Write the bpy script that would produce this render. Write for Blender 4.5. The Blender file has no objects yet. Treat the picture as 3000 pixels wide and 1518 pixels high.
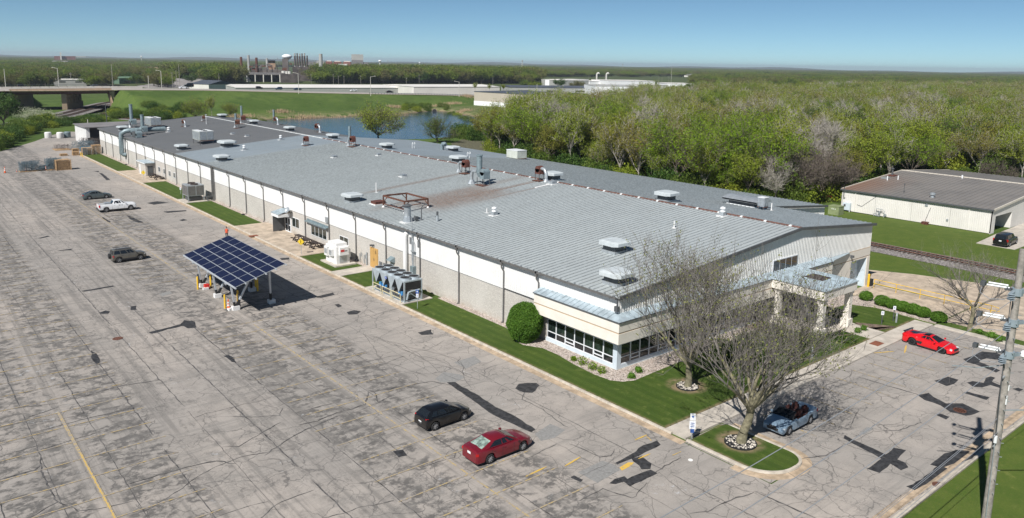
import bpy, bmesh, math, random
import numpy as np
from mathutils import Vector, Matrix, Euler

S = bpy.context.scene
C = S.collection
R = math.radians
rnd = random.Random(7)

# ------------------------------------------------------------------ camera
# metres; x runs across the factory (gable direction), y along it, origin at its near corner
CF, CCY = 2265.6008, 598.7117          # focal length and principal row in pixels of the 3000 px wide photograph
CPOS = np.array([-46.6932, -42.2046, 25.6028])
_pt, _ro, _yw = R(10.2945), R(0.9742), R(50.4441)
_fw = np.array([math.cos(_yw)*math.cos(_pt), math.sin(_yw)*math.cos(_pt), -math.sin(_pt)])
_r0 = np.array([math.sin(_yw), -math.cos(_yw), 0.0]); _u0 = np.cross(_r0, _fw)
_r = math.cos(_ro)*_r0 + math.sin(_ro)*_u0
_u = -math.sin(_ro)*_r0 + math.cos(_ro)*_u0
cam_d = bpy.data.cameras.new('camera'); cam = bpy.data.objects.new('camera', cam_d); C.objects.link(cam)
cam_d.sensor_width = 36; cam_d.lens = 36*CF/3000; cam_d.shift_y = -(759-CCY)/3000
cam_d.clip_start = 0.5; cam_d.clip_end = 40000
M_ = Matrix(((_r[0], _u[0], -_fw[0], CPOS[0]), (_r[1], _u[1], -_fw[1], CPOS[1]), (_r[2], _u[2], -_fw[2], CPOS[2]), (0, 0, 0, 1)))
cam.matrix_world = M_
S.camera = cam
S.render.resolution_x, S.render.resolution_y = 1024, 518

def _ray(px, py): return _fw*CF + _r*(px-1500) + _u*(CCY-py)
def G(px, py, z=0.0):                    # ground point of the place seen at a photograph pixel
    d = _ray(px, py); t = (z-CPOS[2])/d[2]; q = CPOS+d*t
    return float(q[0]), float(q[1])
def RFT(px, py, front=True):             # point on the factory roof
    d = _ray(px, py); s = .0907
    z0, k = (6.6375, s) if front else (6.6375+2*27.52*s, -s)
    t = (z0+k*CPOS[0]-CPOS[2])/(d[2]-k*d[0]); q = CPOS+d*t
    return tuple(float(a) for a in q)
def HT(px, pb, pt, z=0.0):               # height of an upright thing standing at (px,pb) and reaching row pt
    x, y = G(px, pb, z)
    def row(h):
        v = np.array([x, y, z+h])-CPOS
        return CCY-CF*(v@_u)/(v@_fw)
    a, b = 0., 200.
    for _ in range(40):
        m = (a+b)/2
        if row(m) > pt: a = m
        else: b = m
    return a

# ------------------------------------------------------------------ sky, sun, exposure
SUN_AZ, SUN_EL = R(21+180), R(46)        # direction towards the sun
W = bpy.data.worlds.new('World'); S.world = W; W.use_nodes = True
nt = W.node_tree; nt.nodes.clear()
sky = nt.nodes.new('ShaderNodeTexSky'); sky.sky_type = 'NISHITA'; sky.sun_disc = False
sky.sun_elevation = SUN_EL; sky.sun_rotation = R(90)-SUN_AZ
sky.altitude = 0; sky.air_density = 0.42; sky.dust_density = 0.0; sky.ozone_density = 3.5
bg = nt.nodes.new('ShaderNodeBackground'); bg.inputs[1].default_value = 0.068
wo = nt.nodes.new('ShaderNodeOutputWorld')
tint = nt.nodes.new('ShaderNodeMix'); tint.data_type = 'RGBA'; tint.blend_type = 'MULTIPLY'; tint.inputs[0].default_value = 1; tint.inputs[7].default_value = (.93, 1.07, .97, 1)
nt.links.new(sky.outputs[0], tint.inputs[6]); nt.links.new(tint.outputs[2], bg.inputs[0]); nt.links.new(bg.outputs[0], wo.inputs[0])
sl = bpy.data.lights.new('sun', 'SUN'); sl.energy = 5.0; sl.angle = R(0.53); sl.color = (1.0, .97, .93)
so = bpy.data.objects.new('sun', sl); C.objects.link(so)
sd = Vector((math.cos(SUN_AZ)*math.cos(SUN_EL), math.sin(SUN_AZ)*math.cos(SUN_EL), math.sin(SUN_EL)))
so.rotation_euler = sd.to_track_quat('Z', 'Y').to_euler(); so.location = (-200, -100, 300)
S.view_settings.view_transform = 'Standard'; S.view_settings.look = 'None'
S.view_settings.exposure = 0.3; S.view_settings.gamma = 1.0; S.view_settings.use_curve_mapping = False
S.cycles.max_bounces = 6; S.cycles.transparent_max_bounces = 6; S.cycles.volume_bounces = 0

# ------------------------------------------------------------------ helpers
def tag(o, label=None, cat=None, group=None, kind=None):
    if label: o['label'] = label
    if cat: o['category'] = cat
    if group: o['group'] = group
    if kind: o['kind'] = kind
    return o
def thing(name, label, cat, loc=(0, 0, 0), rz=0.0, group=None):
    o = bpy.data.objects.new(name, None); C.objects.link(o); o.empty_display_size = .3
    o.location = loc; o.rotation_euler = (0, 0, rz)
    return tag(o, label, cat, group)
def copy_tree(o, parent=None):
    c = o.copy(); C.objects.link(c)
    if parent: c.parent = parent
    for ch in list(o.children): copy_tree(ch, c)
    return c
class MB:
    def __init__(s): s.v = []; s.f = []; s.m = []
    def add(s, vs, fs, mi=0):
        n = len(s.v); s.v += [tuple(p) for p in vs]; s.f += [tuple(i+n for i in f) for f in fs]; s.m += [mi]*len(fs); return s
    def box(s, x0, x1, y0, y1, z0, z1, mi=0):
        v = [(x0, y0, z0), (x1, y0, z0), (x1, y1, z0), (x0, y1, z0), (x0, y0, z1), (x1, y0, z1), (x1, y1, z1), (x0, y1, z1)]
        return s.add(v, [(0, 3, 2, 1), (4, 5, 6, 7), (0, 1, 5, 4), (1, 2, 6, 5), (2, 3, 7, 6), (3, 0, 4, 7)], mi)
    def obox(s, c, sz, e=(0, 0, 0), mi=0):
        m = Euler(e).to_matrix(); c = Vector(c); a, b, d = sz[0]/2, sz[1]/2, sz[2]/2
        v = [c+m@Vector(q) for q in ((-a, -b, -d), (a, -b, -d), (a, b, -d), (-a, b, -d), (-a, -b, d), (a, -b, d), (a, b, d), (-a, b, d))]
        return s.add(v, [(0, 3, 2, 1), (4, 5, 6, 7), (0, 1, 5, 4), (1, 2, 6, 5), (2, 3, 7, 6), (3, 0, 4, 7)], mi)
    def bar(s, p0, p1, w, h=None, mi=0):
        h = h or w; p0 = Vector(p0); p1 = Vector(p1); d = p1-p0; L = d.length
        if L < 1e-6: return s
        q = d.to_track_quat('Y', 'Z').to_matrix(); c = (p0+p1)/2; a, b, e = w/2, L/2, h/2
        v = [c+q@Vector(t) for t in ((-a, -b, -e), (a, -b, -e), (a, b, -e), (-a, b, -e), (-a, -b, e), (a, -b, e), (a, b, e), (-a, b, e))]
        return s.add(v, [(0, 3, 2, 1), (4, 5, 6, 7), (0, 1, 5, 4), (1, 2, 6, 5), (2, 3, 7, 6), (3, 0, 4, 7)], mi)
    def cyl(s, p0, p1, r0, r1=None, n=12, mi=0, cap=True):
        r1 = r0 if r1 is None else r1; p0 = Vector(p0); p1 = Vector(p1)
        q = (p1-p0).to_track_quat('Z', 'Y').to_matrix(); v = []
        for p, r in ((p0, r0), (p1, r1)):
            for i in range(n):
                a = 2*math.pi*i/n; v.append(p+q@Vector((r*math.cos(a), r*math.sin(a), 0)))
        f = [(i, (i+1) % n, n+(i+1) % n, n+i) for i in range(n)]
        if cap: f += [tuple(range(n-1, -1, -1)), tuple(range(n, 2*n))]
        return s.add(v, f, mi)
    def pipe(s, pts, r, n=8, mi=0):
        pts = [Vector(p) for p in pts]; v = []; up = Vector((0, 0, 1)); prev = None
        for i, p in enumerate(pts):
            d = (pts[min(i+1, len(pts)-1)]-pts[max(i-1, 0)]).normalized()
            a = prev if prev is not None else (up.cross(d) if abs(d.z) < .95 else Vector((1, 0, 0)).cross(d))
            a = (a-d*a.dot(d)).normalized(); prev = a; b = d.cross(a)
            for k in range(n):
                t = 2*math.pi*k/n; v.append(p+(a*math.cos(t)+b*math.sin(t))*r)
        f = []
        for i in range(len(pts)-1):
            for k in range(n): f.append((i*n+k, i*n+(k+1) % n, (i+1)*n+(k+1) % n, (i+1)*n+k))
        f += [tuple(range(n-1, -1, -1)), tuple(range((len(pts)-1)*n, len(pts)*n))]
        return s.add(v, f, mi)
    def lathe(s, prof, n=16, c=(0, 0, 0), mi=0):
        v = []; 
        for r, z in prof:
            for i in range(n):
                a = 2*math.pi*i/n; v.append((c[0]+r*math.cos(a), c[1]+r*math.sin(a), c[2]+z))
        f = []
        for j in range(len(prof)-1):
            for i in range(n): f.append((j*n+i, j*n+(i+1) % n, (j+1)*n+(i+1) % n, (j+1)*n+i))
        f.append(tuple(range(n-1, -1, -1))); f.append(tuple(range((len(prof)-1)*n, len(prof)*n)))
        return s.add(v, f, mi)
    def prism(s, poly, z0, z1, mi=0):
        n = len(poly); A = sum(poly[i][0]*poly[(i+1) % n][1]-poly[(i+1) % n][0]*poly[i][1] for i in range(n))
        if A < 0: poly = poly[::-1]
        v = [(p[0], p[1], z0) for p in poly]+[(p[0], p[1], z1) for p in poly]
        f = [tuple(range(n-1, -1, -1)), tuple(range(n, 2*n))]+[(i, (i+1) % n, n+(i+1) % n, n+i) for i in range(n)]
        return s.add(v, f, mi)
    def quad(s, a, b, c, d, mi=0): return s.add([a, b, c, d], [(0, 1, 2, 3)], mi)
    def mesh(s, name, mats, smooth=None):
        me = bpy.data.meshes.new(name); me.from_pydata(s.v, [], s.f)
        if not isinstance(mats, (list, tuple)): mats = [mats]
        for m in mats: me.materials.append(m)
        if len(mats) > 1: me.polygons.foreach_set('material_index', s.m)
        if smooth:
            me.polygons.foreach_set('use_smooth', [True]*len(me.polygons))
            me.set_sharp_from_angle(angle=R(smooth))
        me.update(); return me
    def build(s, name, mats, parent=None, smooth=None, loc=None, rz=None, label=None, cat=None, group=None, kind=None):
        o = bpy.data.objects.new(name, s.mesh(name, mats, smooth)); C.objects.link(o)
        if parent: o.parent = parent
        if loc: o.location = loc
        if rz is not None: o.rotation_euler = (0, 0, rz)
        return tag(o, label, cat, group, kind)
def inst(name, me, parent=None, loc=(0, 0, 0), rz=0.0, sc=None):
    o = bpy.data.objects.new(name, me); C.objects.link(o)
    if parent: o.parent = parent
    o.location = loc; o.rotation_euler = (0, 0, rz)
    if sc: o.scale = sc
    return o
def arrays_mesh(name, V, F, mats, mi=None, smooth=False):
    """fast mesh from numpy: V (n,3), F (m,4) quads or (m,3)"""
    me = bpy.data.meshes.new(name); k = F.shape[1]
    me.vertices.add(len(V)); me.vertices.foreach_set('co', V.astype(np.float32).ravel())
    me.loops.add(F.size); me.loops.foreach_set('vertex_index', F.astype(np.int32).ravel())
    me.polygons.add(len(F)); me.polygons.foreach_set('loop_start', np.arange(0, F.size, k, dtype=np.int32))
    if not isinstance(mats, (list, tuple)): mats = [mats]
    for m in mats: me.materials.append(m)
    if mi is not None: me.polygons.foreach_set('material_index', mi.astype(np.int32))
    me.polygons.foreach_set('use_smooth', np.full(len(F), smooth))
    me.update(calc_edges=True); me.validate(); return me

# ------------------------------------------------------------------ materials
def srgb(r, g, b): return tuple(((c/255/12.92) if c/255 <= .04045 else ((c/255+.055)/1.055)**2.4) for c in (r, g, b))+(1,)
class NT:
    def __init__(s, name):
        s.m = bpy.data.materials.new(name); s.m.use_nodes = True; s.t = s.m.node_tree
        s.b = s.t.nodes['Principled BSDF']; s.o = s.t.nodes['Material Output']
    def n(s, t, **kw):
        o = s.t.nodes.new(t)
        for k, v in kw.items():
            if k[0] == '_': o.inputs[int(k[1:])].default_value = v
            else: setattr(o, k, v)
        return o
    def l(s, a, b): s.t.links.new(a, b)
    def pos(s, scale=(1, 1, 1), obj=False, rot=0):
        g = s.n('ShaderNodeTexCoord').outputs['Object'] if obj else s.n('ShaderNodeNewGeometry').outputs['Position']
        mp = s.n('ShaderNodeMapping'); mp.inputs['Scale'].default_value = scale; mp.inputs['Rotation'].default_value = (0, 0, rot)
        s.l(g, mp.inputs[0]); return mp.outputs[0]
    def noise(s, vec, sc, det=4, ro=.55, dist=0):
        o = s.n('ShaderNodeTexNoise'); o.inputs['Scale'].default_value = sc; o.inputs['Detail'].default_value = det
        o.inputs['Roughness'].default_value = ro; o.inputs['Distortion'].default_value = dist; s.l(vec, o.inputs['Vector']); return o.outputs['Fac']
    def ramp(s, fac, a, b, lo=0., hi=1.):
        o = s.n('ShaderNodeMapRange'); o.inputs[1].default_value = a; o.inputs[2].default_value = b
        o.inputs[3].default_value = lo; o.inputs[4].default_value = hi; o.interpolation_type = 'SMOOTHSTEP'; s.l(fac, o.inputs[0]); return o.outputs[0]
    def mix(s, fac, a, b, mode='MIX'):
        o = s.n('ShaderNodeMix', data_type='RGBA', blend_type=mode)
        for i, v in ((0, fac), (6, a), (7, b)):
            if isinstance(v, (int, float)): o.inputs[i].default_value = v
            elif isinstance(v, tuple): o.inputs[i].default_value = v
            else: s.l(v, o.inputs[i])
        return o.outputs[2]
    def math(s, op, a, b=0.0, c=0.0):
        o = s.n('ShaderNodeMath', operation=op)
        for i, v in enumerate((a, b, c)):
            if isinstance(v, (int, float)): o.inputs[i].default_value = v
            else: s.l(v, o.inputs[i])
        return o.outputs[0]
    def col(s, v):
        if isinstance(v, tuple): s.b.inputs['Base Color'].default_value = v
        else: s.l(v, s.b.inputs['Base Color'])
    def rough(s, v):
        if isinstance(v, (int, float)): s.b.inputs['Roughness'].default_value = v
        else: s.l(v, s.b.inputs['Roughness'])
    def bump(s, h, st=.3, d=.02):
        o = s.n('ShaderNodeBump'); o.inputs['Strength'].default_value = st; o.inputs['Distance'].default_value = d
        s.l(h, o.inputs['Height']); s.l(o.outputs[0], s.b.inputs['Normal'])
def mat(name, c, rough=.6, metal=0., var=.12, sc=1.5, obj=False, spec=.5, bump=0., bsc=20, coat=0.):
    m = NT(name); p = m.pos(obj=obj)
    if var > 0:
        f = m.noise(p, sc, 5, .6); dark = tuple(x*(1-var*1.3) for x in c[:3])+(1,); lite = tuple(min(1, x*(1+var)) for x in c[:3])+(1,)
        m.col(m.mix(m.ramp(f, .3, .7), dark, lite))
    else: m.col(c)
    m.rough(rough); m.b.inputs['Metallic'].default_value = metal; m.b.inputs['Specular IOR Level'].default_value = spec
    m.b.inputs['Coat Weight'].default_value = coat; m.b.inputs['Coat Roughness'].default_value = .05
    if bump: m.bump(m.noise(p, bsc, 4, .6), bump, .02)
    return m.m

# ================================================================== GROUND
def m_asphalt():
    m = NT('asphalt'); p = m.pos(); g = m.n('ShaderNodeNewGeometry').outputs['Position']
    sx = m.n('ShaderNodeSeparateXYZ'); m.l(g, sx.inputs[0]); X, Y = sx.outputs[0], sx.outputs[1]
    big = m.noise(p, .045, 4, .6); mid = m.noise(p, .5, 5, .65); fine = m.noise(p, 9, 4, .7)
    c = m.mix(m.ramp(big, .35, .62), (.41, .36, .315, 1), (.30, .275, .25, 1))
    c = m.mix(m.ramp(mid, .38, .66, 0, .6), c, (.225, .205, .185, 1))
    c = m.mix(m.ramp(fine, .25, .8, 0, .28), c, (.44, .40, .36, 1))
    # each paver pull has its own tone
    lane = m.n('ShaderNodeTexWhiteNoise', noise_dimensions='1D'); m.l(m.math('FLOOR', m.math('DIVIDE', m.math('ADD', X, 43.4), 3.05)), lane.inputs['W'])
    c = m.mix(m.math('MULTIPLY', lane.outputs[0], .22), c, (.25, .235, .215, 1))
    # oil and tyre stains in the stalls
    pp = m.math('PINGPONG', m.math('ADD', X, 38.45+18.55*20), 9.275)
    band = m.math('MULTIPLY', m.ramp(pp, .2, 1.0), m.ramp(pp, 4.3, 6.0, 1, 0))
    band2 = m.math('MULTIPLY', m.ramp(pp, 5.7, 6.6), m.ramp(pp, 8.0, 9.2, 1, .25))
    only = m.ramp(X, -14.5, -13.2, 1, 0)
    pn = m.pos(scale=(.7, 1.0, 1)); bl = m.noise(pn, .8, 4, .58, .3); fl = m.noise(m.pos(scale=(1.2, .5, 1)), 1.6, 5, .7)
    st = m.math('MULTIPLY', m.math('MULTIPLY', band, only), m.ramp(bl, .42, .54))
    br = m.ramp(m.noise(p, 1.6, 4, .66), .38, .56)
    c = m.mix(m.math('MULTIPLY', m.math('MULTIPLY', st, br), .86), c, (.085, .08, .075, 1))
    st2 = m.math('MULTIPLY', m.math('MULTIPLY', band2, only), m.ramp(fl, .47, .62))
    c = m.mix(m.math('MULTIPLY', m.math('MULTIPLY', st2, br), .6), c, (.13, .12, .11, 1))
    # long worn wheel bands, bleached lanes and grime
    lb_n = m.noise(m.pos(scale=(1.5, .035, 1)), 1.0, 5, .65); c = m.mix(m.math('MULTIPLY', m.math('MULTIPLY', m.ramp(lb_n, .48, .62), only), .55), c, (.15, .14, .128, 1))
    tb_n = m.noise(m.pos(scale=(.05, 1.3, 1)), 1.0, 5, .7); c = m.mix(m.math('MULTIPLY', m.ramp(tb_n, .5, .62), .34), c, (.19, .18, .165, 1))
    gr_n = m.noise(m.pos(scale=(1, 1.6, 1)), 4.5, 4, .75); c = m.mix(m.math('MULTIPLY', m.ramp(gr_n, .5, .68), .3), c, (.21, .20, .185, 1))
    # pale salt / worn spots
    w = m.math('MULTIPLY', m.ramp(m.noise(p, .22, 2), .6, .68), m.ramp(m.noise(p, 1.6, 6, .75), .56, .64))
    c = m.mix(m.math('MULTIPLY', w, .55), c, (.52, .53, .54, 1))
    # hairline crazing
    d = m.n('ShaderNodeVectorMath', operation='MULTIPLY_ADD'); d.inputs[1].default_value = (.9, .9, .9)
    nz = m.n('ShaderNodeTexNoise'); nz.inputs['Scale'].default_value = 1.1; nz.inputs['Detail'].default_value = 3; m.l(p, nz.inputs['Vector'])
    m.l(nz.outputs['Color'], d.inputs[0]); m.l(p, d.inputs[2])
    for sc, wd, thr, amt in ((.42, .022, .40, .65), (1.25, .036, .47, .55), (3.2, .055, .54, .4)):
        v = m.n('ShaderNodeTexVoronoi', feature='DISTANCE_TO_EDGE'); v.inputs['Scale'].default_value = sc; m.l(d.outputs[0], v.inputs['Vector'])
        k = m.math('MULTIPLY', m.ramp(v.outputs['Distance'], 0, wd, 1, 0), m.ramp(m.noise(p, .13+sc*.1, 3), thr, thr+.1))
        c = m.mix(m.math('MULTIPLY', k, amt), c, (.09, .085, .08, 1))
    m.col(c); m.rough(.88); m.bump(fine, .25, .01); return m.m
def m_lawn(name, a, b, c3, stripes=0.0, worn=False):
    m = NT(name); p = m.pos(); f = m.noise(p, .5, 4, .6); g = m.noise(p, 5, 5, .75); h = m.noise(p, 26, 3, .7)
    c = m.mix(m.ramp(f, .3, .7), a, b); c = m.mix(m.ramp(g, .45, .8, 0, .7), c, c3); c = m.mix(m.ramp(h, .35, .65, .0, .4), c, tuple(x*.45 for x in a[:3])+(1,))
    if stripes:
        w = m.n('ShaderNodeTexWave', wave_type='BANDS', bands_direction='X'); w.inputs['Scale'].default_value = .31; w.inputs['Distortion'].default_value = .6; m.l(p, w.inputs['Vector'])
        c = m.mix(m.math('MULTIPLY', m.ramp(w.outputs[0], .35, .65), stripes), c, tuple(x*.7 for x in a[:3])+(1,))
    c = m.mix(m.ramp(m.noise(p, .9, 5, .7), .56, .72, 0, .5), c, tuple(x*1.35 for x in c3[:3])+(1,))
    if worn:
        s = m.n('ShaderNodeSeparateXYZ'); m.l(m.n('ShaderNodeNewGeometry').outputs['Position'], s.inputs[0])
        e = m.math('MAXIMUM', m.ramp(s.outputs[0], -5.16, -4.75, 1, 0), m.math('MULTIPLY', m.ramp(s.outputs[1], -9.5, -9.1, 1, 0), m.ramp(s.outputs[1], -11.9, -11.5)))
        c = m.mix(m.math('MULTIPLY', e, m.ramp(m.noise(p, 2.2, 5, .75), .36, .58)), c, (.22, .17, .10, 1))
        r_ = m.n('ShaderNodeVectorMath', operation='DISTANCE'); m.l(m.n('ShaderNodeNewGeometry').outputs['Position'], r_.inputs[0])
        for q in ((-2.5, -14.0, .1), (2.2, -5.7, .1)):
            r_ = m.n('ShaderNodeVectorMath', operation='DISTANCE'); m.l(m.n('ShaderNodeNewGeometry').outputs['Position'], r_.inputs[0]); r_.inputs[1].default_value = q
            c = m.mix(m.math('MULTIPLY', m.ramp(r_.outputs['Value'], 1.2, 1.9, 1, 0), m.ramp(m.noise(p, 1.6, 5, .7), .3, .6)), c, (.24, .18, .11, 1))
    m.col(c); m.rough(.9); m.b.inputs['Specular IOR Level'].default_value = .15; m.bump(h, .7, .05); return m.m
def m_stones(name, cols, sc, depth=.05):
    m = NT(name); p = m.pos(); v = m.n('ShaderNodeTexVoronoi'); v.inputs['Scale'].default_value = sc; m.l(p, v.inputs['Vector'])
    s = m.n('ShaderNodeSeparateColor'); m.l(v.outputs['Color'], s.inputs[0])
    c = m.mix(s.outputs[0], cols[0], cols[1]); c = m.mix(m.ramp(s.outputs[1], .6, 1), c, cols[2])
    c = m.mix(m.ramp(v.outputs['Distance'], .35, .75, 0, .75), c, tuple(x*.3 for x in cols[0][:3])+(1,))
    c = m.mix(m.ramp(m.noise(p, .8, 4), .4, .75, 0, .35), c, cols[2])
    m.col(c); m.rough(.9); m.bump(v.outputs['Distance'], .6, depth); return m.m
M_asph = m_asphalt()
M_tar = mat('tar', (.035, .035, .037, 1), .75, var=.5, sc=3, bump=.2, bsc=30)
M_seal = mat('crack_sealant', (.10, .095, .092, 1), .7, var=.5, sc=2)
M_fresh = mat('grey_asphalt_patch', (.24, .235, .225, 1), .9, var=.12, sc=5, bump=.3, bsc=40)
M_conc = mat('concrete', (.47, .425, .365, 1), .85, var=.14, sc=.9, bump=.1)
M_conc_tan = mat('tan_concrete', (.44, .36, .275, 1), .88, var=.2, sc=.8)
M_gutter = mat('stained_gutter', (.43, .33, .23, 1), .88, var=.25, sc=1.3)
M_kerb = mat('kerb_concrete', (.47, .42, .35, 1), .85, var=.16, sc=2)
M_lawn = m_lawn('lawn', (.052, .094, .015, 1), (.078, .118, .021, 1), (.12, .14, .04, 1), .4, True)
M_lawn2 = m_lawn('field_lawn', (.075, .122, .02, 1), (.105, .145, .027, 1), (.15, .16, .045, 1), .0)
M_rough_grass = m_lawn('rough_grass', (.06, .135, .022, 1), (.10, .17, .035, 1), (.26, .23, .12, 1))
M_gravel = m_stones('pale_river_gravel', ((.50, .42, .36, 1), (.66, .58, .52, 1), (.30, .23, .19, 1)), 9)
M_ballast = m_stones('rail_ballast', ((.24, .22, .21, 1), (.34, .31, .29, 1), (.16, .14, .13, 1)), 5)
M_mulch = mat('bark_mulch', (.16, .115, .085, 1), .95, var=.4, sc=5, bump=.5, bsc=25)
M_paint = None
def m_paint(name, c, wear=.5):
    m = NT(name); p = m.pos(); f = m.noise(p, 3.2, 6, .75)
    k = m.ramp(f, wear-.08, wear+.06)
    m.col(m.mix(k, (.29, .26, .23, 1), c)); m.rough(.8); return m.m
M_yel = m_paint('faded_yellow_paint', (.46, .34, .14, 1), .53)
M_yel2 = m_paint('fresh_yellow_paint', (.62, .40, .07, 1), .42)

# --- rolling terrain: one sheet to the horizon, hollowed for the pond, raised for the highway bank
POND = [(91, 303), (112, 304), (131, 305.5), (143, 308), (157, 301.5), (166, 306), (172, 311), (186, 321), (200, 328), (201, 312), (197, 297), (190, 272),
        (172, 246), (150, 222), (132, 204), (112, 187), (98, 184), (86, 190), (78, 205), (76, 235), (79, 270), (84, 292)]
LS = -.04; LN = 1/math.sqrt(1+LS*LS)     # the highway line
def line_y(x): return 387+LS*(x-24)
ZRX = np.array([-400, 24, 47, 66, 91, 109, 128, 148, 170, 197, 226, 265, 330, 600]); ZRZ = np.array([9.6, 9.6, 9.8, 9.6, 9.3, 8.8, 8.2, 7.5, 6.9, 6.2, 5.6, 4.4, 3.0, .5])
def poly_sd(X, Y, P):
    P = np.array(P, float); n = len(P); ins = np.zeros(X.shape, bool); d = np.full(X.shape, 1e9)
    for i in range(n):
        a, b = P[i], P[(i+1) % n]; e = b-a
        t = np.clip(((X-a[0])*e[0]+(Y-a[1])*e[1])/(e@e), 0, 1)
        d = np.minimum(d, np.hypot(X-a[0]-t*e[0], Y-a[1]-t*e[1]))
        c = ((a[1] > Y) != (b[1] > Y)) & (X < (b[0]-a[0])*(Y-a[1])/((b[1]-a[1]) if b[1] != a[1] else 1e-9)+a[0]); ins ^= c
    return np.where(ins, -d, d)
def sstep(t): t = np.clip(t, 0, 1); return t*t*(3-2*t)
def terrain(X, Y):
    X = np.asarray(X, float); Y = np.asarray(Y, float); H = np.zeros(np.broadcast(X, Y).shape)
    sd = poly_sd(X, Y, POND); H = H-2.9*sstep((5.0-sd)/11.0)
    d = (Y-line_y(X))*LN            # + behind the road line
    zr = np.interp(X, ZRX, ZRZ)-.45
    XS = X-.504*np.maximum(0, Y-line_y(X)); span = (XS > 3.5) & (XS < 46.5)      # the skewed bridge opening
    bw = np.interp(X, [150, 215], [76, 16])
    bank = np.where(d < 0, sstep((bw+d)/bw*.98+.02)**1.1, np.where(d < 27, 1.0, sstep((52-d)/25)))
    bank = np.where(d < -bw, 0, bank)
    taper = np.where(XS < 25, sstep((3.5-XS)/7), sstep((XS-45.0)/5))
    H = H+np.where(span, 0, zr*bank*np.clip(taper*1.2, 0, 1))
    nz = .25*np.sin(X*.11+1.3)*np.sin(Y*.09)+.2*np.sin(X*.23-Y*.17)
    H = H+nz*np.where((bank > .05) & (d < -3) & (bank < .97) & (~span), 1.0, 0)
    return H
xs = np.concatenate([-np.geomspace(12000, 170, 26), np.arange(-160, 0, 8), np.arange(0, 260, 2.5), np.arange(260, 420, 8), np.geomspace(430, 14000, 30)])
ys = np.concatenate([-np.geomspace(6000, 130, 14), np.arange(-120, 176, 8), np.arange(176, 440, 2.5), np.arange(440, 620, 10), np.geomspace(640, 14000, 30)])
XX, YY = np.meshgrid(xs, ys); ZZ = terrain(XX, YY)-.03
ny_, nx_ = XX.shape; idx = np.arange(nx_*ny_).reshape(ny_, nx_)
FF = np.stack([idx[:-1, :-1], idx[:-1, 1:], idx[1:, 1:], idx[1:, :-1]], -1).reshape(-1, 4)
def m_terrain():
    m = NT('countryside_grass'); p = m.pos(); f = m.noise(p, .035, 4, .6); g = m.noise(p, .35, 6, .72); h = m.noise(p, 3, 5, .75)
    c = m.mix(m.ramp(f, .35, .65), (.06, .105, .022, 1), (.095, .145, .032, 1)); c = m.mix(m.ramp(g, .42, .75, 0, .55), c, (.03, .068, .012, 1))
    c = m.mix(m.ramp(h, .48, .68, 0, .65), c, (.14, .15, .06, 1)); c = m.mix(m.ramp(m.noise(m.pos(scale=(1, .45, 1)), .14, 5, .75), .5, .66, 0, .6), c, (.035, .07, .016, 1)); c = m.mix(m.ramp(m.noise(m.pos(scale=(.5, 1.4, 1)), .5, 5, .75), .57, .7, 0, .5), c, (.20, .19, .09, 1))
    s = m.n('ShaderNodeSeparateXYZ'); m.l(m.n('ShaderNodeNewGeometry').outputs['Position'], s.inputs[0])
    # dead straw grass round the pond, low on the bank
    low = m.ramp(s.outputs[2], -1.6, 1.0, 1, 0); near = m.math('MULTIPLY', m.ramp(s.outputs[1], 262, 276), m.ramp(s.outputs[1], 345, 330))
    near = m.math('MULTIPLY', near, m.ramp(s.outputs[0], 60, 80))
    k = m.math('MULTIPLY', m.math('MULTIPLY', low, near), m.ramp(m.noise(p, .3, 5, .7), .40, .55))
    c = m.mix(m.math('MULTIPLY', k, .85), c, (.34, .27, .17, 1))
    mud = m.ramp(s.outputs[2], -1.25, -.95, 1, 0); c = m.mix(m.math('MULTIPLY', mud, .7), c, (.15, .11, .075, 1))
    far = m.n('ShaderNodeVectorMath', operation='LENGTH'); m.l(m.n('ShaderNodeNewGeometry').outputs['Position'], far.inputs[0])
    c = m.mix(m.ramp(far.outputs['Value'], 430, 700), c, (.07, .09, .035, 1))
    m.col(c); m.rough(.95); m.b.inputs['Specular IOR Level'].default_value = .1; m.bump(h, .6, .3); return m.m
ter = bpy.data.objects.new('ground', arrays_mesh('ground', np.stack([XX.ravel(), YY.ravel(), ZZ.ravel()], 1), FF, m_terrain(), smooth=True))
C.objects.link(ter); tag(ter, kind='structure')

mw = NT('pond_water'); pw = mw.pos(scale=(1, 2.2, 1), rot=.5)
mw.col((.018, .045, .07, 1)); mw.rough(.09); mw.bump(mw.noise(pw, .9, 4, .6), .35, .12)
MB().prism([(66, 170), (215, 170), (215, 345), (66, 345)], -1.72, -1.45).build('pond_water', mw.m, kind='structure')

def sheet(name, poly, z, m, t=.05, kind='structure'):
    return MB().prism([(p[0], p[1]) for p in poly], z-t, z).build(name, m, kind=kind)
# car park and street
lot = [(-130, -24.8), (-130, 20), (-90, 85), (-50, 150), (-21.6, 205), (-9.9, 230.2), (-2, 250), (4, 262), (9, 258), (6.5, 240), (12, 226), (12, 190), (-5.6, 190), (-5.6, -24.8)]
sheet('parking_lot', lot, 0.0, M_asph, .02)
sheet('street', [(-5.58, -24.8), (36, -24.8), (36, -11.4), (-.9, -11.4), (-.9, -18.4), (-5.58, -18.4)], 0.0, M_asph, .02)
sheet('street', [(36.02, -24.8), (260, -24.8), (260, -12), (58, -12), (54, -1), (51, 4.2), (46, 4.2), (45.2, -11.4), (36.02, -11.4)], -.002, M_conc_tan, .02)
sheet('street', [(-5.5, -18.3), (-1, -18.3), (-1, -11.5), (-5.5, -11.5)], .003, M_asph, .02)
sheet('yard', [(12.02, 192.5), (62, 192.5), (62, 228), (12.02, 228)], -.006, M_ballast, .02)

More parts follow.
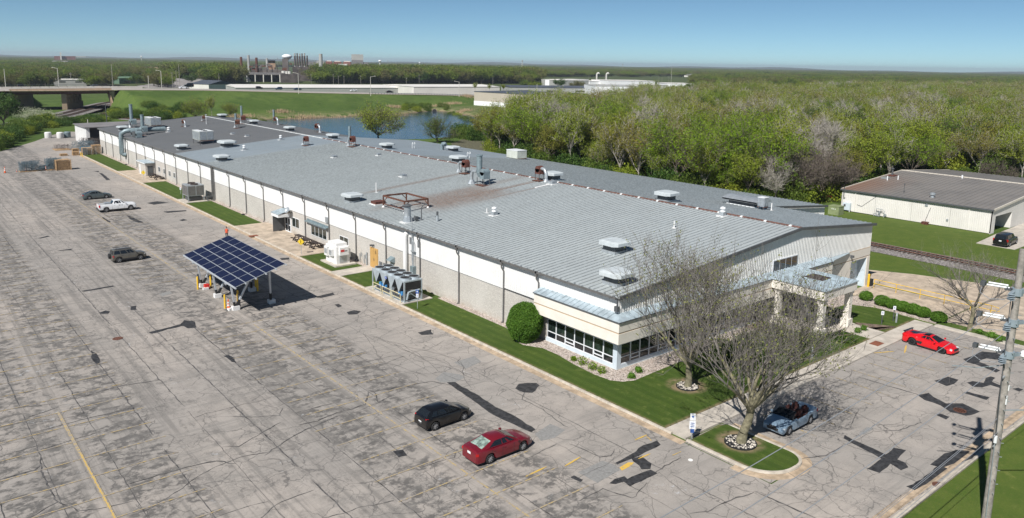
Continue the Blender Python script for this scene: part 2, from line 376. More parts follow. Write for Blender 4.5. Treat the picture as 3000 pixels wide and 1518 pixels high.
# kerbs: gutter pan and raised kerb swept along a line
def offs(pts, d):
    out = []; n = len(pts)
    for i in range(n):
        a = Vector(pts[max(i-1, 0)]).to_2d(); b = Vector(pts[min(i+1, n-1)]).to_2d(); t = (b-a).normalized(); nrm = Vector((t.y, -t.x))
        out.append((pts[i][0]+nrm.x*d, pts[i][1]+nrm.y*d))
    return out
def sweep(name, pts, prof, m, kind='structure'):
    cols = [offs(pts, o) for o, z in prof]; mb = MB(); n = len(pts); k = len(prof)
    v = [(cols[j][i][0], cols[j][i][1], prof[j][1]) for i in range(n) for j in range(k)]
    f = [(i*k+j, (i+1)*k+j, (i+1)*k+j+1, i*k+j+1) for i in range(n-1) for j in range(k-1)]
    f += [tuple(range(k)), tuple(range((n-1)*k+k-1, (n-1)*k-1, -1))]
    return mb.add(v, f).build(name, m, kind=kind)
def arc(cx, cy, r, a0, a1, n=9): return [(cx+r*math.cos(R(a0+(a1-a0)*i/n)), cy+r*math.sin(R(a0+(a1-a0)*i/n))) for i in range(n+1)]
# joints every 3 m: each kerb length is a stone of its own
kl = [(-5.4, 188-3.05*i) for i in range(66) if 188-3.05*i > -15]
loop = [(-5.4, -11.6), (-5.4, -15.6)]+arc(-2.9, -15.9, 2.5, 180, 270)+[(-2.4, -18.4)]+arc(-2.4, -16.8, 1.6, 270, 360)+[(-.8, -16), (-.8, -12.0)]
side = lambda p, q: sweep('kerb', [p, q], [(.0, -.02), (.0, .15), (.03, .16), (.2, .16), (.2, -.02)][::-1], M_kerb)
for i in range(len(kl)-1):
    a, b = kl[i], kl[i+1]; sweep('kerb', [(a[0], a[1]-.012), b], [(-.24, -.02), (-.24, .14), (-.21, .16), (-.05, .155), (-.02, .02)], M_kerb)
sweep('gutter', [kl[0], (-5.4, -11.6)], [(-.02, .012), (.62, .004), (.62, -.03)], M_gutter)
sweep('kerb', loop, [(-.24, -.02), (-.24, .14), (-.21, .16), (-.05, .155), (-.02, .02)], M_kerb)
sweep('gutter', loop[1:], [(-.02, .013), (.6, .005), (.6, -.03)], M_gutter)
for i in range(86):   # far kerb of the street, stones 3 m long
    sweep('kerb', [(-60+3.05*i, -25.0), (-60+3.05*i+3.03, -25.0)], [(-.3, -.02), (-.02, .02), (.0, .13), (.2, .14), (.2, -.02)], M_kerb)
sweep('gutter', [(-60, -24.98), (200, -24.98)], [(-.9, -.03), (-.9, .006), (-.3, .014), (-.3, -.03)], M_gutter)
for p, q in (((34.9, -11.6), (35.1, -24.0)),): sweep('kerb', [p, q], [(-.6, -.02), (-.6, .1), (-.1, .12), (.25, .12), (.25, -.02)], M_conc)

# lawns, walks, patios (all raised to kerb height, butted edge to edge)
LW = .11
sheet('lawn', [(-5.16, 187), (-5.16, 149.2), (-.9, 149.2), (-.9, 187)], LW, M_lawn, .16)
sheet('lawn', [(-5.16, 128.0), (-5.16, 104.7), (-3.9, 104.7), (-.85, 112), (-.6, 128.0)], LW, M_lawn, .16)
sheet('lawn', [(-5.16, 99.6), (-5.16, 75.8), (-.7, 75.8), (-.7, 99.6)], LW, M_lawn, .16)
sheet('lawn', [(-5.16, 52.0), (-5.16, 42.9), (-.75, 42.9), (-.75, 52.0)], LW, M_lawn, .16)
sheet('lawn', [(-5.16, 40.2), (-5.16, 34.4), (-1.0, 34.4), (-1.0, 40.2)], LW, M_lawn, .16)
bed = [(-.75, 26), (-.8, 14), (-1.4, 12.4), (-2.45, 10.4), (-2.5, 9.3), (-1.6, 7.6), (-1.6, 5.6), (-2.0, 3.2), (-2.2, .5), (-2.0, -1.2), (-1.4, -2.0), (-.4, -2.45), (2.4, -2.25), (5.6, -2.1), (11, -2.0), (18.5, -2.0)]
near_lawn = [(-5.16, 26.2), (-5.16, -9.5), (30.9, -9.5), (24, -7.6), (20.4, -4.4), (18.5, -2.0)]+bed[::-1][1:]+[(-.75, 26.2)]
sheet('lawn', near_lawn, LW, M_lawn, .16)
sheet('lawn', [(-5.16, -11.75), (-5.16, -15.6)]+arc(-2.9, -15.9, 2.26, 180, 270)[1:]+[(-2.4, -18.16)]+arc(-2.4, -16.8, 1.36, 270, 360)[1:]+[(-1.04, -11.9), (-1.6, -11.62)], LW, M_lawn, .16)
sheet('lawn', [(31.2, -9.5), (34.9, -9.5), (35.6, -7.2), (35.6, -5.0), (34.4, -2.6), (30, -2.2), (29.0, -6.2)], LW, M_lawn, .16)
sheet('lawn', [(35.45, -11.5), (35.45, -23.5), (36.9, -23.5), (36.9, -16), (36.9, -11.5)], LW, m_lawn('shrub_strip_lawn', (.05, .11, .014, 1), (.085, .13, .025, 1), (.16, .13, .08, 1)), .16)
sheet('gravel_bed', [(-.75, 187), (-.75, 149.2), (0, 149.2), (0, 187)], LW+.005, M_gravel, .16)
for a, b in ((104, 128), (75.8, 99.6), (42.9, 52)): sheet('gravel_bed', [(-.58, b), (-.68, a), (0.3, a), (0.3, b)], LW+.005, M_gravel, .16)
sheet('gravel_bed', bed+[(18.5, 0.3), (.3, .3), (.3, 26)], LW+.01, M_gravel, .16)
sheet('mulch_bed', [(18.6, 0), (18.6, -2.1), (20.4, -4.3), (24.1, -7.5), (31.1, -9.3), (29.0, -6.2), (28.8, -6.5), (21.5, -6.5), (21.5, 0)], LW+.006, M_mulch, .16)
sheet('gravel_bed', [(34.6, -2.6), (35.8, -5.0), (35.8, -9), (35.6, -11.3), (38.0, -11.3), (38.6, -2), (37, .3), (32.2, .3), (32.2, -2.3)], LW+.004, M_gravel, .16)
def slabs(name, x0, x1, y0, y1, nx, ny, z=.13, m=None, g=.02):
    for i in range(nx):
        for j in range(ny):
            a, b = x0+(x1-x0)*i/nx, x0+(x1-x0)*(i+1)/nx; c, d = y0+(y1-y0)*j/ny, y0+(y1-y0)*(j+1)/ny
            zz = z+rnd.uniform(-.004, .004)
            MB().box(a+g/2, b-g/2, c+g/2, d-g/2, -.03, zz).build(name, m or M_conc, kind='structure')
slabs('patio_slab', -5.16, 0, 52.05, 75.7, 3, 9, m=M_conc_tan)
slabs('patio_slab', -5.16, 0, 128.1, 149.1, 3, 8, m=M_conc_tan)
slabs('patio_slab', -5.16, 0, 40.3, 42.8, 3, 1, m=M_conc)
slabs('equipment_pad', -5.1, -.3, 99.8, 104.4, 1, 1, z=.16)
slabs('equipment_pad', -5.1, -1.2, 26.3, 34.3, 1, 2, z=.16)
slabs('pavement_slab', -5.16, 34.85, -11.4, -9.55, 22, 1, m=M_conc)
slabs('pavement_slab', 21.6, 28.6, -6.4, 0, 3, 3, m=M_conc)
slabs('pavement_slab', 38.7, 45.0, -11.3, 0, 3, 5, m=M_conc_tan, z=.06)
slabs('pavement_slab', 25.4, 28.4, -9.5, -6.45, 1, 1, m=M_conc)
MB().box(23.9, 25.2, -10.95, -10.1, .1, .15).build('tactile_plate', mat('rust_red_plate', (.22, .075, .04, 1), .8), label=None, kind='structure')
MB().box(-6.0, -4.75, 66.8, 67.7, .1, .165).build('tactile_plate', bpy.data.materials['rust_red_plate'], kind='structure')
sheet('lawn', [(45.5, 2), (52.5, 4.0), (55, -2), (60, -11.8), (61.5, -11.8), (62.2, 40), (58, 60), (45.5, 60)], .01, M_lawn2, .05)
sheet('lawn', [(67.5, -11.8), (68.5, 50), (76, 50), (89.5, 28), (90.3, 2), (80.6, 1.4), (80.6, -4), (100, -4), (260, -8), (260, -11.8)], .01, M_lawn2, .05)
sheet('driveway', [(80.7, -3.9), (80.7, 1.3), (90.4, 2.0), (104, 2.6), (200, 6), (200, -3.9)], .012, M_conc, .05)
sheet('lawn', [(-60, -25.25), (260, -25.25), (260, -90), (-60, -90)], .09, M_lawn2, .12)

# --- crack sealant, joints, tar patches, paint: thin sheets a few millimetres above the asphalt
Z = [0.0042]
def nz_(): Z[0] += .00002; return Z[0]
def ribbon(mb, pts, w, wob=.3, z=None):
    z = z or nz_(); L = []; Rr = []; n = len(pts)
    for i in range(n):
        a = Vector(pts[max(i-1, 0)]); b = Vector(pts[min(i+1, n-1)]); t = (b-a)
        if t.length < 1e-6: t = Vector((1, 0))
        t.normalize(); nn = Vector((-t.y, t.x)); ww = w*.5*(1+rnd.uniform(-wob, wob)) * (.35 if i in (0, n-1) else 1)
        p = Vector(pts[i]); L.append(p+nn*ww); Rr.append(p-nn*ww)
    v = [(q.x, q.y, z) for q in L]+[(q.x, q.y, z) for q in Rr]
    mb.add(v, [(n+i, n+i+1, i+1, i) for i in range(n-1)])
def wander(x, y, a, L, st=.35, turn=.35, home=None):
    pts = [(x, y)]; a0 = a
    for _ in range(int(L/st)):
        a += rnd.gauss(0, turn); a = a0+(a-a0)*.86; x += math.cos(a)*st; y += math.sin(a)*st; pts.append((x, y))
    return pts
def dens(pts, st=.4, jit=.04):
    out = []
    for p, q in zip(pts[:-1], pts[1:]):
        L = math.dist(p, q); n = max(1, int(L/st))
        for i in range(n): t = i/n; out.append((p[0]+(q[0]-p[0])*t+rnd.gauss(0, jit), p[1]+(q[1]-p[1])*t+rnd.gauss(0, jit)))
    return out+[pts[-1]]
ck = MB()
JX = [-43.3, -40.5, -37.0, -34.0, -30.95, -27.95, -24.83, -21.81, -18.8, -15.75, -12.7, -9.6]
for jx in JX+[jx-36 for jx in JX]:
    y = -24.0
    while y < 195:
        L = rnd.uniform(8, 30) if y < 60 else rnd.uniform(5, 22)
        w = rnd.choice([.03, .045, .06, .08]) if jx > -44 else .05
        if jx in (-12.7, -9.6): w *= .6
        if rnd.random() < (.93 if y < 60 else .85) and y+L < 200 and not (jx < -43.5 and y > 90):
            ribbon(ck, [(jx+rnd.gauss(0, .025), y+k*.6) for k in range(int(L/.6)+1)], w, .45)
            if rnd.random() < .35: ribbon(ck, wander(jx, y, rnd.choice([1.2, 1.9, -1.2]), rnd.uniform(1.5, 4), .25, .4), .03)
        y += L+rnd.uniform(.2, 2.5)
y = -20
while y < 190:       # cracks running across the lot
    x = rnd.choice(JX); L = rnd.choice([3.05, 3.05, 6.1, 9.15])
    ribbon(ck, wander(x, y, rnd.gauss(0, .05), L, .25, .16), rnd.choice([.03, .04, .055]), .6)
    if rnd.random() < .5: ribbon(ck, wander(x+rnd.uniform(0, L), y, rnd.uniform(0, 6.3), rnd.uniform(1, 3), .2, .45), .025)
    y += rnd.uniform(1.4, 4.5)
for _ in range(30):  # meandering cracks of the drive nearest the kerb
    ribbon(ck, wander(rnd.uniform(-14.5, -7), rnd.uniform(-22, 70), rnd.choice([1.57, -1.57, .3, 3])+rnd.gauss(0, .3), rnd.uniform(2, 9), .25, .28), rnd.choice([.02, .03, .045]), .4)
for k in range(5):   # the web of seams beside the first cars
    ribbon(ck, wander(-12.6+k*.25, 21-k, -1.57, 13, .3, .2), .035)
for _ in range(30):  # street and right-hand parking bay
    ribbon(ck, wander(rnd.uniform(-5, 60), rnd.uniform(-24, -12.5), rnd.choice([0, 3.1, 1.5, -1.5])+rnd.gauss(0, .4), rnd.uniform(2, 9), .25, .25), rnd.choice([.018, .025, .035]), .4)
PX = [ # polylines read off the photograph
 ([(221,1169),(345,1133),(469,1113)],.12),([(84,1223),(171,1193)],.1),([(0,1203),(171,1181)],.08),([(100,1267),(254,1227),(394,1195)],.12),([(372,1421),(525,1375),(636,1350),(690,1359)],.14),
 ([(119,1318),(278,1270)],.09),([(0,1405),(100,1378),(122,1357)],.12),([(87,1518),(165,1472),(120,1380),(118,1337)],.1),([(166,1470),(230,1497),(300,1490),(390,1468)],.1),([(650,1310),(700,1308),(780,1262),(822,1238)],.1),
 ([(678,1220),(750,1222),(818,1218),(829,1196)],.09),([(773,1335),(855,1280),(895,1260),(1000,1215)],.1),([(878,1246),(930,1234),(985,1210),(1010,1204)],.12),([(868,1210),(980,1180)],.08),
 ([(862,998),(960,975),(1020,952)],.1),([(1014,1203),(1070,1185),(1080,1150),(1095,1148),(1190,1130),(1260,1118),(1330,1130)],.12),([(1095,1148),(1110,1180),(1145,1160)],.1),
 ([(1545,1140),(1528,1170),(1590,1200),(1640,1240),(1665,1252)],.08),([(1665,1300),(1760,1340),(1790,1335),(1800,1316)],.08),([(1700,1466),(1765,1432),(1850,1460),(1880,1435),(1895,1415)],.09),
 ([(1920,1387),(1960,1360),(1995,1340)],.1),([(1930,1385),(1960,1410),(2010,1450),(2070,1470)],.06),([(2210,1440),(2300,1480),(2480,1560)],.13),([(2210,1442),(2140,1465),(2070,1500),(2020,1505)],.1),([(2345,1345),(2420,1335),(2470,1305)],.1),
 ([(2420,1245),(2490,1258),(2500,1230),(2515,1200)],.06),([(2515,1105),(2600,1130),(2700,1160)],.12),([(2560,1265),(2630,1262),(2700,1238)],.08),([(2470,1300),(2560,1330),(2600,1345)],.06),([(1230,1370),(1330,1340),(1335,1325)],.08)]
for pl, w in PX: ribbon(ck, dens([G(*q) for q in pl]), w*.75, .5)
ck.build('crack_sealant', M_seal, kind='stuff')

PATCH = [ # dark tar repairs: outlines read off the photograph
 [(1309,1120),(1342,1143),(1400,1183),(1446,1216),(1555,1267),(1570,1259),(1502,1216),(1454,1193),(1403,1160),(1332,1120)],
 [(1509,1138),(1519,1125),(1570,1122),(1581,1129),(1560,1152),(1535,1150)],
 [(1802,1358),(1850,1331),(1885,1305),(1925,1292),(1936,1303),(1890,1325),(1850,1345),(1808,1362)],
 [(1852,1345),(1878,1337),(1909,1360),(1905,1374),(1880,1374),(1856,1352)],
 [(1835,1403),(1905,1376),(1927,1387),(1845,1425),(1828,1410)],
 [(1786,1416),(1800,1404),(1830,1396),(1845,1410),(1845,1425),(1828,1412),(1800,1420)],
 [(1672,1398),(1682,1393),(1711,1408),(1700,1413)],
 [(2475,1275),(2500,1290),(2560,1315),(2600,1335),(2650,1355),(2663,1370),(2640,1377),(2575,1340),(2500,1300),(2470,1285)],
 [(2543,1375),(2618,1312),(2656,1320),(2640,1335),(2576,1386)],
 [(2658,1425),(2700,1405),(2750,1365),(2785,1375),(2750,1400),(2705,1425),(2680,1437)],
 [(2725,1362),(2765,1330),(2800,1320),(2840,1322),(2860,1335),(2830,1350),(2760,1370)],
 [(2690,1158),(2720,1151),(2735,1163),(2770,1182),(2820,1182),(2873,1207),(2830,1218),(2785,1208),(2755,1188),(2710,1172)],
 [(2822,1151),(2832,1147),(2900,1165),(2890,1172)],[(2742,1216),(2752,1211),(2783,1222),(2772,1230)],
 [(2737,1116),(2775,1104),(2808,1113),(2795,1125),(2772,1131)],[(2834,1121),(2850,1117),(2880,1122),(2890,1108),(2905,1103),(2916,1108),(2905,1118),(2936,1132),(2935,1138),(2900,1128),(2878,1136),(2850,1133)],
 [(2823,1052),(2840,1047),(2875,1030),(2920,1034),(2950,1049),(2935,1055),(2890,1050),(2868,1060),(2930,1085),(2920,1092),(2860,1068),(2835,1062)],[(2968,1140),(2985,1137),(2998,1142),(2985,1147)],
 [(434,975),(450,971),(530,950),(560,939),(572,945),(568,956),(535,955),(445,978)],[(530,950),(540,938),(572,943),(575,960),(550,962)],
 [(170,734),(212,729),(208,733),(175,735)],[(113,698),(140,691),(146,693),(120,699)],[(237,853),(330,837),(335,840),(245,855)],[(290,917),(310,910),(324,913),(318,919),(298,920)],[(384,898),(398,896),(400,908),(383,909)],
 [(265,1025),(285,1040),(292,1062),(283,1068),(270,1058)],[(656,1043),(670,1041),(684,1050),(692,1062),(680,1060)],[(1152,1323),(1180,1316),(1192,1336),(1170,1340)],
 [(1015,915),(1035,909),(1058,913),(1045,921),(1020,922)],[(1225,975),(1262,965),(1269,980),(1235,982)],[(980,893),(992,891),(1003,897),(990,901)],
 [(360,608),(390,604),(395,612),(380,615)],[(430,595),(460,590),(495,594),(450,600)],[(290,507),(300,508),(323,527),(312,528)],[(275,502),(290,501),(288,505)],[(480,620),(545,616),(545,619),(490,624)],[(525,645),(538,642),(549,645),(535,648)],
 [(300,635),(325,650),(320,652),(298,640)],[(370,630),(405,645),(420,652),(405,653),(380,642)],[(925,870),(975,858),(980,864),(940,873)],[(820,757),(845,755),(848,760),(825,762)]]
for i, pl in enumerate(PATCH):
    pts = [G(*q) for q in pl]; pts = dens(pts+[pts[0]], .5, .035)[:-1]
    sheet('tar_patch', pts, .009+i*.0002, M_tar, .006)
for i, pl in enumerate([[(1566,1272),(1612,1242),(1656,1260),(1625,1283),(1585,1292)],[(1693,1384),(1765,1350),(1800,1362),(1815,1378),(1750,1415)],[(1275,1110),(1300,1090),(1350,1098),(1362,1106),(1330,1122),(1290,1120)],[(1330,1062),(1390,1043),(1410,1060),(1365,1080)],[(465,862),(497,853),(505,860),(475,868)],[(2515,1270),(2540,1251),(2560,1256),(2532,1274)]]):
    sheet('asphalt_patch', [G(*q) for q in pl], .008+i*.0002, M_fresh, .006)
# faded stall lines
pm = MB(); pf = MB()
def stripe(mb, p, q, w=.1): ribbon(mb, dens([p, q], .5, .0), w, .05, z=nz_()+.008)
y = -22.7
while y < 128:
    for cx in (-19.9, -38.45):
        if not (32 < y < 48 and cx > -30): stripe(pm, (cx-5.2+rnd.uniform(0, .5), y), (cx+5.1, y))
    y += 2.8
for y0, y1 in ((-20, 30), (50, 120)):
    stripe(pm, (-19.9, y0), (-19.9, y1), .12)
stripe(pm, (-38.45, -24), (-38.45, 19.5), .2); stripe(pf, (-38.45, -1), (-38.45, 12), .05)
for a, b in (((1654,1367),(1700,1340)),((1540,1397),(1601,1368)),((1870,1345),(1905,1330)),((1895,1275),(1860,1290)),((1890,1275),(1908,1292)),((1995,1324),(1970,1335)),((2560,1035),(2620,1030)),((2655,1012),(2650,1035)),((2700,990),(2720,1005))): stripe(pf, G(*a), G(*b), .14)
for x in (2.6, 5.4, 8.2, 11, 13.8, 16.6, 19.4, 22.2, 25, 27.8, 30.6): stripe(pm, (x, -12.2), (x, -16.8))
pm.build('stall_marking', M_yel, kind='structure'); pf.build('stall_marking', M_yel2, kind='structure')
MB().prism([G(*q) for q in ((1815,1370),(1840,1355),(1858,1355),(1848,1365),(1822,1379))], .004, .0075).build('paint_blot', M_yel2, kind='structure')
def manhole(px, py, r, m):
    x, y = G(px, py); MB().cyl((x, y, 0), (x, y, .02), r, n=20).build('manhole_cover', m, kind='structure')
M_rust = mat('rusty_iron', (.13, .055, .035, 1), .8, var=.4, sc=6)
manhole(2752, 1422, .42, M_rust); manhole(345, 992, .45, M_rust); manhole(2023, 1348, .16, mat('white_paint_spot', (.75, .74, .7, 1), .7))
x, y = G(2812, 1203); gr = thing('storm_drain', 'round rusty slotted storm drain grate in a dark tar patch of the street', 'drain', (x, y, .012))
MB().lathe([(.46, 0), (.46, .02), (.36, .02), (.36, 0)], 20).build('rim', M_rust, gr)
for k in range(5): MB().box(-.3, .3, -.24+k*.12-.03, -.24+k*.12+.03, 0, .018).build('bar', M_rust, gr)

# ================================================================== FACTORY
M_white = mat('white_painted_steel', (.72, .715, .70, 1), .45, var=.035, sc=.4)
M_whiteg = mat('gable_shade_white_steel', (.64, .635, .61, 1), .5, var=.05, sc=.5)  # gable white, greyed in its colour for the glancing sun there
def m_block():
    m = NT('splitface_block'); p = m.pos(); br = m.n('ShaderNodeTexBrick')
    g = m.n('ShaderNodeNewGeometry').outputs['Position']; sx = m.n('ShaderNodeSeparateXYZ'); m.l(g, sx.inputs[0])
    cb = m.n('ShaderNodeCombineXYZ'); m.l(sx.outputs[1], cb.inputs[0]); m.l(sx.outputs[2], cb.inputs[1]); m.l(cb.outputs[0], br.inputs[0])
    br.inputs['Scale'].default_value = 1; br.inputs['Brick Width'].default_value = .4; br.inputs['Row Height'].default_value = .2; br.inputs['Mortar Size'].default_value = .006
    br.inputs['Color1'].default_value = (.50, .47, .43, 1); br.inputs['Color2'].default_value = (.58, .55, .50, 1); br.inputs['Mortar'].default_value = (.42, .40, .37, 1)
    f = m.noise(p, 7, 6, .75); c = m.mix(m.ramp(f, .42, .6, 0, .75), br.outputs['Color'], (.34, .315, .28, 1)); c = m.mix(m.math('MULTIPLY', m.ramp(sx.outputs[2], .1, .9, 1, 0), m.ramp(m.noise(p, 1.1, 5, .7), .35, .65)), c, (.36, .31, .25, 1)); c = m.mix(m.ramp(m.noise(m.pos(scale=(1, 3.5, .25)), .9, 5, .7), .52, .75, 0, .45), c, (.38, .35, .31, 1)); c = m.mix(m.ramp(m.noise(p, .25, 4), .35, .75, 0, .35), c, (.62, .59, .55, 1))
    m.col(c); m.rough(.9); m.bump(f, .9, .04); return m.m
M_block = m_block()
M_stucco = mat('cream_stucco', (.74, .69, .61, 1), .85, var=.05, sc=.7, bump=.15, bsc=30)
M_stripe = mat('tan_stripe', (.46, .35, .24, 1), .85, var=.06)
M_frame = mat('white_window_frame', (.72, .74, .76, 1), .4, var=.02)
M_paleblue = mat('pale_blue_panel', (.55, .62, .67, 1), .5, var=.04)
M_glass = mat('dark_window_glass', (.008, .011, .014, 1), .04, var=0, spec=.9)
M_glass2 = mat('curtained_window_glass', (.018, .028, .024, 1), .05, var=.5, sc=2.0, spec=.9)
M_gutterm = mat('grey_gutter_steel', (.17, .165, .16, 1), .45, metal=.3, var=.15)
M_trim = mat('dark_grey_trim', (.085, .09, .095, 1), .5, var=.15)
M_galv = mat('galvanised_steel', (.42, .45, .47, 1), .42, metal=.45, var=.14, sc=2)
M_bluegrey = mat('blue_grey_paint', (.21, .27, .29, 1), .45, metal=.2, var=.15, sc=2)
M_black = mat('black_rubber', (.016, .016, .017, 1), .7, var=.2)
M_rustbox = mat('rust_red_box', (.115, .04, .028, 1), .75, var=.35, sc=5)
M_soffit = mat('soffit_shade', (.05, .05, .05, 1), .8, var=.1)  # dark colour paints in the shade under the soffits
M_brown = mat('dark_brown_plastic', (.045, .032, .028, 1), .6, var=.2)
M_yell = mat('safety_yellow', (.72, .45, .03, 1), .5, var=.08)
M_orange = mat('safety_orange', (.80, .13, .03, 1), .5, var=.08)
M_wood = mat('raw_timber', (.42, .27, .14, 1), .8, var=.3, sc=4)
M_alum = mat('white_housing', (.74, .75, .75, 1), .4, var=.05)
M_beige = mat('beige_equipment', (.50, .52, .46, 1), .5, var=.1, sc=1)
def m_roof(name, base, dark, rust=0.0, per=1.0):
    m = NT(name); p = m.pos(); s = m.n('ShaderNodeSeparateXYZ'); m.l(m.n('ShaderNodeNewGeometry').outputs['Position'], s.inputs[0])
    cell = m.math('FLOOR', m.math('DIVIDE', m.math('ADD', s.outputs[1], .3), .6115)); wn = m.n('ShaderNodeTexWhiteNoise', noise_dimensions='1D'); m.l(cell, wn.inputs['W'])
    c = m.mix(m.math('MULTIPLY', wn.outputs[0], .38*per), base, dark)
    c = m.mix(m.ramp(m.noise(p, .16, 5, .65), .35, .7, 0, .5), c, dark)
    st = m.noise(m.pos(scale=(.09, 1.6, 1)), 2.2, 5, .7); c = m.mix(m.ramp(st, .5, .8, 0, .4), c, (.30, .27, .22, 1))
    lap = m.math('LESS_THAN', m.math('PINGPONG', m.math('ADD', s.outputs[0], 2.2), 4.6), .035); c = m.mix(m.math('MULTIPLY', lap, .12), c, (.09, .09, .09, 1))
    if rust:
        for x0, x1, y0, hw, amt in ((5.5, 21.5, 41.3, 6.5, .85), (5.0, 23, 54.6, 1.0, .75), (12, 27, 40.7, .8, .8), (14, 27.4, 37.4, .5, .5), (1.0, 9, 44.6, 1.6, .5)):
            a = m.math('MULTIPLY', m.ramp(s.outputs[0], x0-1.5, x0+4), m.ramp(s.outputs[0], x1-5, x1+.5, 1, .0 if hw > 3 else .7))
            b = m.ramp(m.math('ABSOLUTE', m.math('SUBTRACT', s.outputs[1], y0)), hw*.15, hw, 1, 0)
            k = m.math('MULTIPLY', m.math('MULTIPLY', a, b), m.ramp(m.noise(m.pos(scale=(.12, 1.8, 1)), 2.0, 5, .7), .2, .5))
            c = m.mix(m.math('MULTIPLY', k, amt), c, (.23, .12, .065, 1))
    m.col(c); m.rough(.48); m.b.inputs['Metallic'].default_value = .15; m.b.inputs['Specular IOR Level'].default_value = .35
    return m.m
M_roofA = m_roof('standing_seam_roof', (.44, .475, .48, 1), (.36, .39, .395, 1), rust=1)
M_roofB = m_roof('rear_slope_roof', (.36, .405, .435, 1), (.29, .33, .355, 1))  # rear slope tone darkened in the colour, turned away from the sun
M_roofD = m_roof('darker_far_roof', (.225, .23, .235, 1), (.19, .195, .20, 1), per=.5)
M_seam = mat('roof_seam', (.33, .355, .355, 1), .45, metal=.2, var=.2, sc=3)
M_bluroof = mat('pale_blue_canopy_roof', (.36, .43, .47, 1), .45, metal=.1, var=.2, sc=1.2)

SL = .0907; HE = 6.6375; RX = 27.52; HR = HE+SL*RX; YL = 189.7
def rz(x): return HE+SL*x if x <= RX else HR-SL*(x-RX)
FB = thing('factory', 'very long low factory, grey standing seam roof, white steel over pale block walls', 'building')
# block plinth walls, one length per bay, downpipes every bay
BY = [(24.0106-i)*7.62 for i in range(23)]            # downpipe positions
ybay = [8.9, 15.32]+sorted(BY)[1:]+[YL]
ybay = sorted(set([round(v, 3) for v in ybay]))
for a, b in zip(ybay[:-1], ybay[1:]): MB().box(0, .3, a+.004, b-.004, -.1, 3.56).build('block_wall', M_block, FB)
MB().box(.3, .5, 8.9, YL, 3.4, 3.7).box(-.02, .02, 8.9, YL, 3.555, 3.6).build('flashing', M_trim, FB)
# ribbed metal bays
def ribbed(w, h, pitch=.305, d=.04):
    mb = MB(); n = max(1, round(w/pitch)); p = w/n; P = []
    for i in range(n):
        u = i*p; P += [(u, 0), (u+p*.56, 0), (u+p*.66, d), (u+p*.90, d)]
    P.append((w, 0)); v = [(-q[1], q[0], 0) for q in P]+[(-q[1], q[0], h) for q in P]; k = len(P)
    return mb.add(v, [(i, k+i, k+i+1, i+1) for i in range(k-1)])
rb = {}
mb_y = [0.0, 7.7]+[v for v in ybay if v > 9]
for a, b in zip(mb_y[:-1], mb_y[1:]):
    w = round(b-a-.01, 2); z0 = 3.6 if a > 8 else 3.7
    if (w, z0) not in rb: rb[(w, z0)] = ribbed(w, HE-z0).mesh('wall_panel', M_white)
    inst('wall_panel', rb[(w, z0)], FB, (.0, a, z0))
def gribbed(x0, x1, z0, y=0.0, m=None, flip=1):
    mb = MB(); n = round((x1-x0)/.305); p = (x1-x0)/n; P = []
    for i in range(n):
        u = x0+i*p; P += [(u, 0), (u+p*.52, 0), (u+p*.64, .045), (u+p*.90, .045)]
    P.append((x1, 0)); k = len(P); v = [(q[0], y-q[1]*flip, z0) for q in P]+[(q[0], y-q[1]*flip, rz(q[0])-.02) for q in P]
    f = [(i, i+1, k+i+1, k+i) for i in range(k-1)]
    return mb.add(v, f)
gx = [0, 7.3, 14.6, 21.9, 29.2, 36.5, 43.83]
for a, b in zip(gx[:-1], gx[1:]): gribbed(a+.005, b-.005, 4.86).build('wall_panel', M_whiteg, FB)
MB().box(43.53, 43.83, .1, 13.2, 0, rz(43.8)-.05).box(43.83, 56.98, 13.2, 13.5, 0, 6.4).box(56.6, 56.98, 13.2, 121.3, 0, 6.4).box(41, 56.98, 121, 121.3, 0, 6.4).box(40.7, 41, 121.3, YL, 0, 7.8).build('rear_wall', M_white, FB)
gribbed(43.85, 56.98, 4.3, 13.19).build('wall_panel', M_white, FB)
v = [(0, YL, 0), (41, YL, 0), (41, YL, rz(41)), (RX, YL, HR), (0, YL, HE)]
MB().add(v, [(0, 4, 3, 2, 1)]).build('rear_gable', M_white, FB)
# right part of the gable: stucco band, stripes, plain wall with the lorry door set back
g = MB(); g.box(33.4, 43.83, -.06, .2, 3.86, 4.78).box(33.4, 39.4, -.04, .2, 0, 3.74).box(43.15, 43.83, -.08, .9, 0, 3.74).box(39.4, 43.15, -.05, .2, 3.62, 3.74).build('stucco_wall', M_stucco, FB)
MB().box(33.4, 43.83, -.02, .2, 3.74, 3.86).box(33.4, 43.83, -.05, .2, 4.78, 4.86).build('stripe', M_stripe, FB)
g = MB(); g.box(39.42, 39.5, .2, 1.0, 0, 3.62).box(43.05, 43.15, -.02, 1.0, 0, 3.62).box(39.42, 43.1, .0, 1.0, 3.55, 3.62).build('door_reveal', M_paleblue, FB)
dr = MB().box(39.5, 43.05, .92, 1.0, 0.02, 3.55).build('lorry_door', M_paleblue, FB)
for k in range(5): MB().box(39.52, 43.03, .89, .93, .04+.7*k, .70+.7*k).build('door_section', M_paleblue, dr)
MB().box(41.3, 41.95, .87, .895, 1.62, 1.82).build('window', M_glass, dr)
MB().obox((39.1, -.25, 4.35), (.2, .4, .25)).build('wall_light', M_trim, FB)
# upper gable windows
w = MB().box(22.85, 27.45, -.1, .0, 4.98, 6.28).build('window', M_frame, FB)
for k in range(4): MB().box(22.95+1.13*k, 23.97+1.13*k, -.12, -.1, 5.08, 6.18).build('pane', M_glass, w)

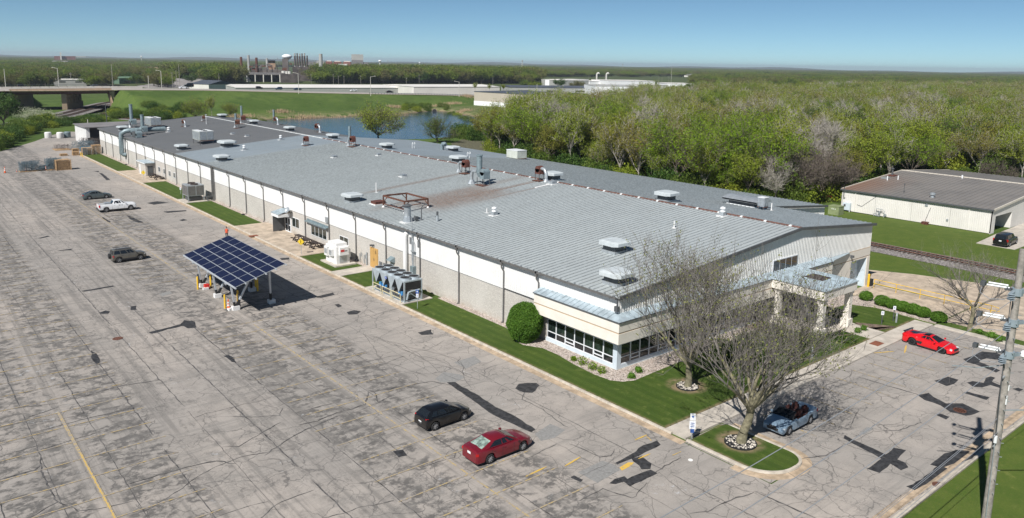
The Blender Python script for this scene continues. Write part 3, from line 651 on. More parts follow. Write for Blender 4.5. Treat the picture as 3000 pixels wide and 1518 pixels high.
# corner office: white sill, glass between mullions, projecting stucco fascia
sill = MB(); sill.box(-.05, .25, -.05, 8.95, .12, .5).box(.25, 20.4, -.05, .25, .12, .5).box(-.05, .3, -.05, .42, .5, 2.85).box(.3, .44, -.05, .3, .5, 2.85).build('white_sill_wall', M_paleblue, FB)
MB().box(-.09, 20.4, -.09, .3, -.05, .14).box(-.09, .3, .3, 8.95, -.05, .14).build('plinth', M_conc, FB)
MB().box(.05, .3, .4, 8.9, 2.36, 3.7).box(.3, 33.4, .05, .3, 2.36, 4.9).box(20.4, 33.4, .02, .3, 0.1, 2.36).build('head_wall', M_soffit, FB)  # wall above the glass coloured dark as the soffit's shadow
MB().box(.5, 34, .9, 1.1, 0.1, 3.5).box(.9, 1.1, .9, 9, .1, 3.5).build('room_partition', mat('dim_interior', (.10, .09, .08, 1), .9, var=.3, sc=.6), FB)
yw = [.41, 1.59, 2.78, 3.95, 5.17, 6.38, 7.6, 8.79]
wl = [('x', yw[i], yw[i+1], i) for i in range(7)]+[('y', .44+1.22*i, .44+1.22*(i+1), i) for i in range(16)]
def wbox(ax, a, b, z0, z1, d0, d1): return (d0, d1, a, b, z0, z1) if ax == 'x' else (a, b, d0, d1, z0, z1)
for ax, a, b, i in wl:
    f = MB(); t = .045
    f.box(*wbox(ax, a, a+t, .5, 2.36, -.03, .08)).box(*wbox(ax, b-t, b, .5, 2.36, -.03, .08)).box(*wbox(ax, a+t, b-t, 2.28, 2.36, -.03, .08)).box(*wbox(ax, a+t, b-t, .5, .56, -.03, .08)).box(*wbox(ax, a+t, b-t, 1.1, 1.17, -.03, .08))
    vent = i in ((1, 4) if ax == 'x' else (1, 4, 7, 10, 13))
    if vent: f.box(*wbox(ax, a+t, b-t, .76, .84, -.05, .08)).box(*wbox(ax, a+t, a+t+.06, .84, 1.1, -.05, .08)).box(*wbox(ax, b-t-.06, b-t, .84, 1.1, -.05, .08))
    fo = f.build('window', M_frame, FB)
    MB().box(*wbox(ax, a+t, b-t, 1.17, 2.28, .02, .04)).build('pane', M_glass2 if (i < 3 or (ax == 'x' and i > 4)) else M_glass, fo)
    if vent:
        MB().box(*wbox(ax, a+t+.06, b-t-.06, .84, 1.1, .02, .04)).build('pane', M_glass, fo); MB().box(*wbox(ax, a+t, b-t, .56, .76, .02, .04)).build('pane', M_glass, fo)
    else: MB().box(*wbox(ax, a+t, b-t, .56, 1.1, .02, .04)).build('pane', M_glass, fo)
def fascia(z0, z1, off, m, name):
    MB().prism([(-.95+off, 9.75-off), (-.95+off, -.95+off), (33.4, -.95+off), (33.4, -.75), (-.7, -.7), (-.7, 9.75-off)], z0, z1).build(name, m, FB)
fascia(3.86, 4.80, 0, M_stucco, 'fascia'); fascia(3.73, 3.86, .035, M_stripe, 'stripe'); fascia(2.83, 3.73, 0, M_stucco, 'fascia')
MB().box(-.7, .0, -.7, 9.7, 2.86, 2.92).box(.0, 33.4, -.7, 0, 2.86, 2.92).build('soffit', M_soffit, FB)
MB().box(-.9, 0, 9.45, 9.72, 2.86, 4.8).build('fascia', M_stucco, FB)
cr = MB().add([(-1.02, 9.8, 4.80), (-1.02, -1.02, 4.80), (0.02, 0.02, 5.14), (.02, 9.8, 5.14), (33.5, -1.02, 4.80), (33.5, .02, 5.14), (-1.02, 9.8, 4.74), (-1.02, -1.02, 4.74), (33.5, -1.02, 4.74)],
   [(0, 1, 2, 3), (1, 4, 5, 2), (0, 6, 7, 1), (1, 7, 8, 4)]).build('canopy_roof', M_bluroof, FB)
s_ = MB().add([(-1.03, -.02, 4.82), (-1.03, .02, 4.82), (0, .02, 5.16), (0, -.02, 5.16), (-1.03, 0, 4.88), (0, 0, 5.2)], [(0, 4, 5, 3), (4, 1, 2, 5), (0, 1, 4)]).mesh('seam', M_bluroof)
for i in range(16): inst('seam', s_, cr, (0, .35+.6*i, 0))
for i in range(55): inst('seam', s_, cr, (.35+.6*i, -.01, 0), R(90))
MB().box(-1.06, -1.0, -1.06, 9.8, 4.70, 4.79).box(-1.0, 33.5, -1.06, -1.0, 4.70, 4.79).build('drip_edge', M_trim, FB)
# entrance porch
pz = 4.86
pr = MB().prism([(21.3, -6.75), (27.75, -6.75), (27.75, -.96), (21.3, -.96)], pz-.05, pz).prism([(33.5, -.96), (38.6, -.2), (38.6, .0), (33.5, .0)], pz-.05, pz).build('porch_roof', M_bluroof, FB)
for k in range(14): MB().box(21.5+.47*k, 21.54+.47*k, -6.74, -1, pz, pz+.05).build('seam', M_bluroof, pr)
MB().box(24.6, 26.4, -4.6, -2.6, pz, pz+.06).build('skylight', M_brown, pr)
MB().box(21.4, 27.65, -6.65, -6.35, pz-.95, pz-.05).box(21.4, 21.7, -6.35, -.96, pz-.95, pz-.05).box(27.35, 27.65, -6.35, -.96, pz-.95, pz-.05).build('porch_fascia', M_stucco, FB)
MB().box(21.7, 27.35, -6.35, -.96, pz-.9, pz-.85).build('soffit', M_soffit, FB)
for cx, cy in ((22.0, -6.15), (27.1, -6.15), (22.0, -1.5), (27.1, -1.5)):
    c_ = MB().prism([(cx-.28, cy-.28), (cx+.28, cy-.28), (cx+.28, cy+.28), (cx-.28, cy+.28)], .12, pz-.92).build('column', M_stucco, FB)
    MB().box(cx-.42, cx+.42, cy-.42, cy+.42, .12, .95).build('plinth', M_stucco, c_); MB().box(cx-.36, cx+.36, cy-.36, cy+.36, pz-1.25, pz-.92).build('capital', M_stucco, c_)
for k in range(6):
    f = MB().box(22.5+.78*k, 22.56+.78*k, -.1, -.02, .14, 2.4).box(22.5+.78*k, 23.28+.78*k, -.1, -.02, 2.34, 2.4).build('window', M_frame, FB)
    MB().box(22.56+.78*k, 23.28+.78*k, -.07, -.05, .16, 2.34).build('pane', M_glass, f)

# roof: standing seam panels, each a piece of its own where the picture shows them, the far ones joined
PW = .6115
def roofpan(x0, x1, w=PW):
    z0, z1 = rz(x0), rz(x1); mb = MB()
    mb.quad((x0, 0, z0), (x1, 0, z1), (x1, w, z1), (x0, w, z0)) if True else 0
    h = .075; a, b = -.028, .028
    mb.add([(x0, a, z0), (x1, a, z1), (x1, a*.4, z1+h), (x0, a*.4, z0+h), (x0, b, z0), (x1, b, z1), (x1, b*.4, z1+h), (x0, b*.4, z0+h)],
           [(0, 1, 2, 3), (3, 2, 6, 7), (7, 6, 5, 4), (0, 3, 7, 4)], 1)
    mb.quad((x0, 0, z0-.09), (x0, w, z0-.09), (x0, w, z0), (x0, 0, z0)) if x0 < 0 else mb.quad((x1, 0, z1), (x1, w, z1), (x1, w, z1-.09), (x1, 0, z1-.09))
    return mb
NP = 312
mA = roofpan(-.32, RX).mesh('roof_panel', [M_roofA, M_seam]); mAd = roofpan(-.32, RX).mesh('roof_panel', [M_roofD, M_roofD])
mB1 = roofpan(RX, 44.1).mesh('roof_panel', [M_roofB, M_seam]); mB2 = roofpan(RX, 57.3).mesh('roof_panel', [M_roofB, M_seam])
far = MB(); far2 = MB()
pf_, pb1, pb2, pb3 = roofpan(-.32, RX), roofpan(RX, 57.3), roofpan(RX, 41.3), 0
for i in range(NP):
    y = -.32+PW*i
    if i < 170: inst('roof_panel', mA, FB, (0, y, 0))
    elif i < 199: far.add([(a, b+y, c) for a, b, c in pf_.v], pf_.f)
    else: far2.add([(a, b+y, c) for a, b, c in pf_.v], pf_.f)
    if i < 22: inst('roof_panel', mB1, FB, (0, y, 0))
    elif i < 125: inst('roof_panel', mB2, FB, (0, y, 0))
    elif i < 199: far.add([(a, b+y, c) for a, b, c in pb1.v], pb1.f)
    else: far2.add([(a, b+y, c) for a, b, c in pb2.v], pb2.f)
far.build('roof_panel', M_roofB, FB, kind='stuff'); far2.build('roof_panel', M_roofD, FB, kind='stuff')
# rake trim, ridge caps with pale clips
def rake(x0, x1, y, m=M_trim): MB().add([(x0, y-.04, rz(x0)-.2), (x1, y-.04, rz(x1)-.2), (x1, y-.04, rz(x1)+.09), (x0, y-.04, rz(x0)+.09), (x0, y+.12, rz(x0)+.09), (x1, y+.12, rz(x1)+.09), (x0, y+.12, rz(x0)-.2), (x1, y+.12, rz(x1)-.2)], [(0, 1, 2, 3), (3, 2, 5, 4), (0, 6, 7, 1)]).build('rake_trim', m, FB)
rake(-.35, RX, -.34); rake(RX, 44.15, -.34); rake(44.1, 57.35, 12.9); rake(-.35, RX, YL+.9, M_trim); rake(RX, 41.3, YL+.9)
M_ridge = mat('rusty_ridge_cap', (.13, .065, .05, 1), .7, var=.35, sc=3); M_ridge2 = mat('pale_ridge_cap', (.50, .52, .52, 1), .6, var=.1)
for k in range(63):
    y0 = -.3+3.03*k; y1 = min(y0+3.0, YL+.5); mm = M_ridge if y0 < 110 else M_ridge2
    MB().add([(RX-.22, y0, HR+.02), (RX-.22, y1, HR+.02), (RX, y1, HR+.13), (RX, y0, HR+.13), (RX+.22, y1, HR+.02), (RX+.22, y0, HR+.02), (RX-.22, y0, HR-.06), (RX-.22, y1, HR-.06), (RX+.22, y1, HR-.06), (RX+.22, y0, HR-.06)], [(0, 3, 2, 1), (3, 5, 4, 2), (0, 1, 7, 6), (5, 9, 8, 4)]).build('ridge_cap', mm, FB)
rc = MB().add([(-.34, -.2, .0), (.34, -.2, .0), (.34, .2, .0), (-.34, .2, .0), (-.28, -.16, .11), (0, -.16, .19), (.28, -.16, .11), (-.28, .16, .11), (0, .16, .19), (.28, .16, .11)], [(4, 5, 8, 7), (5, 6, 9, 8), (0, 1, 6, 5, 4), (3, 7, 8, 9, 2), (0, 4, 7, 3), (1, 2, 9, 6)]).mesh('ridge_clip', M_white)
for k in range(45): inst('ridge_clip', rc, FB, (RX, 1.0+3.03*k, HR), 0, (.8, .8, .8))
# eaves gutter, straps, downpipes
for a, b in zip(mb_y[:-1], mb_y[1:]):
    MB().add([(-.5, a, HE-.02), (-.5, b-.01, HE-.02), (-.5, b-.01, HE-.22), (-.5, a, HE-.22), (-.32, b-.01, HE-.24), (-.32, a, HE-.24), (-.02, b-.01, HE-.3), (-.02, a, HE-.3), (-.46, a, HE-.02), (-.46, b-.01, HE-.02), (-.46, a, HE-.16), (-.46, b-.01, HE-.16), (-.3, a, HE-.16), (-.3, b-.01, HE-.16)],
       [(0, 3, 2, 1), (3, 5, 4, 2), (5, 7, 6, 4), (0, 1, 9, 8), (8, 9, 11, 10), (10, 11, 13, 12)]).build('gutter', M_gutterm, FB)
st = MB().box(-.53, -.26, -.03, .03, -.03, .035).mesh('gutter_strap', M_galv)
for i in range(120): inst('gutter_strap', st, FB, (0, .4+.92*i, HE))
dp = MB()
dp.box(-.5, -.3, -.11, .11, -.55, -.02).pipe([(-.4, 0, -.5), (-.4, 0, -.75), (-.34, -.05, -.9), (-.13, -.05, -1.2), (-.13, -.05, -1.5), (-.13, -.05, -6.25), (-.3, -.05, -6.5)], .075, 6)
dm = dp.mesh('downpipe', M_gutterm, 40)
for y in BY: inst('downpipe', dm, FB, (0, y, HE))
MB().box(-.5, -.3, 10.0, 10.22, 6.1, 6.62).pipe([(-.4, 10.1, 6.1), (-.4, 10.1, 5.9), (-.13, 10.05, 5.5), (-.13, 10.05, 4.9)], .075, 6).build('downpipe', M_gutterm, FB)
for y in (99.6, 100.05): MB().box(-.32, -.05, y, y+.2, .2, HE-.05).build('downpipe', M_gutterm, FB)
MB().cyl((-.2, 0.05, 5.5), (-.2, .05, 6.3), .05, n=8).obox((-.22, .05, 5.55), (.3, .35, .45)).build('wall_light', M_trim, FB)
# windows and doors of the long wall
def win(y0, y1, z0, z1, n, dark=M_glass2):
    f = MB(); t = .06; W_ = (y1-y0-t)/n; f.box(-.06, -.002, y0, y1, z0, z0+t).box(-.06, -.002, y0, y1, z1-t, z1)
    for k in range(n+1): f.box(-.06, -.002, y0+W_*k, y0+W_*k+t, z0+t, z1-t)
    fo = f.build('window', M_frame, FB)
    for k in range(n): MB().box(-.03, -.008, y0+W_*k+t, y0+W_*(k+1), z0+t, z1-t).build('pane', dark, fo)
win(63.2, 65.7, 1.2, 2.65, 2); win(54.3, 59.2, 1.15, 2.62, 4); win(48.0, 50.45, 1.2, 2.65, 2)
for y in (133.6, 129.8, 126.1, 122.8): win(y, y+1.5, 1.3, 2.4, 2)
MB().box(-.42, -.0, 53.7, 60.5, 2.98, 3.04).box(-.44, -.4, 53.7, 60.5, 2.88, 3.06).box(-.1, 0, 53.7, 60.5, 3.04, 3.3).build('awning', M_bluegrey, FB)
MB().box(-.16, 0, 53.7, 54.4, 3.75, 4.5).build('vent_grille', M_galv, FB)
def louvre(y0, y1, z0, z1):
    f = MB().box(-.05, 0, y0, y1, z0, z1).build('louvre', M_gutterm, FB); n = int((z1-z0)/.1)
    for k in range(n): MB().obox((-.07, (y0+y1)/2, z0+.06+(z1-z0-.06)*k/n), (.07, y1-y0-.08, .02), (0, R(35), 0)).build('slat', M_galv, f)
louvre(39.25, 39.95, .58, 1.25); louvre(38.3, 39.0, .58, 1.25); louvre(32.3, 32.85, 4.85, 5.65); louvre(30.6, 31.15, 4.75, 5.5)
td = MB().box(-.05, .0, 40.25, 42.2, .13, 2.68).build('double_door', mat('mustard_door', (.50, .30, .10, 1), .5, var=.06), FB)
for k in range(2): MB().box(-.075, -.05, 40.3+.95*k, 41.2+.95*k, .16, 2.62).build('door_leaf', bpy.data.materials['mustard_door'], td)
MB().obox((-.08, 41.1, 1.2), (.02, .06, .3)).obox((-.08, 41.35, 1.2), (.02, .06, .3)).build('handle', M_trim, td)
MB().box(-.085, -.077, 40.6, 40.85, 2.2, 2.25).box(-.085, -.077, 40.8, 40.85, 2.0, 2.4).box(-.085, -.077, 40.6, 40.65, 2.0, 2.22).box(-.085, -.077, 40.6, 40.85, 2.0, 2.05).box(-.085, -.077, 40.6, 40.85, 2.36, 2.41).build('door_number', M_black, td)
MB().obox((-.2, 41.6, 2.98), (.35, .2, .18)).obox((-.2, 41.2, 3.05), (.3, .18, .16)).build('wall_light', M_trim, FB)
MB().add([(-.02, 36.2, 2.5), (-.02, 37.2, 2.5), (-.75, 36.3, 2.1), (-.75, 37.1, 2.1), (-.02, 36.2, 1.8), (-.02, 37.2, 1.8)], [(0, 2, 3, 1), (0, 4, 2), (1, 3, 5), (2, 4, 5, 3)]).build('exhaust_hood', M_bluegrey, FB)
MB().pipe([(-.35, 33.3, .3), (-.35, 33.3, 5.7), (-.3, 33.3, 5.95), (0, 33.3, 6.05)], .27, 10).build('white_duct', M_white, FB, 40)
MB().box(-.45, 0, 31.5, 32.15, .6, 2.4).build('electric_cabinet', M_bluegrey, FB)
MB().pipe([(-.25, 31.6, 2.4), (-.25, 31.6, 5.2), (-.25, 31.9, 5.5), (-.3, 31.9, 8.2)], .05, 6).pipe([(-.2, 31.95, 2.4), (-.2, 31.95, 6.0)], .07, 6).pipe([(-.2, 32.1, 2.9), (-.2, 32.1, 6.3)], .04, 6).box(-.35, -.1, 31.45, 32.2, 4.1, 4.2).build('conduit', M_galv, FB)
MB().pipe([(-.15, 44.7, .2), (-.15, 44.7, 1.3), (-.15, 44.3, 1.5), (-.15, 44.3, 1.0)], .05, 6).pipe([(-.15, 43.6, .2), (-.15, 43.6, 1.3), (-.15, 43.2, 1.45), (-.15, 43.2, .9)], .05, 6).pipe([(-.15, 42.9, .1), (-.15, 42.9, 1.8)], .09, 6).build('gas_pipe', M_galv, FB)
MB().pipe([(-.6, 36.1, .2), (-.6, 36.1, .95), (-.2, 35.6, .95), (-.2, 35.4, .3)], .09, 8).cyl((-.6, 36.1, .8), (-.6, 36.1, 1.35), .05).obox((-.5, 35.8, 1.0), (.3, .5, .2)).build('hydrant_valve', mat('copper_valve', (.35, .13, .09, 1), .6), FB)
for (y, m_) in ((168.2, 'fan'), (12.4, 'fan')):
    pass
for i, y in enumerate(BY):
    if i in (3, 6, 13, 15, 20): MB().lathe([(.0, 0), (.3, 0), (.28, .12), (.1, .2), (0, .2)], 10, (-.75, y-.2, .11)).build('drain_cover', M_black, FB)
# canopied doors
def canopy_door(y0, y1, zt, far=False):
    c_ = MB().add([(-2.0, y1+.1, zt), (-2.0, y0-.1, zt), (0, y0-.1, zt+.45), (0, y1+.1, zt+.45), (-2.0, y1+.1, zt-.08), (-2.0, y0-.1, zt-.08)], [(0, 1, 2, 3), (0, 4, 5, 1)]).build('door_canopy', M_bluroof, FB)
    for k in range(5):
        yy = y0+(y1-y0)*k/4; MB().add([(-2.02, yy-.02, zt+.01), (-2.02, yy+.02, zt+.01), (0, yy+.02, zt+.47), (0, yy-.02, zt+.47), (-2.02, yy, zt+.06), (0, yy, zt+.51)], [(0, 4, 5, 3), (4, 1, 2, 5)]).build('seam', M_bluroof, c_)
    MB().box(-1.95, -.05, y0-.02, y0+.06, zt-.5, zt).box(-1.95, -.05, y1-.06, y1+.02, zt-.5, zt).box(-1.97, -1.9, y0, y1, zt-.5, zt-.05).build('skirt', M_alum, c_)
    MB().box(-1.9, -.1, y1-.3, y1-.25, .15, zt-.5).build('side_screen', M_trim, c_)
canopy_door(66.2, 68.7, 3.1)
d_ = MB().box(-.1, -.0, 66.1, 68.0, .13, 2.4).build('glazed_door', M_frame, FB)
for a in (66.2, 67.15): MB().box(-.12, -.1, a+.08, a+.75, 1.3, 2.2).build('pane', M_glass, d_); MB().box(-.12, -.1, a+.08, a+.75, .3, 1.15).build('pane', M_glass, d_)
vest = MB().box(-2.0, -.0, 137.6, 143.6, .1, 2.9).build('entrance_vestibule', M_block, FB)
MB().box(-2.2, .0, 137.2, 143.9, 2.9, 3.05).build('roof', M_bluroof, vest); MB().box(-2.24, -2.18, 137.2, 143.9, 2.75, 2.95).build('trim', M_alum, vest)
MB().box(-1.6, -.5, 137.52, 137.6, .14, 2.3).build('door', M_trim, vest); MB().box(-2.03, -2.0, 141.6, 142.6, .14, 2.3).build('door', M_alum, vest)
# satellite dish by the canopy
ds = thing('satellite_dish', 'grey satellite dish bracketed to the wall beside the glazed canopy door', 'satellite dish', (-.7, 65.6, 3.7))
MB().lathe([(.02, 0), (.25, .04), (.45, .16), (.47, .16), (.26, .0), (.02, -.03)], 18).build('reflector', M_galv, ds, 40).rotation_euler = (0, R(-60), R(15))
MB().bar((.1, 0, 0), (.7, 0, -.5), .06).bar((-.1, 0, 0), (-.5, 0, .1), .03).build('bracket', M_trim, ds)
# large duct over the far eaves
bd = MB().pipe([(9, 161, 8.3), (1.2, 161.5, 8.2), (.0, 161.8, 8.0), (-.8, 162.2, 7.4), (-.9, 162.3, 6.4), (-.9, 162.6, 2.6), (-.5, 162.4, 2.3), (0, 162.2, 2.2)], .55, 12).build('exhaust_duct', M_bluegrey, FB, 50)

# ================================================================== ROOFTOP EQUIPMENT
M_hood = mat('pale_hood_steel', (.50, .54, .55, 1), .5, var=.08, sc=1.5)
def hood_vent(first=[None]):
    r = thing('roof_vent', 'x', 'roof vent', group='hooded vents on the factory roof')
    MB().box(-.9, .9, -.9, .9, -.18, .1).build('curb', M_galv, r)
    MB().box(-.8, .8, -.8, .8, .1, .85).build('neck', M_trim, r)
    s = 1.32; b = .42; P = [(-s, -s+b), (-s+b, -s), (s-b, -s), (s, -s+b), (s, s-b), (s-b, s), (-s+b, s), (-s, s-b)]
    Q = [(x*.74, y*.74) for x, y in P]
    v = [(x, y, .68) for x, y in P]+[(x, y, .98) for x, y in P]+[(x, y, 1.1) for x, y in Q]
    f = [(i, (i+1) % 8, 8+(i+1) % 8, 8+i) for i in range(8)]+[(8+i, 8+(i+1) % 8, 16+(i+1) % 8, 16+i) for i in range(8)]+[tuple(range(16, 24)), tuple(range(7, -1, -1))]
    MB().add(v, f).build('hood', M_hood, r)
    return r
HV = [ # x, y, scale, flat, label
 (8.81, 8.91, 1.0, 'square grey hood vent on the near front slope, upper of two by the gable'),
 (2.2, 2.4, 1.0, 'square grey hood vent on the front slope at the very corner beside the eaves'),
 (2.4, 51.3, .95, 'hood vent by the eaves of the front slope just before the rusty empty frame'),
 (2.6, 102.6, 1.0, 'hood vent by the front eaves above the wall-side cooling unit'),
 (9.59, 119.5, 1.25, 'large flat hood vent on the dark and light roof boundary of the front slope'),
 (2.2, 125.3, .95, 'hood vent near the front eaves beside the pale rooftop condenser'),
 (2.9, 177.0, 1.0, 'hood vent at the far end of the front slope behind the big exhaust duct'),
 (29.3, 64.3, 1.0, 'hood vent just over the ridge behind the rust-red blower with two short legs'),
 (29.3, 40.6, 1.0, 'hood vent just over the ridge behind the curved silver duct'),
 (29.5, 19.5, 1.0, 'hood vent just over the ridge, nearest of the ridge row'),
 (45.6, 89.0, .95, 'hood vent low on the rear slope next to the bent blue tube'),
 (30.0, 89.2, .95, 'hood vent over the ridge, third of the ridge row from the near gable'),
 (30.0, 112.1, .95, 'hood vent over the ridge in front of the tip of the pond tree'),
 (29.8, 134.1, .95, 'hood vent over the ridge between the pond tree and the far stacks'),
 (30.1, 157.6, .95, 'hood vent over the ridge beside the pair of thin far stacks'),
 (31.6, 185.4, .95, 'last hood vent over the ridge at the far gable')]
h0 = hood_vent()
for i, (x, y, s, lb) in enumerate(HV):
    o = h0 if i == 0 else copy_tree(h0); o.location = (x, y, rz(x)+.1); o.scale = (s, s, s); o['label'] = lb
# the wide two-bay vent near the gable end of the rear slope
wv = thing('roof_vent', 'wide barrel-topped vent on the rear slope close to the near gable', 'roof vent', (39.6, 14.6, rz(39.6)+.1), 0, 'hooded vents on the factory roof')
MB().box(-1.3, 1.3, -2.1, 2.1, -.2, .12).build('curb', M_alum, wv); MB().box(-1.1, 1.1, -1.9, 1.9, .12, .7).build('neck', M_trim, wv)
hv = MB(); n = 9; pr_ = [(-1.7+3.4*i/n, .62+.5*math.sin(math.pi*(.12+.76*i/n))) for i in range(n+1)]
v = [(a, -2.6, b) for a, b in pr_]+[(a, 2.6, b) for a, b in pr_]; k = n+1
hv.add(v+[(-1.7, -2.6, .6), (1.7, -2.6, .6), (-1.7, 2.6, .6), (1.7, 2.6, .6)], [(i, i+1, k+i+1, k+i) for i in range(n)]+[tuple(range(k-1, -1, -1))+(2*k, 2*k+1), tuple(range(k, 2*k))+(2*k+3, 2*k+2), (2*k, 2*k+1, 2*k+3, 2*k+2)])
hv.build('hood', M_galv, wv, 30)
def small_vent(x, y, lb, s=1.0):
    r = thing('exhaust_vent', lb, 'exhaust vent', (x, y, rz(x)), 0, 'little round exhaust vents on the factory roof'); r.scale = (s, s, s)
    MB().box(-.6, .6, -.5, .5, -.1, .03).build('flashing', M_white, r)
    MB().box(-.3, .3, -.3, .3, .0, .45).build('curb', M_galv, r)
    MB().lathe([(.32, .45), (.34, .55), (.2, .62), (.18, .74), (.33, .8), (.31, .95), (.1, 1.05), (0, 1.06)], 12).build('cap', M_alum, r, 40); return r
small_vent(10.1, 29.9, 'silver round exhaust vent alone in the middle of the near front slope'); small_vent(26.6, 9.0, 'silver exhaust vent on white flashing beside the ridge near the gable')
small_vent(10.4, 112, 'small round vent right of the large flat hood vent'); small_vent(9.6, 160.3, 'small domed vent alone on the dark far roof', 1.2); small_vent(21, 118.8, 'small vent on the light roof near the colour change below the ridge')
def roof_box(name, cat, x, y, sx, sy, h, m, lb, m2=None):
    r = thing(name, lb, cat, (x, y, rz(x))); MB().box(-sx/2-.15, sx/2+.15, -sy/2-.15, sy/2+.15, -.1, .05).build('flashing', m2 or M_white, r)
    MB().box(-sx/2, sx/2, -sy/2, sy/2, 0, h).build('box', m, r); MB().box(-sx/2-.04, sx/2+.04, -sy/2-.04, sy/2+.04, h, h+.05).build('lid', m, r)
roof_box('roof_hatch', 'roof hatch', 26.3, 37.3, .9, .9, .4, M_galv, 'flat grey hatch by the ridge at the top of the white strip')
roof_box('roof_hatch', 'roof hatch', 15.9, 60.2, .8, .8, .35, M_galv, 'small square grey hatch above the start of the rusty streaks')
roof_box('roof_hatch', 'roof hatch', 17.5, 86.6, .8, .8, .35, M_galv, 'small grey hatch in the middle of the pale far roof'); roof_box('roof_hatch', 'roof hatch', 23.6, 81.2, .7, .7, .35, M_galv, 'small grey hatch close to the ridge in the middle of the roof')
roof_box('roof_hatch', 'roof hatch', 18.1, 139.6, .8, .8, .3, M_galv, 'left of two small hatches on the dark far roof'); roof_box('roof_hatch', 'roof hatch', 18.6, 131.9, .8, .8, .3, M_galv, 'right of two small hatches on the dark far roof')
roof_box('roof_curb', 'roof curb', 4.0, 47.1, 1.5, 1.3, .35, M_rustbox, 'rust red capped curb by the eaves beside the rusty frame')
x0, y0, _ = RFT(1570, 551); x1, y1, _ = RFT(1616, 541)
MB().add([(x0, 37.5, rz(x0)+.09), (x0, 37.1, rz(x0)+.09), (x1, 37.1, rz(x1)+.09), (x1, 37.5, rz(x1)+.09), (x0, 37.5, rz(x0)), (x0, 37.1, rz(x0)), (x1, 37.1, rz(x1)), (x1, 37.5, rz(x1))], [(0, 1, 2, 3), (0, 4, 5, 1), (4, 0, 3, 7), (5, 6, 2, 1)]).build('roof_patch', M_white, None, label='white repair strip running down the front slope from the ridge hatch', cat='roof patch')
for x, y, h, lb in ((7.4, 53.6, 1.4, 'tall white vent pipe left of the rusty curb'), (19.2, 9.9, .8, 'short white vent pipe alone above the leaning tree tops'), (10.3, 31.6, .55, 'short white vent stub beside the silver exhaust vent'), (39.1, 10.6, .9, 'white vent pipe on the rear slope next to the small condenser')):
    t = thing('vent_pipe', lb, 'vent pipe', (x, y, rz(x))); MB().cyl((0, 0, 0), (0, 0, h), .07, n=8).build('pipe', M_white, t); MB().lathe([(.3, 0), (.09, .06)], 10).build('boot', M_white, t)
t = thing('vent_pipe', 'short grey pipe with dark cap right of the gooseneck', 'vent pipe', (4.0, 33.1, rz(4))); MB().cyl((0, 0, 0), (0, 0, .7), .16, n=10).build('pipe', M_galv, t); MB().cyl((0, 0, .7), (0, 0, 1.15), .13, n=10).build('cap', M_trim, t)
t = thing('gooseneck_pipe', 'dark bent gooseneck pipe on the roof beside the silver stack', 'pipe', (3.0, 35.0, rz(3))); MB().pipe([(0, 0, 0), (0, 0, 1.5), (.12, -.1, 1.8), (.4, -.35, 1.95), (.6, -.5, 1.9)], .06, 6).build('pipe', M_trim, t)
t = thing('flue_stack', 'wide silver flue with conical rain cap on the eaves beside the rusty frame', 'flue', (1.4, 35.6, rz(1.4)))
MB().prism([(-.75, -.6), (.75, -.6), (.75, .6), (-.75, .6)], -.1, .06).build('flashing', M_white, t); MB().lathe([(.62, 0), (.45, .75), (.42, .8)], 8).build('base', M_galv, t); MB().lathe([(.42, .8), (.42, 1.9)], 14).build('pipe', M_galv, t, 40); MB().lathe([(.34, 1.95), (.62, 2.0), (.1, 2.25), (0, 2.26)], 14).build('cap', M_trim, t)
MB().obox((.9, -.5, .45), (.5, .35, .5), (0, .3, 0)).build('junction_box', M_trim, t)
fr = thing('equipment_frame', 'empty rusty steel angle frame standing on the roof amid rust stains', 'steel frame', (5.2, 42.2, rz(5.2)))
P = [(-1.75, -2.6), (1.75, -2.6), (1.75, 2.6), (-1.75, 2.6)]
for i in range(4):
    a, b = P[i], P[(i+1) % 4]; MB().bar((a[0], a[1], 1.35), (b[0], b[1], 1.35), .16, .2).build('beam', M_rust, fr)
    MB().bar((a[0], a[1], SL*a[0]), (a[0], a[1], 1.3), .14).bar((a[0], a[1], .6), (a[0]+(b[0]-a[0])*.2, a[1]+(b[1]-a[1])*.2, 1.3), .08).build('leg', M_rust, fr)
    MB().lathe([(.2, 0), (.05, .3)], 8, (a[0], a[1], SL*a[0])).build('foot', M_white, fr)
MB().bar((-1.7, -1, .35), (1.7, -1, .5), .1).bar((-1.7, -2.6, .3), (-1.7, 2.6, .3), .1).build('brace', M_rust, fr)
def stack_blower(x, y, lb, H=4.6, s=1.0, m=M_bluegrey, left=1):
    r = thing('exhaust_stack', lb, 'exhaust stack', (x, y, rz(x))); r.scale = (s, s, s)
    MB().cyl((0, .0, 1.8), (0, 0, H), .42, n=14).lathe([(.2, 1.2), (.42, 1.8)], 14).lathe([(.5, H-.05), (.5, H+.05)], 14).build('stack', m, r, 40)
    MB().pipe([(-.1, 1.7, .2), (-.1, 1.7, 1.4), (-.1, 1.5, 1.8), (-.1, 1.1, 1.95), (-.1, .4, 1.95)], .26, 10).build('duct', M_galv, r, 50); MB().lathe([(.6, 0), (.3, .6)], 8, (-.1, 1.7, 0)).build('boot', M_galv, r)
    MB().box(-.2, .9, -1.35, -.35, 1.0, 1.95).cyl((-.2, -.85, 1.95), (.9, -.85, 1.95), .5, n=14).build('blower', m, r, 40)
    for a, b in ((-.15, -1.3), (.85, -1.3), (-.15, .3), (.85, .3)): MB().bar((a, b, SL*a), (a, b, 1.1), .07).build('leg', M_trim, r)
    MB().box(-.5, 1.1, -1.7, .5, .03, .07).build('base_rail', M_rust, r); return r
stack_blower(19.5, 45.4, 'tall blue grey exhaust stack with blower on legs in the middle of the near roof', 4.3)
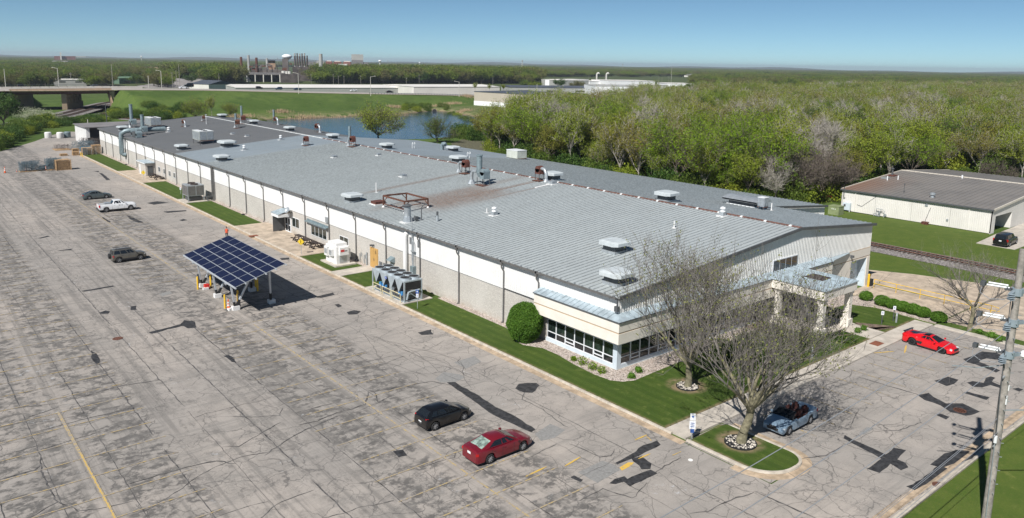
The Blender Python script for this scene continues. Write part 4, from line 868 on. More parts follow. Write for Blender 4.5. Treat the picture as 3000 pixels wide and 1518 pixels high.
def blower(x, y, lb, stack=0, s=1.0, arch=False, m=M_rustbox):
    r = thing('roof_blower', lb, 'blower', (x, y, rz(x))); r.scale = (s, s, s)
    MB().box(-.45, .45, -.65, .35, 1.0, 1.75).cyl((-.45, -.15, 1.7), (.45, -.15, 1.7), .48, n=12).build('housing', m, r, 40)
    for a, b in ((-.4, -.6), (.4, -.6), (-.4, .3), (.4, .3)): MB().bar((a, b, SL*a if x < RX else 0), (a, b, 1.05), .06).build('leg', M_trim, r)
    if arch: MB().pipe([(0, -.3, 1.6), (.0, -.8, 1.85), (0, -1.3, 1.7), (0, -1.6, 1.2), (0, -1.65, .2)], .24, 10).build('duct', M_galv, r, 50)
    else: MB().pipe([(0, 1.7, .1), (0, 1.7, 1.3), (0, 1.4, 1.65), (0, .3, 1.7)], .16, 8).build('duct', M_galv, r, 50)
    MB().lathe([(.45, 0), (.2, .5)], 8, (0, -1.65 if arch else 1.7, 0)).build('boot', M_galv, r)
    MB().box(-.8, .8, -.9, .6, .03, .08).build('base', M_rust, r)
    if stack: MB().cyl((0, 1.0, 1.2), (0, 1.0, stack), .27, n=10).build('stack', M_bluegrey, r, 40)
    return r
blower(23.3, 54.1, 'rust red drum blower on legs with a thin pipe just below the ridge'); blower(26.7, 40.7, 'rust red blower feeding a curved silver duct at the ridge', arch=True)
blower(20.7, 105.5, 'small rust red blower alone on the pale roof left of centre', s=.9); blower(25.7, 95.2, 'rust red blower with a blue grey stack beside the ridge at mid roof', stack=4.0)
blower(22.9, 149.6, 'dark blower with a short stack, left of the far ridge pair', stack=3.6, m=M_rust); blower(27.3, 157.4, 'red blower with a tall thin stack on the far ridge', stack=4.6)
blower(38.0, 162.4, 'far blower with bare thin stack on the rear slope in front of the pond', stack=4.0, arch=True, m=M_rust); blower(36.8, 134.3, 'rust red blower with curved silver duct against the pond', arch=True)
blower(15.6, 168.3, 'small dark blower with curved silver duct alone on the dark far roof', arch=True, s=.85, m=M_rust); blower(23.1, 175.6, 'tiny dark blower near the far gable below the ridge', s=.7, m=M_rust)
stack_blower(3.6, 160.3, 'shorter blue grey stack with two pipes by the far eaves', 5.2, .95); stack_blower(6.0, 180.4, 'tallest blue grey stack on the far corner of the roof', 6.2, 1.0)
t = thing('dust_collector', 'dark cabinet between two round blue drums at the far eaves', 'dust collector', (1.6, 158.2, rz(1.6)))
MB().box(-.7, .7, -1.4, 1.4, .15, 1.3).build('cabinet', M_trim, t)
for yy in (-2.1, 2.1): MB().cyl((-.6, yy, 1.0), (.6, yy, 1.0), .7, n=16).box(-.6, .6, yy-.7, yy+.7, 0.1, 1.0).build('drum', M_bluegrey, t, 40)
def rtu(x, y, lx, ly, h, lb, legs=.9, fans=0, m=M_beige, slats=True):
    r = thing('rooftop_unit', lb, 'air conditioner', (x, y, rz(x)))
    MB().box(-lx/2, lx/2, -ly/2, ly/2, legs, legs+h).build('housing', m, r)
    MB().box(-lx/2-.04, lx/2+.04, -ly/2-.04, ly/2+.04, legs+h, legs+h+.08).build('top_panel', M_alum, r)
    if slats:
        n = 4
        for i in range(n): MB().box(-lx/2-.06, -lx/2-.01, -ly/2+.08+i*(ly-.08)/n, -ly/2+(i+1)*(ly-.08)/n-.08+.08, legs+.15, legs+h-.12).build('coil_panel', M_galv, r)
        for i in range(2): MB().box(-lx/2+.08+i*lx/2, -lx/2+(i+1)*lx/2-.08, -ly/2-.05, -ly/2-.01, legs+.15, legs+h-.12).build('coil_panel', M_galv, r)
    for a in (-lx/2+.1, lx/2-.1):
        for b in (-ly/2+.1, ly/2-.1): MB().bar((a, b, -.3), (a, b, legs), .1).build('leg', M_trim, r)
    MB().box(-lx/2, lx/2, -ly/2-.02, -ly/2+.1, legs-.12, legs).box(-lx/2, lx/2, ly/2-.1, ly/2+.02, legs-.12, legs).build('rail', M_rust, r)
    for i in range(fans): MB().lathe([(.42, 0), (.42, .12), (.36, .12), (.34, .04), (0, .04)], 14, (0, -ly/2+ly*(i+.5)/fans, legs+h+.08)).build('fan', M_trim, r)
    return r
rtu(8.3, 130.3, 3.0, 4.6, 1.9, 'pale ribbed condenser unit on a raised frame on the far front slope, nearer one', fans=3)
rtu(9.5, 173.5, 2.6, 5.4, 1.9, 'pale ribbed condenser unit behind the far stacks, farther one', fans=3)
rtu(51.9, 76, 2.4, 3.4, 1.5, 'boxy pale green rooftop unit low on the rear slope against the trees', legs=.25, slats=False)
rtu(37.9, 11.1, .9, .9, 1.1, 'small grey condenser on legs near the gable of the rear slope', legs=.45, m=M_galv)
t = thing('bent_duct', 'short fat blue grey bent duct on the rear slope beside a hood vent', 'duct', (44.8, 91.9, rz(44.8))); MB().pipe([(0, 0, 0), (0, 0, .9), (0, -.3, 1.3), (0, -.9, 1.4), (0, -1.2, 1.2)], .42, 12).build('duct', M_bluegrey, t, 50)
for x, y, lb in ((37.4, 72.5, 'pair of bent white pipes on the rear slope, nearer'), (38.4, 93.0, 'pair of bent white pipes on the rear slope, farther')):
    t = thing('bent_pipes', lb, 'pipe', (x, y, rz(x)))
    for k in (-.25, .25): MB().pipe([(k, 0, 0), (k, 0, 1.1), (k, -.15, 1.25), (k, -.3, 1.1), (k, -.3, .9)], .05, 6).build('pipe', M_alum, t)
t = thing('weather_mast', 'thin pale mast on the dark far roof below the ridge', 'mast', (21, 167, rz(21))); MB().cyl((0, 0, 0), (0, 0, 2.6), .06, n=6).box(-.25, .25, -.04, .04, 2.5, 2.6).build('mast', M_alum, t)

# ================================================================== GROUND EQUIPMENT
# large chiller with ten fans, guard rail in front
ch = thing('chiller', 'long blue grey chiller with ten black roof fans and V shaped coils by the wall', 'chiller', (-4.7, 26.5, .16))
LX, LY, LH = 2.3, 6.9, 2.35
M_ch = mat('chiller_grey', (.36, .41, .44, 1), .45, metal=.15, var=.08)
MB().box(0, LX, 0, LY, LH-.14, LH).build('deck', M_ch, ch)
for a in (0, LX-.14):
    for b in (0, LY-.14): MB().box(a, a+.14, b, b+.14, 0, LH-.14).build('post', M_ch, ch)
MB().box(.0, .14, .14, LY-.14, .0, .14).box(LX-.14, LX, .14, LY-.14, .0, .14).box(.14, LX-.14, 0, .14, .0, .14).box(.14, LX-.14, LY-.14, LY, .0, .14).build('base_frame', M_ch, ch)
for i in range(4):
    b = .35+i*1.62
    for xx in (-.01, LX-.02): MB().add([(xx, b, LH-.14), (xx, b+1.5, LH-.14), (xx, b+.78, .95), (xx+.04, b, LH-.14), (xx+.04, b+1.5, LH-.14), (xx+.04, b+.78, .95)], [(0, 2, 1), (3, 4, 5), (0, 1, 4, 3), (0, 3, 5, 2), (1, 2, 5, 4)]).build('v_panel', M_ch, ch)
    MB().add([(.05, b+.05, LH-.15), (LX-.05, b+.05, LH-.15), (LX-.05, b+.74, 1.0), (.05, b+.74, 1.0), (.05, b+1.45, LH-.15), (LX-.05, b+1.45, LH-.15), (LX-.05, b+.80, 1.0), (.05, b+.80, 1.0)], [(0, 1, 2, 3), (4, 7, 6, 5)]).build('coil', M_trim, ch)
for i in range(5):
    for j in range(2):
        f = MB().lathe([(.62, 0), (.56, .22), (.6, .25), (.53, .25), (.51, .1), (.0, .1)], 18, (.6+1.1*j, .75+1.35*i, LH)).build('fan_shroud', M_ch, ch, 40)
        MB().lathe([(.52, .235), (.12, .25), (.1, .3), (0, .31)], 16, (.6+1.1*j, .75+1.35*i, LH)).build('fan', M_black, f)
MB().box(.16, LX-.16, .02, .06, 1.35, LH-.2).build('end_coil', M_black, ch); MB().box(.2, LX-.25, .5, 6.3, .14, .6).build('pump_skid', M_trim, ch)
M_cb = mat('blue_compressor', (.05, .22, .48, 1), .4)
for b in (1.0, 1.5, 4.4, 5.0, 5.6): MB().cyl((.35, b, .5), (.35, b, 1.0), .17, n=10).build('compressor', M_cb, ch, 40)
MB().box(.02, .3, 2.6, 3.1, .14, 1.3).build('control_box', M_ch, ch)
MB().pipe([(.3, -.05, .3), (.5, -.05, 1.1), (.8, -.05, 1.15), (1.9, -.05, 1.2)], .1, 8).bar((.6, -.05, 1.1), (1.6, -.05, .3), .08).build('pipe', M_ch, ch)
lg = MB().add([(-.03, 3.8+.28*math.cos(t*math.pi/8), 1.95+.13*math.sin(t*math.pi/8)) for t in range(16)], [tuple(range(15, -1, -1))]).build('logo_badge', mat('logo_blue', (.03, .08, .35, 1), .5), ch)
def text(s, size, loc, rot, m, name='lettering', parent=None, ext=.003, align='CENTER'):
    c = bpy.data.curves.new(name, 'FONT'); c.body = s; c.size = size; c.extrude = ext; c.align_x = align; c.align_y = 'CENTER'; c.resolution_u = 2
    o = bpy.data.objects.new(name, c); C.objects.link(o); o.location = loc; o.rotation_euler = rot; dg = bpy.context.evaluated_depsgraph_get()
    me = bpy.data.meshes.new_from_object(o.evaluated_get(dg)); bpy.data.objects.remove(o); me.materials.clear(); me.materials.append(m)
    o2 = bpy.data.objects.new(name, me); C.objects.link(o2); o2.location = loc; o2.rotation_euler = rot
    if parent: o2.parent = parent
    return o2
text('Carrier', .15, (-.035, 3.8, 1.95), (R(90), 0, R(-90)), M_white, parent=ch)
gr_ = thing('guard_rail', 'cream painted pipe guard rail along the kerb in front of the chiller', 'railing', (-5.0, 26.7, .12)); M_cream = mat('cream_rail', (.66, .58, .34, 1), .5)
for i in range(3):
    b = i*2.05+.1; MB().pipe([(0, b, 0), (0, b, 1.0), (0, b+1.75, 1.0), (0, b+1.75, 0)], .04, 6).pipe([(0, b, .5), (0, b+1.75, .5)], .035, 6).build('rail_panel', M_cream, gr_)
# two-fan cooling unit farther along
ac = thing('cooling_unit', 'tall grey air cooled unit with two fans on an open steel stand by the wall', 'chiller', (-4.4, 100.6, .16))
MB().box(0, 2.9, 0, 3.3, .95, 2.9).build('housing', M_galv, ac)
for b in (.06, 1.68): MB().box(-.04, -.01, b+.06, b+1.5, 1.1, 2.75).build('coil_panel', M_gutterm, ac)
for a in (.06, 1.5): MB().box(a+.02, a+1.3, -.04, -.01, 1.1, 2.75).build('coil_panel', M_gutterm, ac)
for a in (0, 2.76):
    for b in (0, 3.16): MB().box(a, a+.14, b, b+.14, 0, .95).build('post', M_galv, ac)
for b in (.85, 2.45): MB().lathe([(.68, 0), (.64, .2), (.58, .2), (.56, .08), (0, .08)], 18, (1.45, b, 2.9)).build('fan_shroud', M_brown, ac, 40)
MB().box(.3, 2.6, .4, 2.9, .1, .75).build('compressor', M_trim, ac)
pr2 = thing('pipe_rack', 'low dark pipe rack running from the two fan unit to the wall', 'pipe rack', (-1.3, 99.9, .16)); MB().box(0, 1.2, 0, .25, .5, .8).box(0, 1.2, .4, .6, .5, .7).box(.1, .2, 0, .6, 0, .5).build('pipes', M_trim, pr2)
# white gas generator on its pad
gn = thing('white_generator', 'bulky white cabinet generator on a concrete pad beside the picnic tables', 'generator', (-3.55, 44.6, .14))
MB().box(-.35, 2.6, -.5, 3.7, -.1, .14).build('pad', M_conc, gn)
MB().box(.2, 2.0, .2, 3.2, .14, 2.35).box(.35, 1.8, .5, 2.9, 2.35, 2.75).build('cabinet', M_white, gn)
MB().box(-.1, .2, .9, 1.9, 1.1, 2.0).box(-.1, .2, 2.2, 3.1, .9, 2.1).box(.5, 1.7, -.15, .2, 1.3, 2.3).box(1.95, 2.25, .4, 1.6, .8, 1.9).build('side_box', M_white, gn)
for b in (1.0, 2.3): MB().box(-.12, -.1, b, b+.7, 1.2, 1.85).build('louvre', M_galv, gn)
MB().box(.6, 1.1, -.17, -.15, 1.75, 2.05).build('warning_label', mat('red_label', (.5, .05, .05, 1), .5), gn); MB().box(1.15, 1.5, -.17, -.15, 1.8, 1.9).build('label', M_trim, gn)
MB().box(.6, 1.6, .16, .2, .3, 1.2).build('radiator_grille', M_galv, gn)
# picnic tables
def picnic(lb, loc, rzv, g):
    r = thing('picnic_table', lb, 'picnic table', loc, rzv, g)
    for k in range(5): MB().box(-.38+.155*k, -.24+.155*k, -.95, .95, .72, .76).build('plank', M_brown, r)
    for s in (-1, 1):
        MB().box(s*.82-.15, s*.82+.15, -.95, .95, .42, .46).build('bench', M_brown, r)
    for b in (-.6, .6):
        MB().box(-.9, .9, b-.05, b+.05, .34, .42).box(-.32, .32, b-.05, b+.05, .64, .72).build('cross_beam', M_brown, r)
        for s in (-1, 1): MB().bar((s*.75, b, 0), (s*.22, b, .7), .1).build('leg', M_brown, r)
    return r
G1 = 'dark picnic tables in a row on the patio'
picnic('dark picnic table farthest from the white generator in the row of three', (-1.25, 60.6, .13), 0, G1)
picnic('middle dark picnic table of the row of three below the four pane window', (-1.25, 57.9, .13), 0, G1)
picnic('dark picnic table nearest the white generator in the row of three', (-1.25, 55.2, .13), 0, G1)
picnic('weathered picnic table under the far small windows, farther of the two', (-1.2, 134.9, .13), 0, 'picnic tables on the far patio')
picnic('weathered picnic table under the far small windows, nearer of the two', (-1.1, 131.4, .13), 0, 'picnic tables on the far patio')
# crossing signs
M_sy = mat('sign_yellow', (.75, .52, .03, 1), .5, var=.05); M_si = mat('sign_black', (.012, .012, .012, 1), .5, var=0)
def crossing_sign(loc, lb):
    r = thing('crossing_sign', lb, 'road sign', loc, R(-48))
    MB().bar((0, 0, 0), (0, 0, 2.35), .05).build('post', M_galv, r)
    s = .5; MB().add([(0, -.035, 1.25), (s, -.035, 1.75), (0, -.035, 2.25), (-s, -.035, 1.75), (0, -.06, 1.25), (s, -.06, 1.75), (0, -.06, 2.25), (-s, -.06, 1.75)], [(3, 2, 1, 0), (4, 5, 6, 7), (0, 1, 5, 4), (1, 2, 6, 5), (2, 3, 7, 6), (3, 0, 4, 7)]).build('plate', M_sy, r)
    q = .466; e = .43
    for i in range(4):
        A = [(0, -q), (q, 0), (0, q), (-q, 0)][i]; B = [(0, -q), (q, 0), (0, q), (-q, 0)][(i+1) % 4]; a_ = tuple(v*e/q for v in A); b_ = tuple(v*e/q for v in B)
        MB().add([(A[0], -.063, 1.75+A[1]), (B[0], -.063, 1.75+B[1]), (b_[0], -.063, 1.75+b_[1]), (a_[0], -.063, 1.75+a_[1])], [(0, 1, 2, 3)]).build('border', M_si, r)
    m = MB(); yy = -.075
    m.cyl((0, yy, 1.98), (0, yy+.01, 1.98), .05, n=10); m.bar((0, yy, 1.93), (-.01, yy, 1.72), .1, .01)
    m.bar((-.01, yy, 1.73), (.11, yy, 1.48), .05, .01).bar((-.02, yy, 1.73), (-.12, yy, 1.50), .05, .01).bar((-.02, yy, 1.9), (.12, yy, 1.76), .035, .01).bar((0, yy, 1.9), (-.13, yy, 1.80), .035, .01)
    m.build('walking_figure', M_si, r)
crossing_sign((-4.43, 52.9, .11), 'yellow diamond pedestrian crossing sign in front of the row of three picnic tables'); crossing_sign((-4.1, 131.0, .11), 'yellow diamond pedestrian crossing sign on the far patio corner')
def post_sign(loc, h, lb, plates, rzv=-48, wood=False):
    r = thing('parking_sign', lb, 'sign', loc, R(rzv)); MB().bar((0, 0, 0), (0, 0, h), .07 if wood else .05).build('post', M_trim if wood else M_galv, r)
    for (z, w, hh, m, mark) in plates:
        p = MB().box(-w/2, w/2, -.05, -.03, z-hh/2, z+hh/2).build('plate', m, r)
        if mark: MB().cyl((0, -.055, z+hh*.05), (0, -.052, z+hh*.05), w*.22, n=10).bar((-.02, -.054, z), (w*.2, -.054, z-hh*.3), .04, .004).build('symbol', mark, p)
        else:
            for k in range(3): MB().box(-w*.32, w*.32, -.054, -.051, z-hh*.25+k*hh*.22, z-hh*.25+k*hh*.22+hh*.09).build('printed_line', M_sblue, p)
M_sblue = mat('sign_blue', (.03, .09, .30, 1), .5, var=0); M_swhite = mat('sign_white', (.72, .73, .75, 1), .5, var=.03)
post_sign((-4.51, 24.19, .11), 2.1, 'accessible parking sign with white plate on the lawn beside the chiller', [(1.85, .32, .42, M_sblue, M_swhite), (1.42, .26, .4, M_swhite, None)])
post_sign((-4.98, -11.75, .05), 2.0, 'stacked white and blue parking signs on a post at the near pavement corner', [(1.75, .36, .5, M_swhite, M_sblue), (1.15, .42, .6, M_swhite, None), (.72, .26, .3, M_sblue, None)])
post_sign((-2.9, 110.0, .11), 1.3, 'small white sign on the lawn strip beside the two fan unit', [(1.05, .3, .45, M_swhite, None)])
post_sign((30.6, -8.1, .11), 1.5, 'small blue white sign on the right hand lawn, left one', [(1.2, .28, .4, M_swhite, M_sblue)], wood=True); post_sign((32.5, -8.4, .11), 1.7, 'small blue white sign on the right hand lawn behind the light bollard', [(1.45, .28, .4, M_swhite, M_sblue)], wood=True)
for x, y, lb in ((16.2, -8.7, 'silver light bollard at the lawn edge in front of the bare tree'), (32.4, -8.75, 'silver light bollard on the right lawn beside the small sign')):
    t = thing('light_bollard', lb, 'bollard light', (x, y, .1)); MB().lathe([(.1, 0), (.1, .8), (.09, .8)], 14).build('post', M_galv, t, 40); MB().lathe([(.08, .8), (.08, .92)], 12).build('lens', M_alum, t); MB().lathe([(.12, .92), (.12, .98), (.04, 1.05), (0, 1.05)], 14).build('cap', M_galv, t)
# solar canopy
pv = thing('solar_canopy', 'tilted solar panel canopy on slanting steel posts over the car park', 'solar canopy', (0, 0, 0))
PX0, PX1, PY0, PY1, PZ0, PZ1 = -20.5, -15.15, 32.75, 49.2, 3.12, 4.75
def pvp(u, v, w=0): # u across 0..1, v along metres
    return (PX0+(PX1-PX0)*u, PY0+v, PZ0+(PZ1-PZ0)*u+w)
def m_pv():
    m = NT('solar_cells'); p = m.pos(obj=True); br = m.n('ShaderNodeTexBrick'); m.l(p, br.inputs[0]); br.offset = 0
    br.inputs['Scale'].default_value = 1; br.inputs['Brick Width'].default_value = .164; br.inputs['Row Height'].default_value = .164; br.inputs['Mortar Size'].default_value = .006
    br.inputs['Color1'].default_value = (.006, .009, .03, 1); br.inputs['Color2'].default_value = (.008, .013, .042, 1); br.inputs['Mortar'].default_value = (.05, .06, .10, 1)
    m.col(br.outputs[0]); m.rough(.35); m.b.inputs['Specular IOR Level'].default_value = .03; return m.m
M_pv = m_pv(); M_pvf = mat('brushed_aluminium', (.52, .55, .58, 1), .4, metal=.35, var=.05)
ang = math.atan2(PZ1-PZ0, PX1-PX0); Ls = math.hypot(PZ1-PZ0, PX1-PX0); cw = Ls/5; cl = (PY1-PY0)/8
pm_ = MB().box(.04, cw-.04, .03, cl-.03, 0, .035).mesh('solar_panel', M_pv); fm_ = MB().box(.02, .04, .02, cl-.02, -.01, .045).box(cw-.04, cw-.02, .02, cl-.02, -.01, .045).box(.04, cw-.04, .015, .03, -.01, .045).box(.04, cw-.04, cl-.03, cl-.015, -.01, .045).mesh('panel_frame', M_pvf)
for i in range(5):
    for j in range(8):
        x_ = cw*i*math.cos(ang); z_ = cw*i*math.sin(ang)
        o = inst('solar_panel', pm_, pv, (PX0+x_, PY0+cl*j, PZ0+z_)); o.rotation_euler = (0, -ang, 0)
        f = inst('panel_frame', fm_, o)
for u in (.0, .2, .4, .6, .8, 1.0): MB().bar(pvp(u, -.25, -.06), pvp(u, PY1-PY0+.1, -.06), .12, .1).build('purlin', M_pvf, pv)
for v in (2.6, 8.0, 13.0): MB().bar(pvp(-.02, v, -.2), pvp(1.02, v, -.2), .16, .2).build('rafter', M_pvf, pv)
for v, yb in ((2.6, 35.3), (8.0, 40.75), (13.0, 45.7)):
    for xb, tops in ((-19.65, (.08, .52)), (-15.8, (.86,))):
        MB().box(xb-.35, xb+.35, yb-.3, yb+.3, 0, .42).build('footing', M_white, pv)
        for tp in tops:
            q = Vector(pvp(tp, yb-PY0, -.3)); p = Vector((xb+(.12 if tp > .3 and xb < -18 else -.08), yb, .42)); d = (q-p)
            MB().bar(p+d*.18, q, .2, .16).build('post', M_pvf, pv); MB().bar(p, p+d*.18, .24, .2).build('post_sleeve', M_black, pv)
G2 = 'yellow bollards round the solar canopy posts'
for x, y, lb in ((-20.4, 44.95, 'yellow bollard left of the red battery charger under the canopy'), (-18.95, 45.0, 'yellow bollard right of the red charger under the canopy'), (-20.35, 36.4, 'yellow bollard next to the tall striped cone'), (-18.7, 37.2, 'yellow bollard behind the near canopy post pair'), (-15.3, 40.4, 'yellow bollard in the canopy shade, nearer of the close pair'), (-15.1, 41.5, 'yellow bollard in the canopy shade, farther of the close pair')):
    MB().lathe([(.1, 0), (.1, 1.4), (.085, 1.47), (.04, 1.5), (0, 1.5)], 12).build('yellow_bollard', M_yell, loc=(x, y, 0), label=lb, cat='bollard', group=G2, smooth=40)
def cone(x, y, lb, s=1.0, g='traffic cones round the scrap wire', tall=True):
    r = thing('traffic_cone', lb, 'traffic cone', (x, y, 0), rnd.uniform(0, 1), g); r.scale = (s, s, s)
    MB().box(-.19, .19, -.19, .19, 0, .04).build('base', M_black if tall else M_orange, r); MB().lathe([(.13, .04), (.045, .8), (.03, .92), (0, .92)], 12).build('cone', M_orange, r, 50)
    for z in (.35, .58): MB().lathe([(.134-.107*(z-.04)/.96*.95, z), (.134-.107*(z+.13-.04)/.96*.95, z+.13)], 12).build('stripe', M_white, r)
xk, yk = G(670, 908); cone(xk, yk, 'tall orange and white striped cone beside the near canopy footing', 1.25, 'traffic cone by the canopy')
t = thing('battery_charger', 'small red wheeled charger on the ground between two yellow bollards', 'charger', (-19.55, 44.6, 0)); MB().obox((0, 0, .32), (.5, .5, .42)).build('case', mat('bright_red_plastic', (.62, .03, .02, 1), .4), t); MB().box(-.5, .1, -.45, -.1, .02, .25).build('tray', M_white, t); MB().cyl((-.3, .1, .12), (.3, .1, .12), .12, n=10).build('wheel', M_black, t)
t = thing('scrap_box', 'small white box lying by the near canopy footing', 'box', (-20.15, 35.5, 0)); MB().obox((0, 0, .12), (.5, .35, .24), (0, 0, .4)).build('box', M_white, t)
for y_ in (35.5, 45.9): MB().box(-.12, .12, -.1, .1, .2, 1.5).build('charging_post', M_trim, loc=(-19.2 if y_ < 40 else -20.0, y_, 0), label='slim black charging post at the %s canopy footing' % ('near' if y_ < 40 else 'far left'), cat='charging post')

# yellow ramp railing and dock post at the right
yr = thing('ramp_railing', 'yellow pipe railing along the concrete ramp by the lorry door', 'railing', (43.4, -.5, .05))
ny = [0, -2.6, -5.3, -7.9, -10.6, -12.6]
for i, a in enumerate(ny): MB().cyl((0, a-.6, 0), (0, a-.6, 1.05), .035, n=6).build('baluster', M_yell, yr)
MB().pipe([(0, -.6, .55), (0, -13.2, .55)], .035, 6).build('rail', M_yell, yr)
MB().pipe([(0, -.6, 1.05), (0, -13.2, 1.05), (0, -13.9, .95), (0, -14.0, .6), (0, -13.2, .5)], .035, 6).build('rail', M_yell, yr)
MB().lathe([(.14, 0), (.14, 1.5), (.1, 1.58), (0, 1.6)], 12).build('dock_post', M_yell, loc=(43.3, -.45, .05), label='thick yellow post beside the lorry door jamb', cat='bollard')
MB().box(-.25, .25, -.2, .2, 0, .9).build('dock_bumper', M_black, loc=(43.95, -.4, 0), label='black rubber dock bumper behind the thick yellow post', cat='dock bumper')
for x, y, lb in ((-5.8, 184.6, 'left yellow post at the far kerb end'), (-5.75, 183.0, 'right yellow post at the far kerb end')): MB().lathe([(.1, 0), (.1, .95), (0, 1.0)], 10).build('kerb_post', M_yell, loc=(x, y, 0), label=lb, cat='bollard')

# ================================================================== VEHICLES
def paint(name, c, metal=.0, rough=.3): return mat(name, c, rough, metal, var=0, coat=.5)
M_tyre = mat('tyre_rubber', (.018, .018, .019, 1), .8, var=.1)
M_rim = mat('alloy_rim', (.55, .56, .58, 1), .3, metal=.6, var=0); M_rimb = mat('black_rim', (.02, .02, .022, 1), .35, var=0)
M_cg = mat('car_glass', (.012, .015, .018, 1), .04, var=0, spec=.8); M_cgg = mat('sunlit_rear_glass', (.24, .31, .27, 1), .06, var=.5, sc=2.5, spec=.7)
M_tail = mat('tail_lamp_red', (.45, .01, .01, 1), .2, var=0); M_head = mat('head_lamp', (.55, .58, .6, 1), .15, var=0)
M_plastic = mat('black_plastic', (.02, .02, .022, 1), .6, var=0); M_chrome = mat('chrome', (.6, .6, .62, 1), .15, metal=.9, var=0); M_red_seat = mat('red_leather', (.06, .018, .014, 1), .6)
def interp(P, x): return float(np.interp(x, [p[0] for p in P], [p[1] for p in P]))
def make_wheel(parent, x, y, r, w, rim, spokes=5):
    side = -1 if y < 0 else 1
    a = MB(); prof = [(r*.62, -w/2), (r*.9, -w/2), (r, -w*.36), (r, w*.36), (r*.9, w/2), (r*.62, w/2), (r*.62, -w/2)]; n = 20; v = []; f = []
    for q, z in prof:
        for i in range(n): t = 2*math.pi*i/n; v.append((q*math.cos(t), z, q*math.sin(t)))
    for j in range(len(prof)-1):
        for i in range(n): f.append((j*n+i, (j+1)*n+i, (j+1)*n+(i+1) % n, j*n+(i+1) % n))
    wh = MB().add(v, f).build('wheel', M_tyre, parent, 40, (x, y, r))
    m = MB(); yo = side*w*.38
    m.cyl((0, side*w*.15, 0), (0, side*w*.2, 0), r*.62, n=18, mi=1)
    for k in range(spokes):
        t = 2*math.pi*k/spokes+.3; m.bar((0, yo, 0), (r*.6*math.cos(t), yo, r*.6*math.sin(t)), r*.17, .03)
    m.cyl((0, yo-side*.02, 0), (0, yo+side*.02, 0), r*.15, n=10)
    for i in range(18):
        t0, t1 = 2*math.pi*i/18, 2*math.pi*(i+1)/18; q0, q1 = r*.56, r*.66
        m.quad((q0*math.cos(t0), yo, q0*math.sin(t0)), (q1*math.cos(t0), yo, q1*math.sin(t0)), (q1*math.cos(t1), yo, q1*math.sin(t1)), (q0*math.cos(t1), yo, q0*math.sin(t1)))
    m.build('rim', [rim, M_plastic], wh); return wh
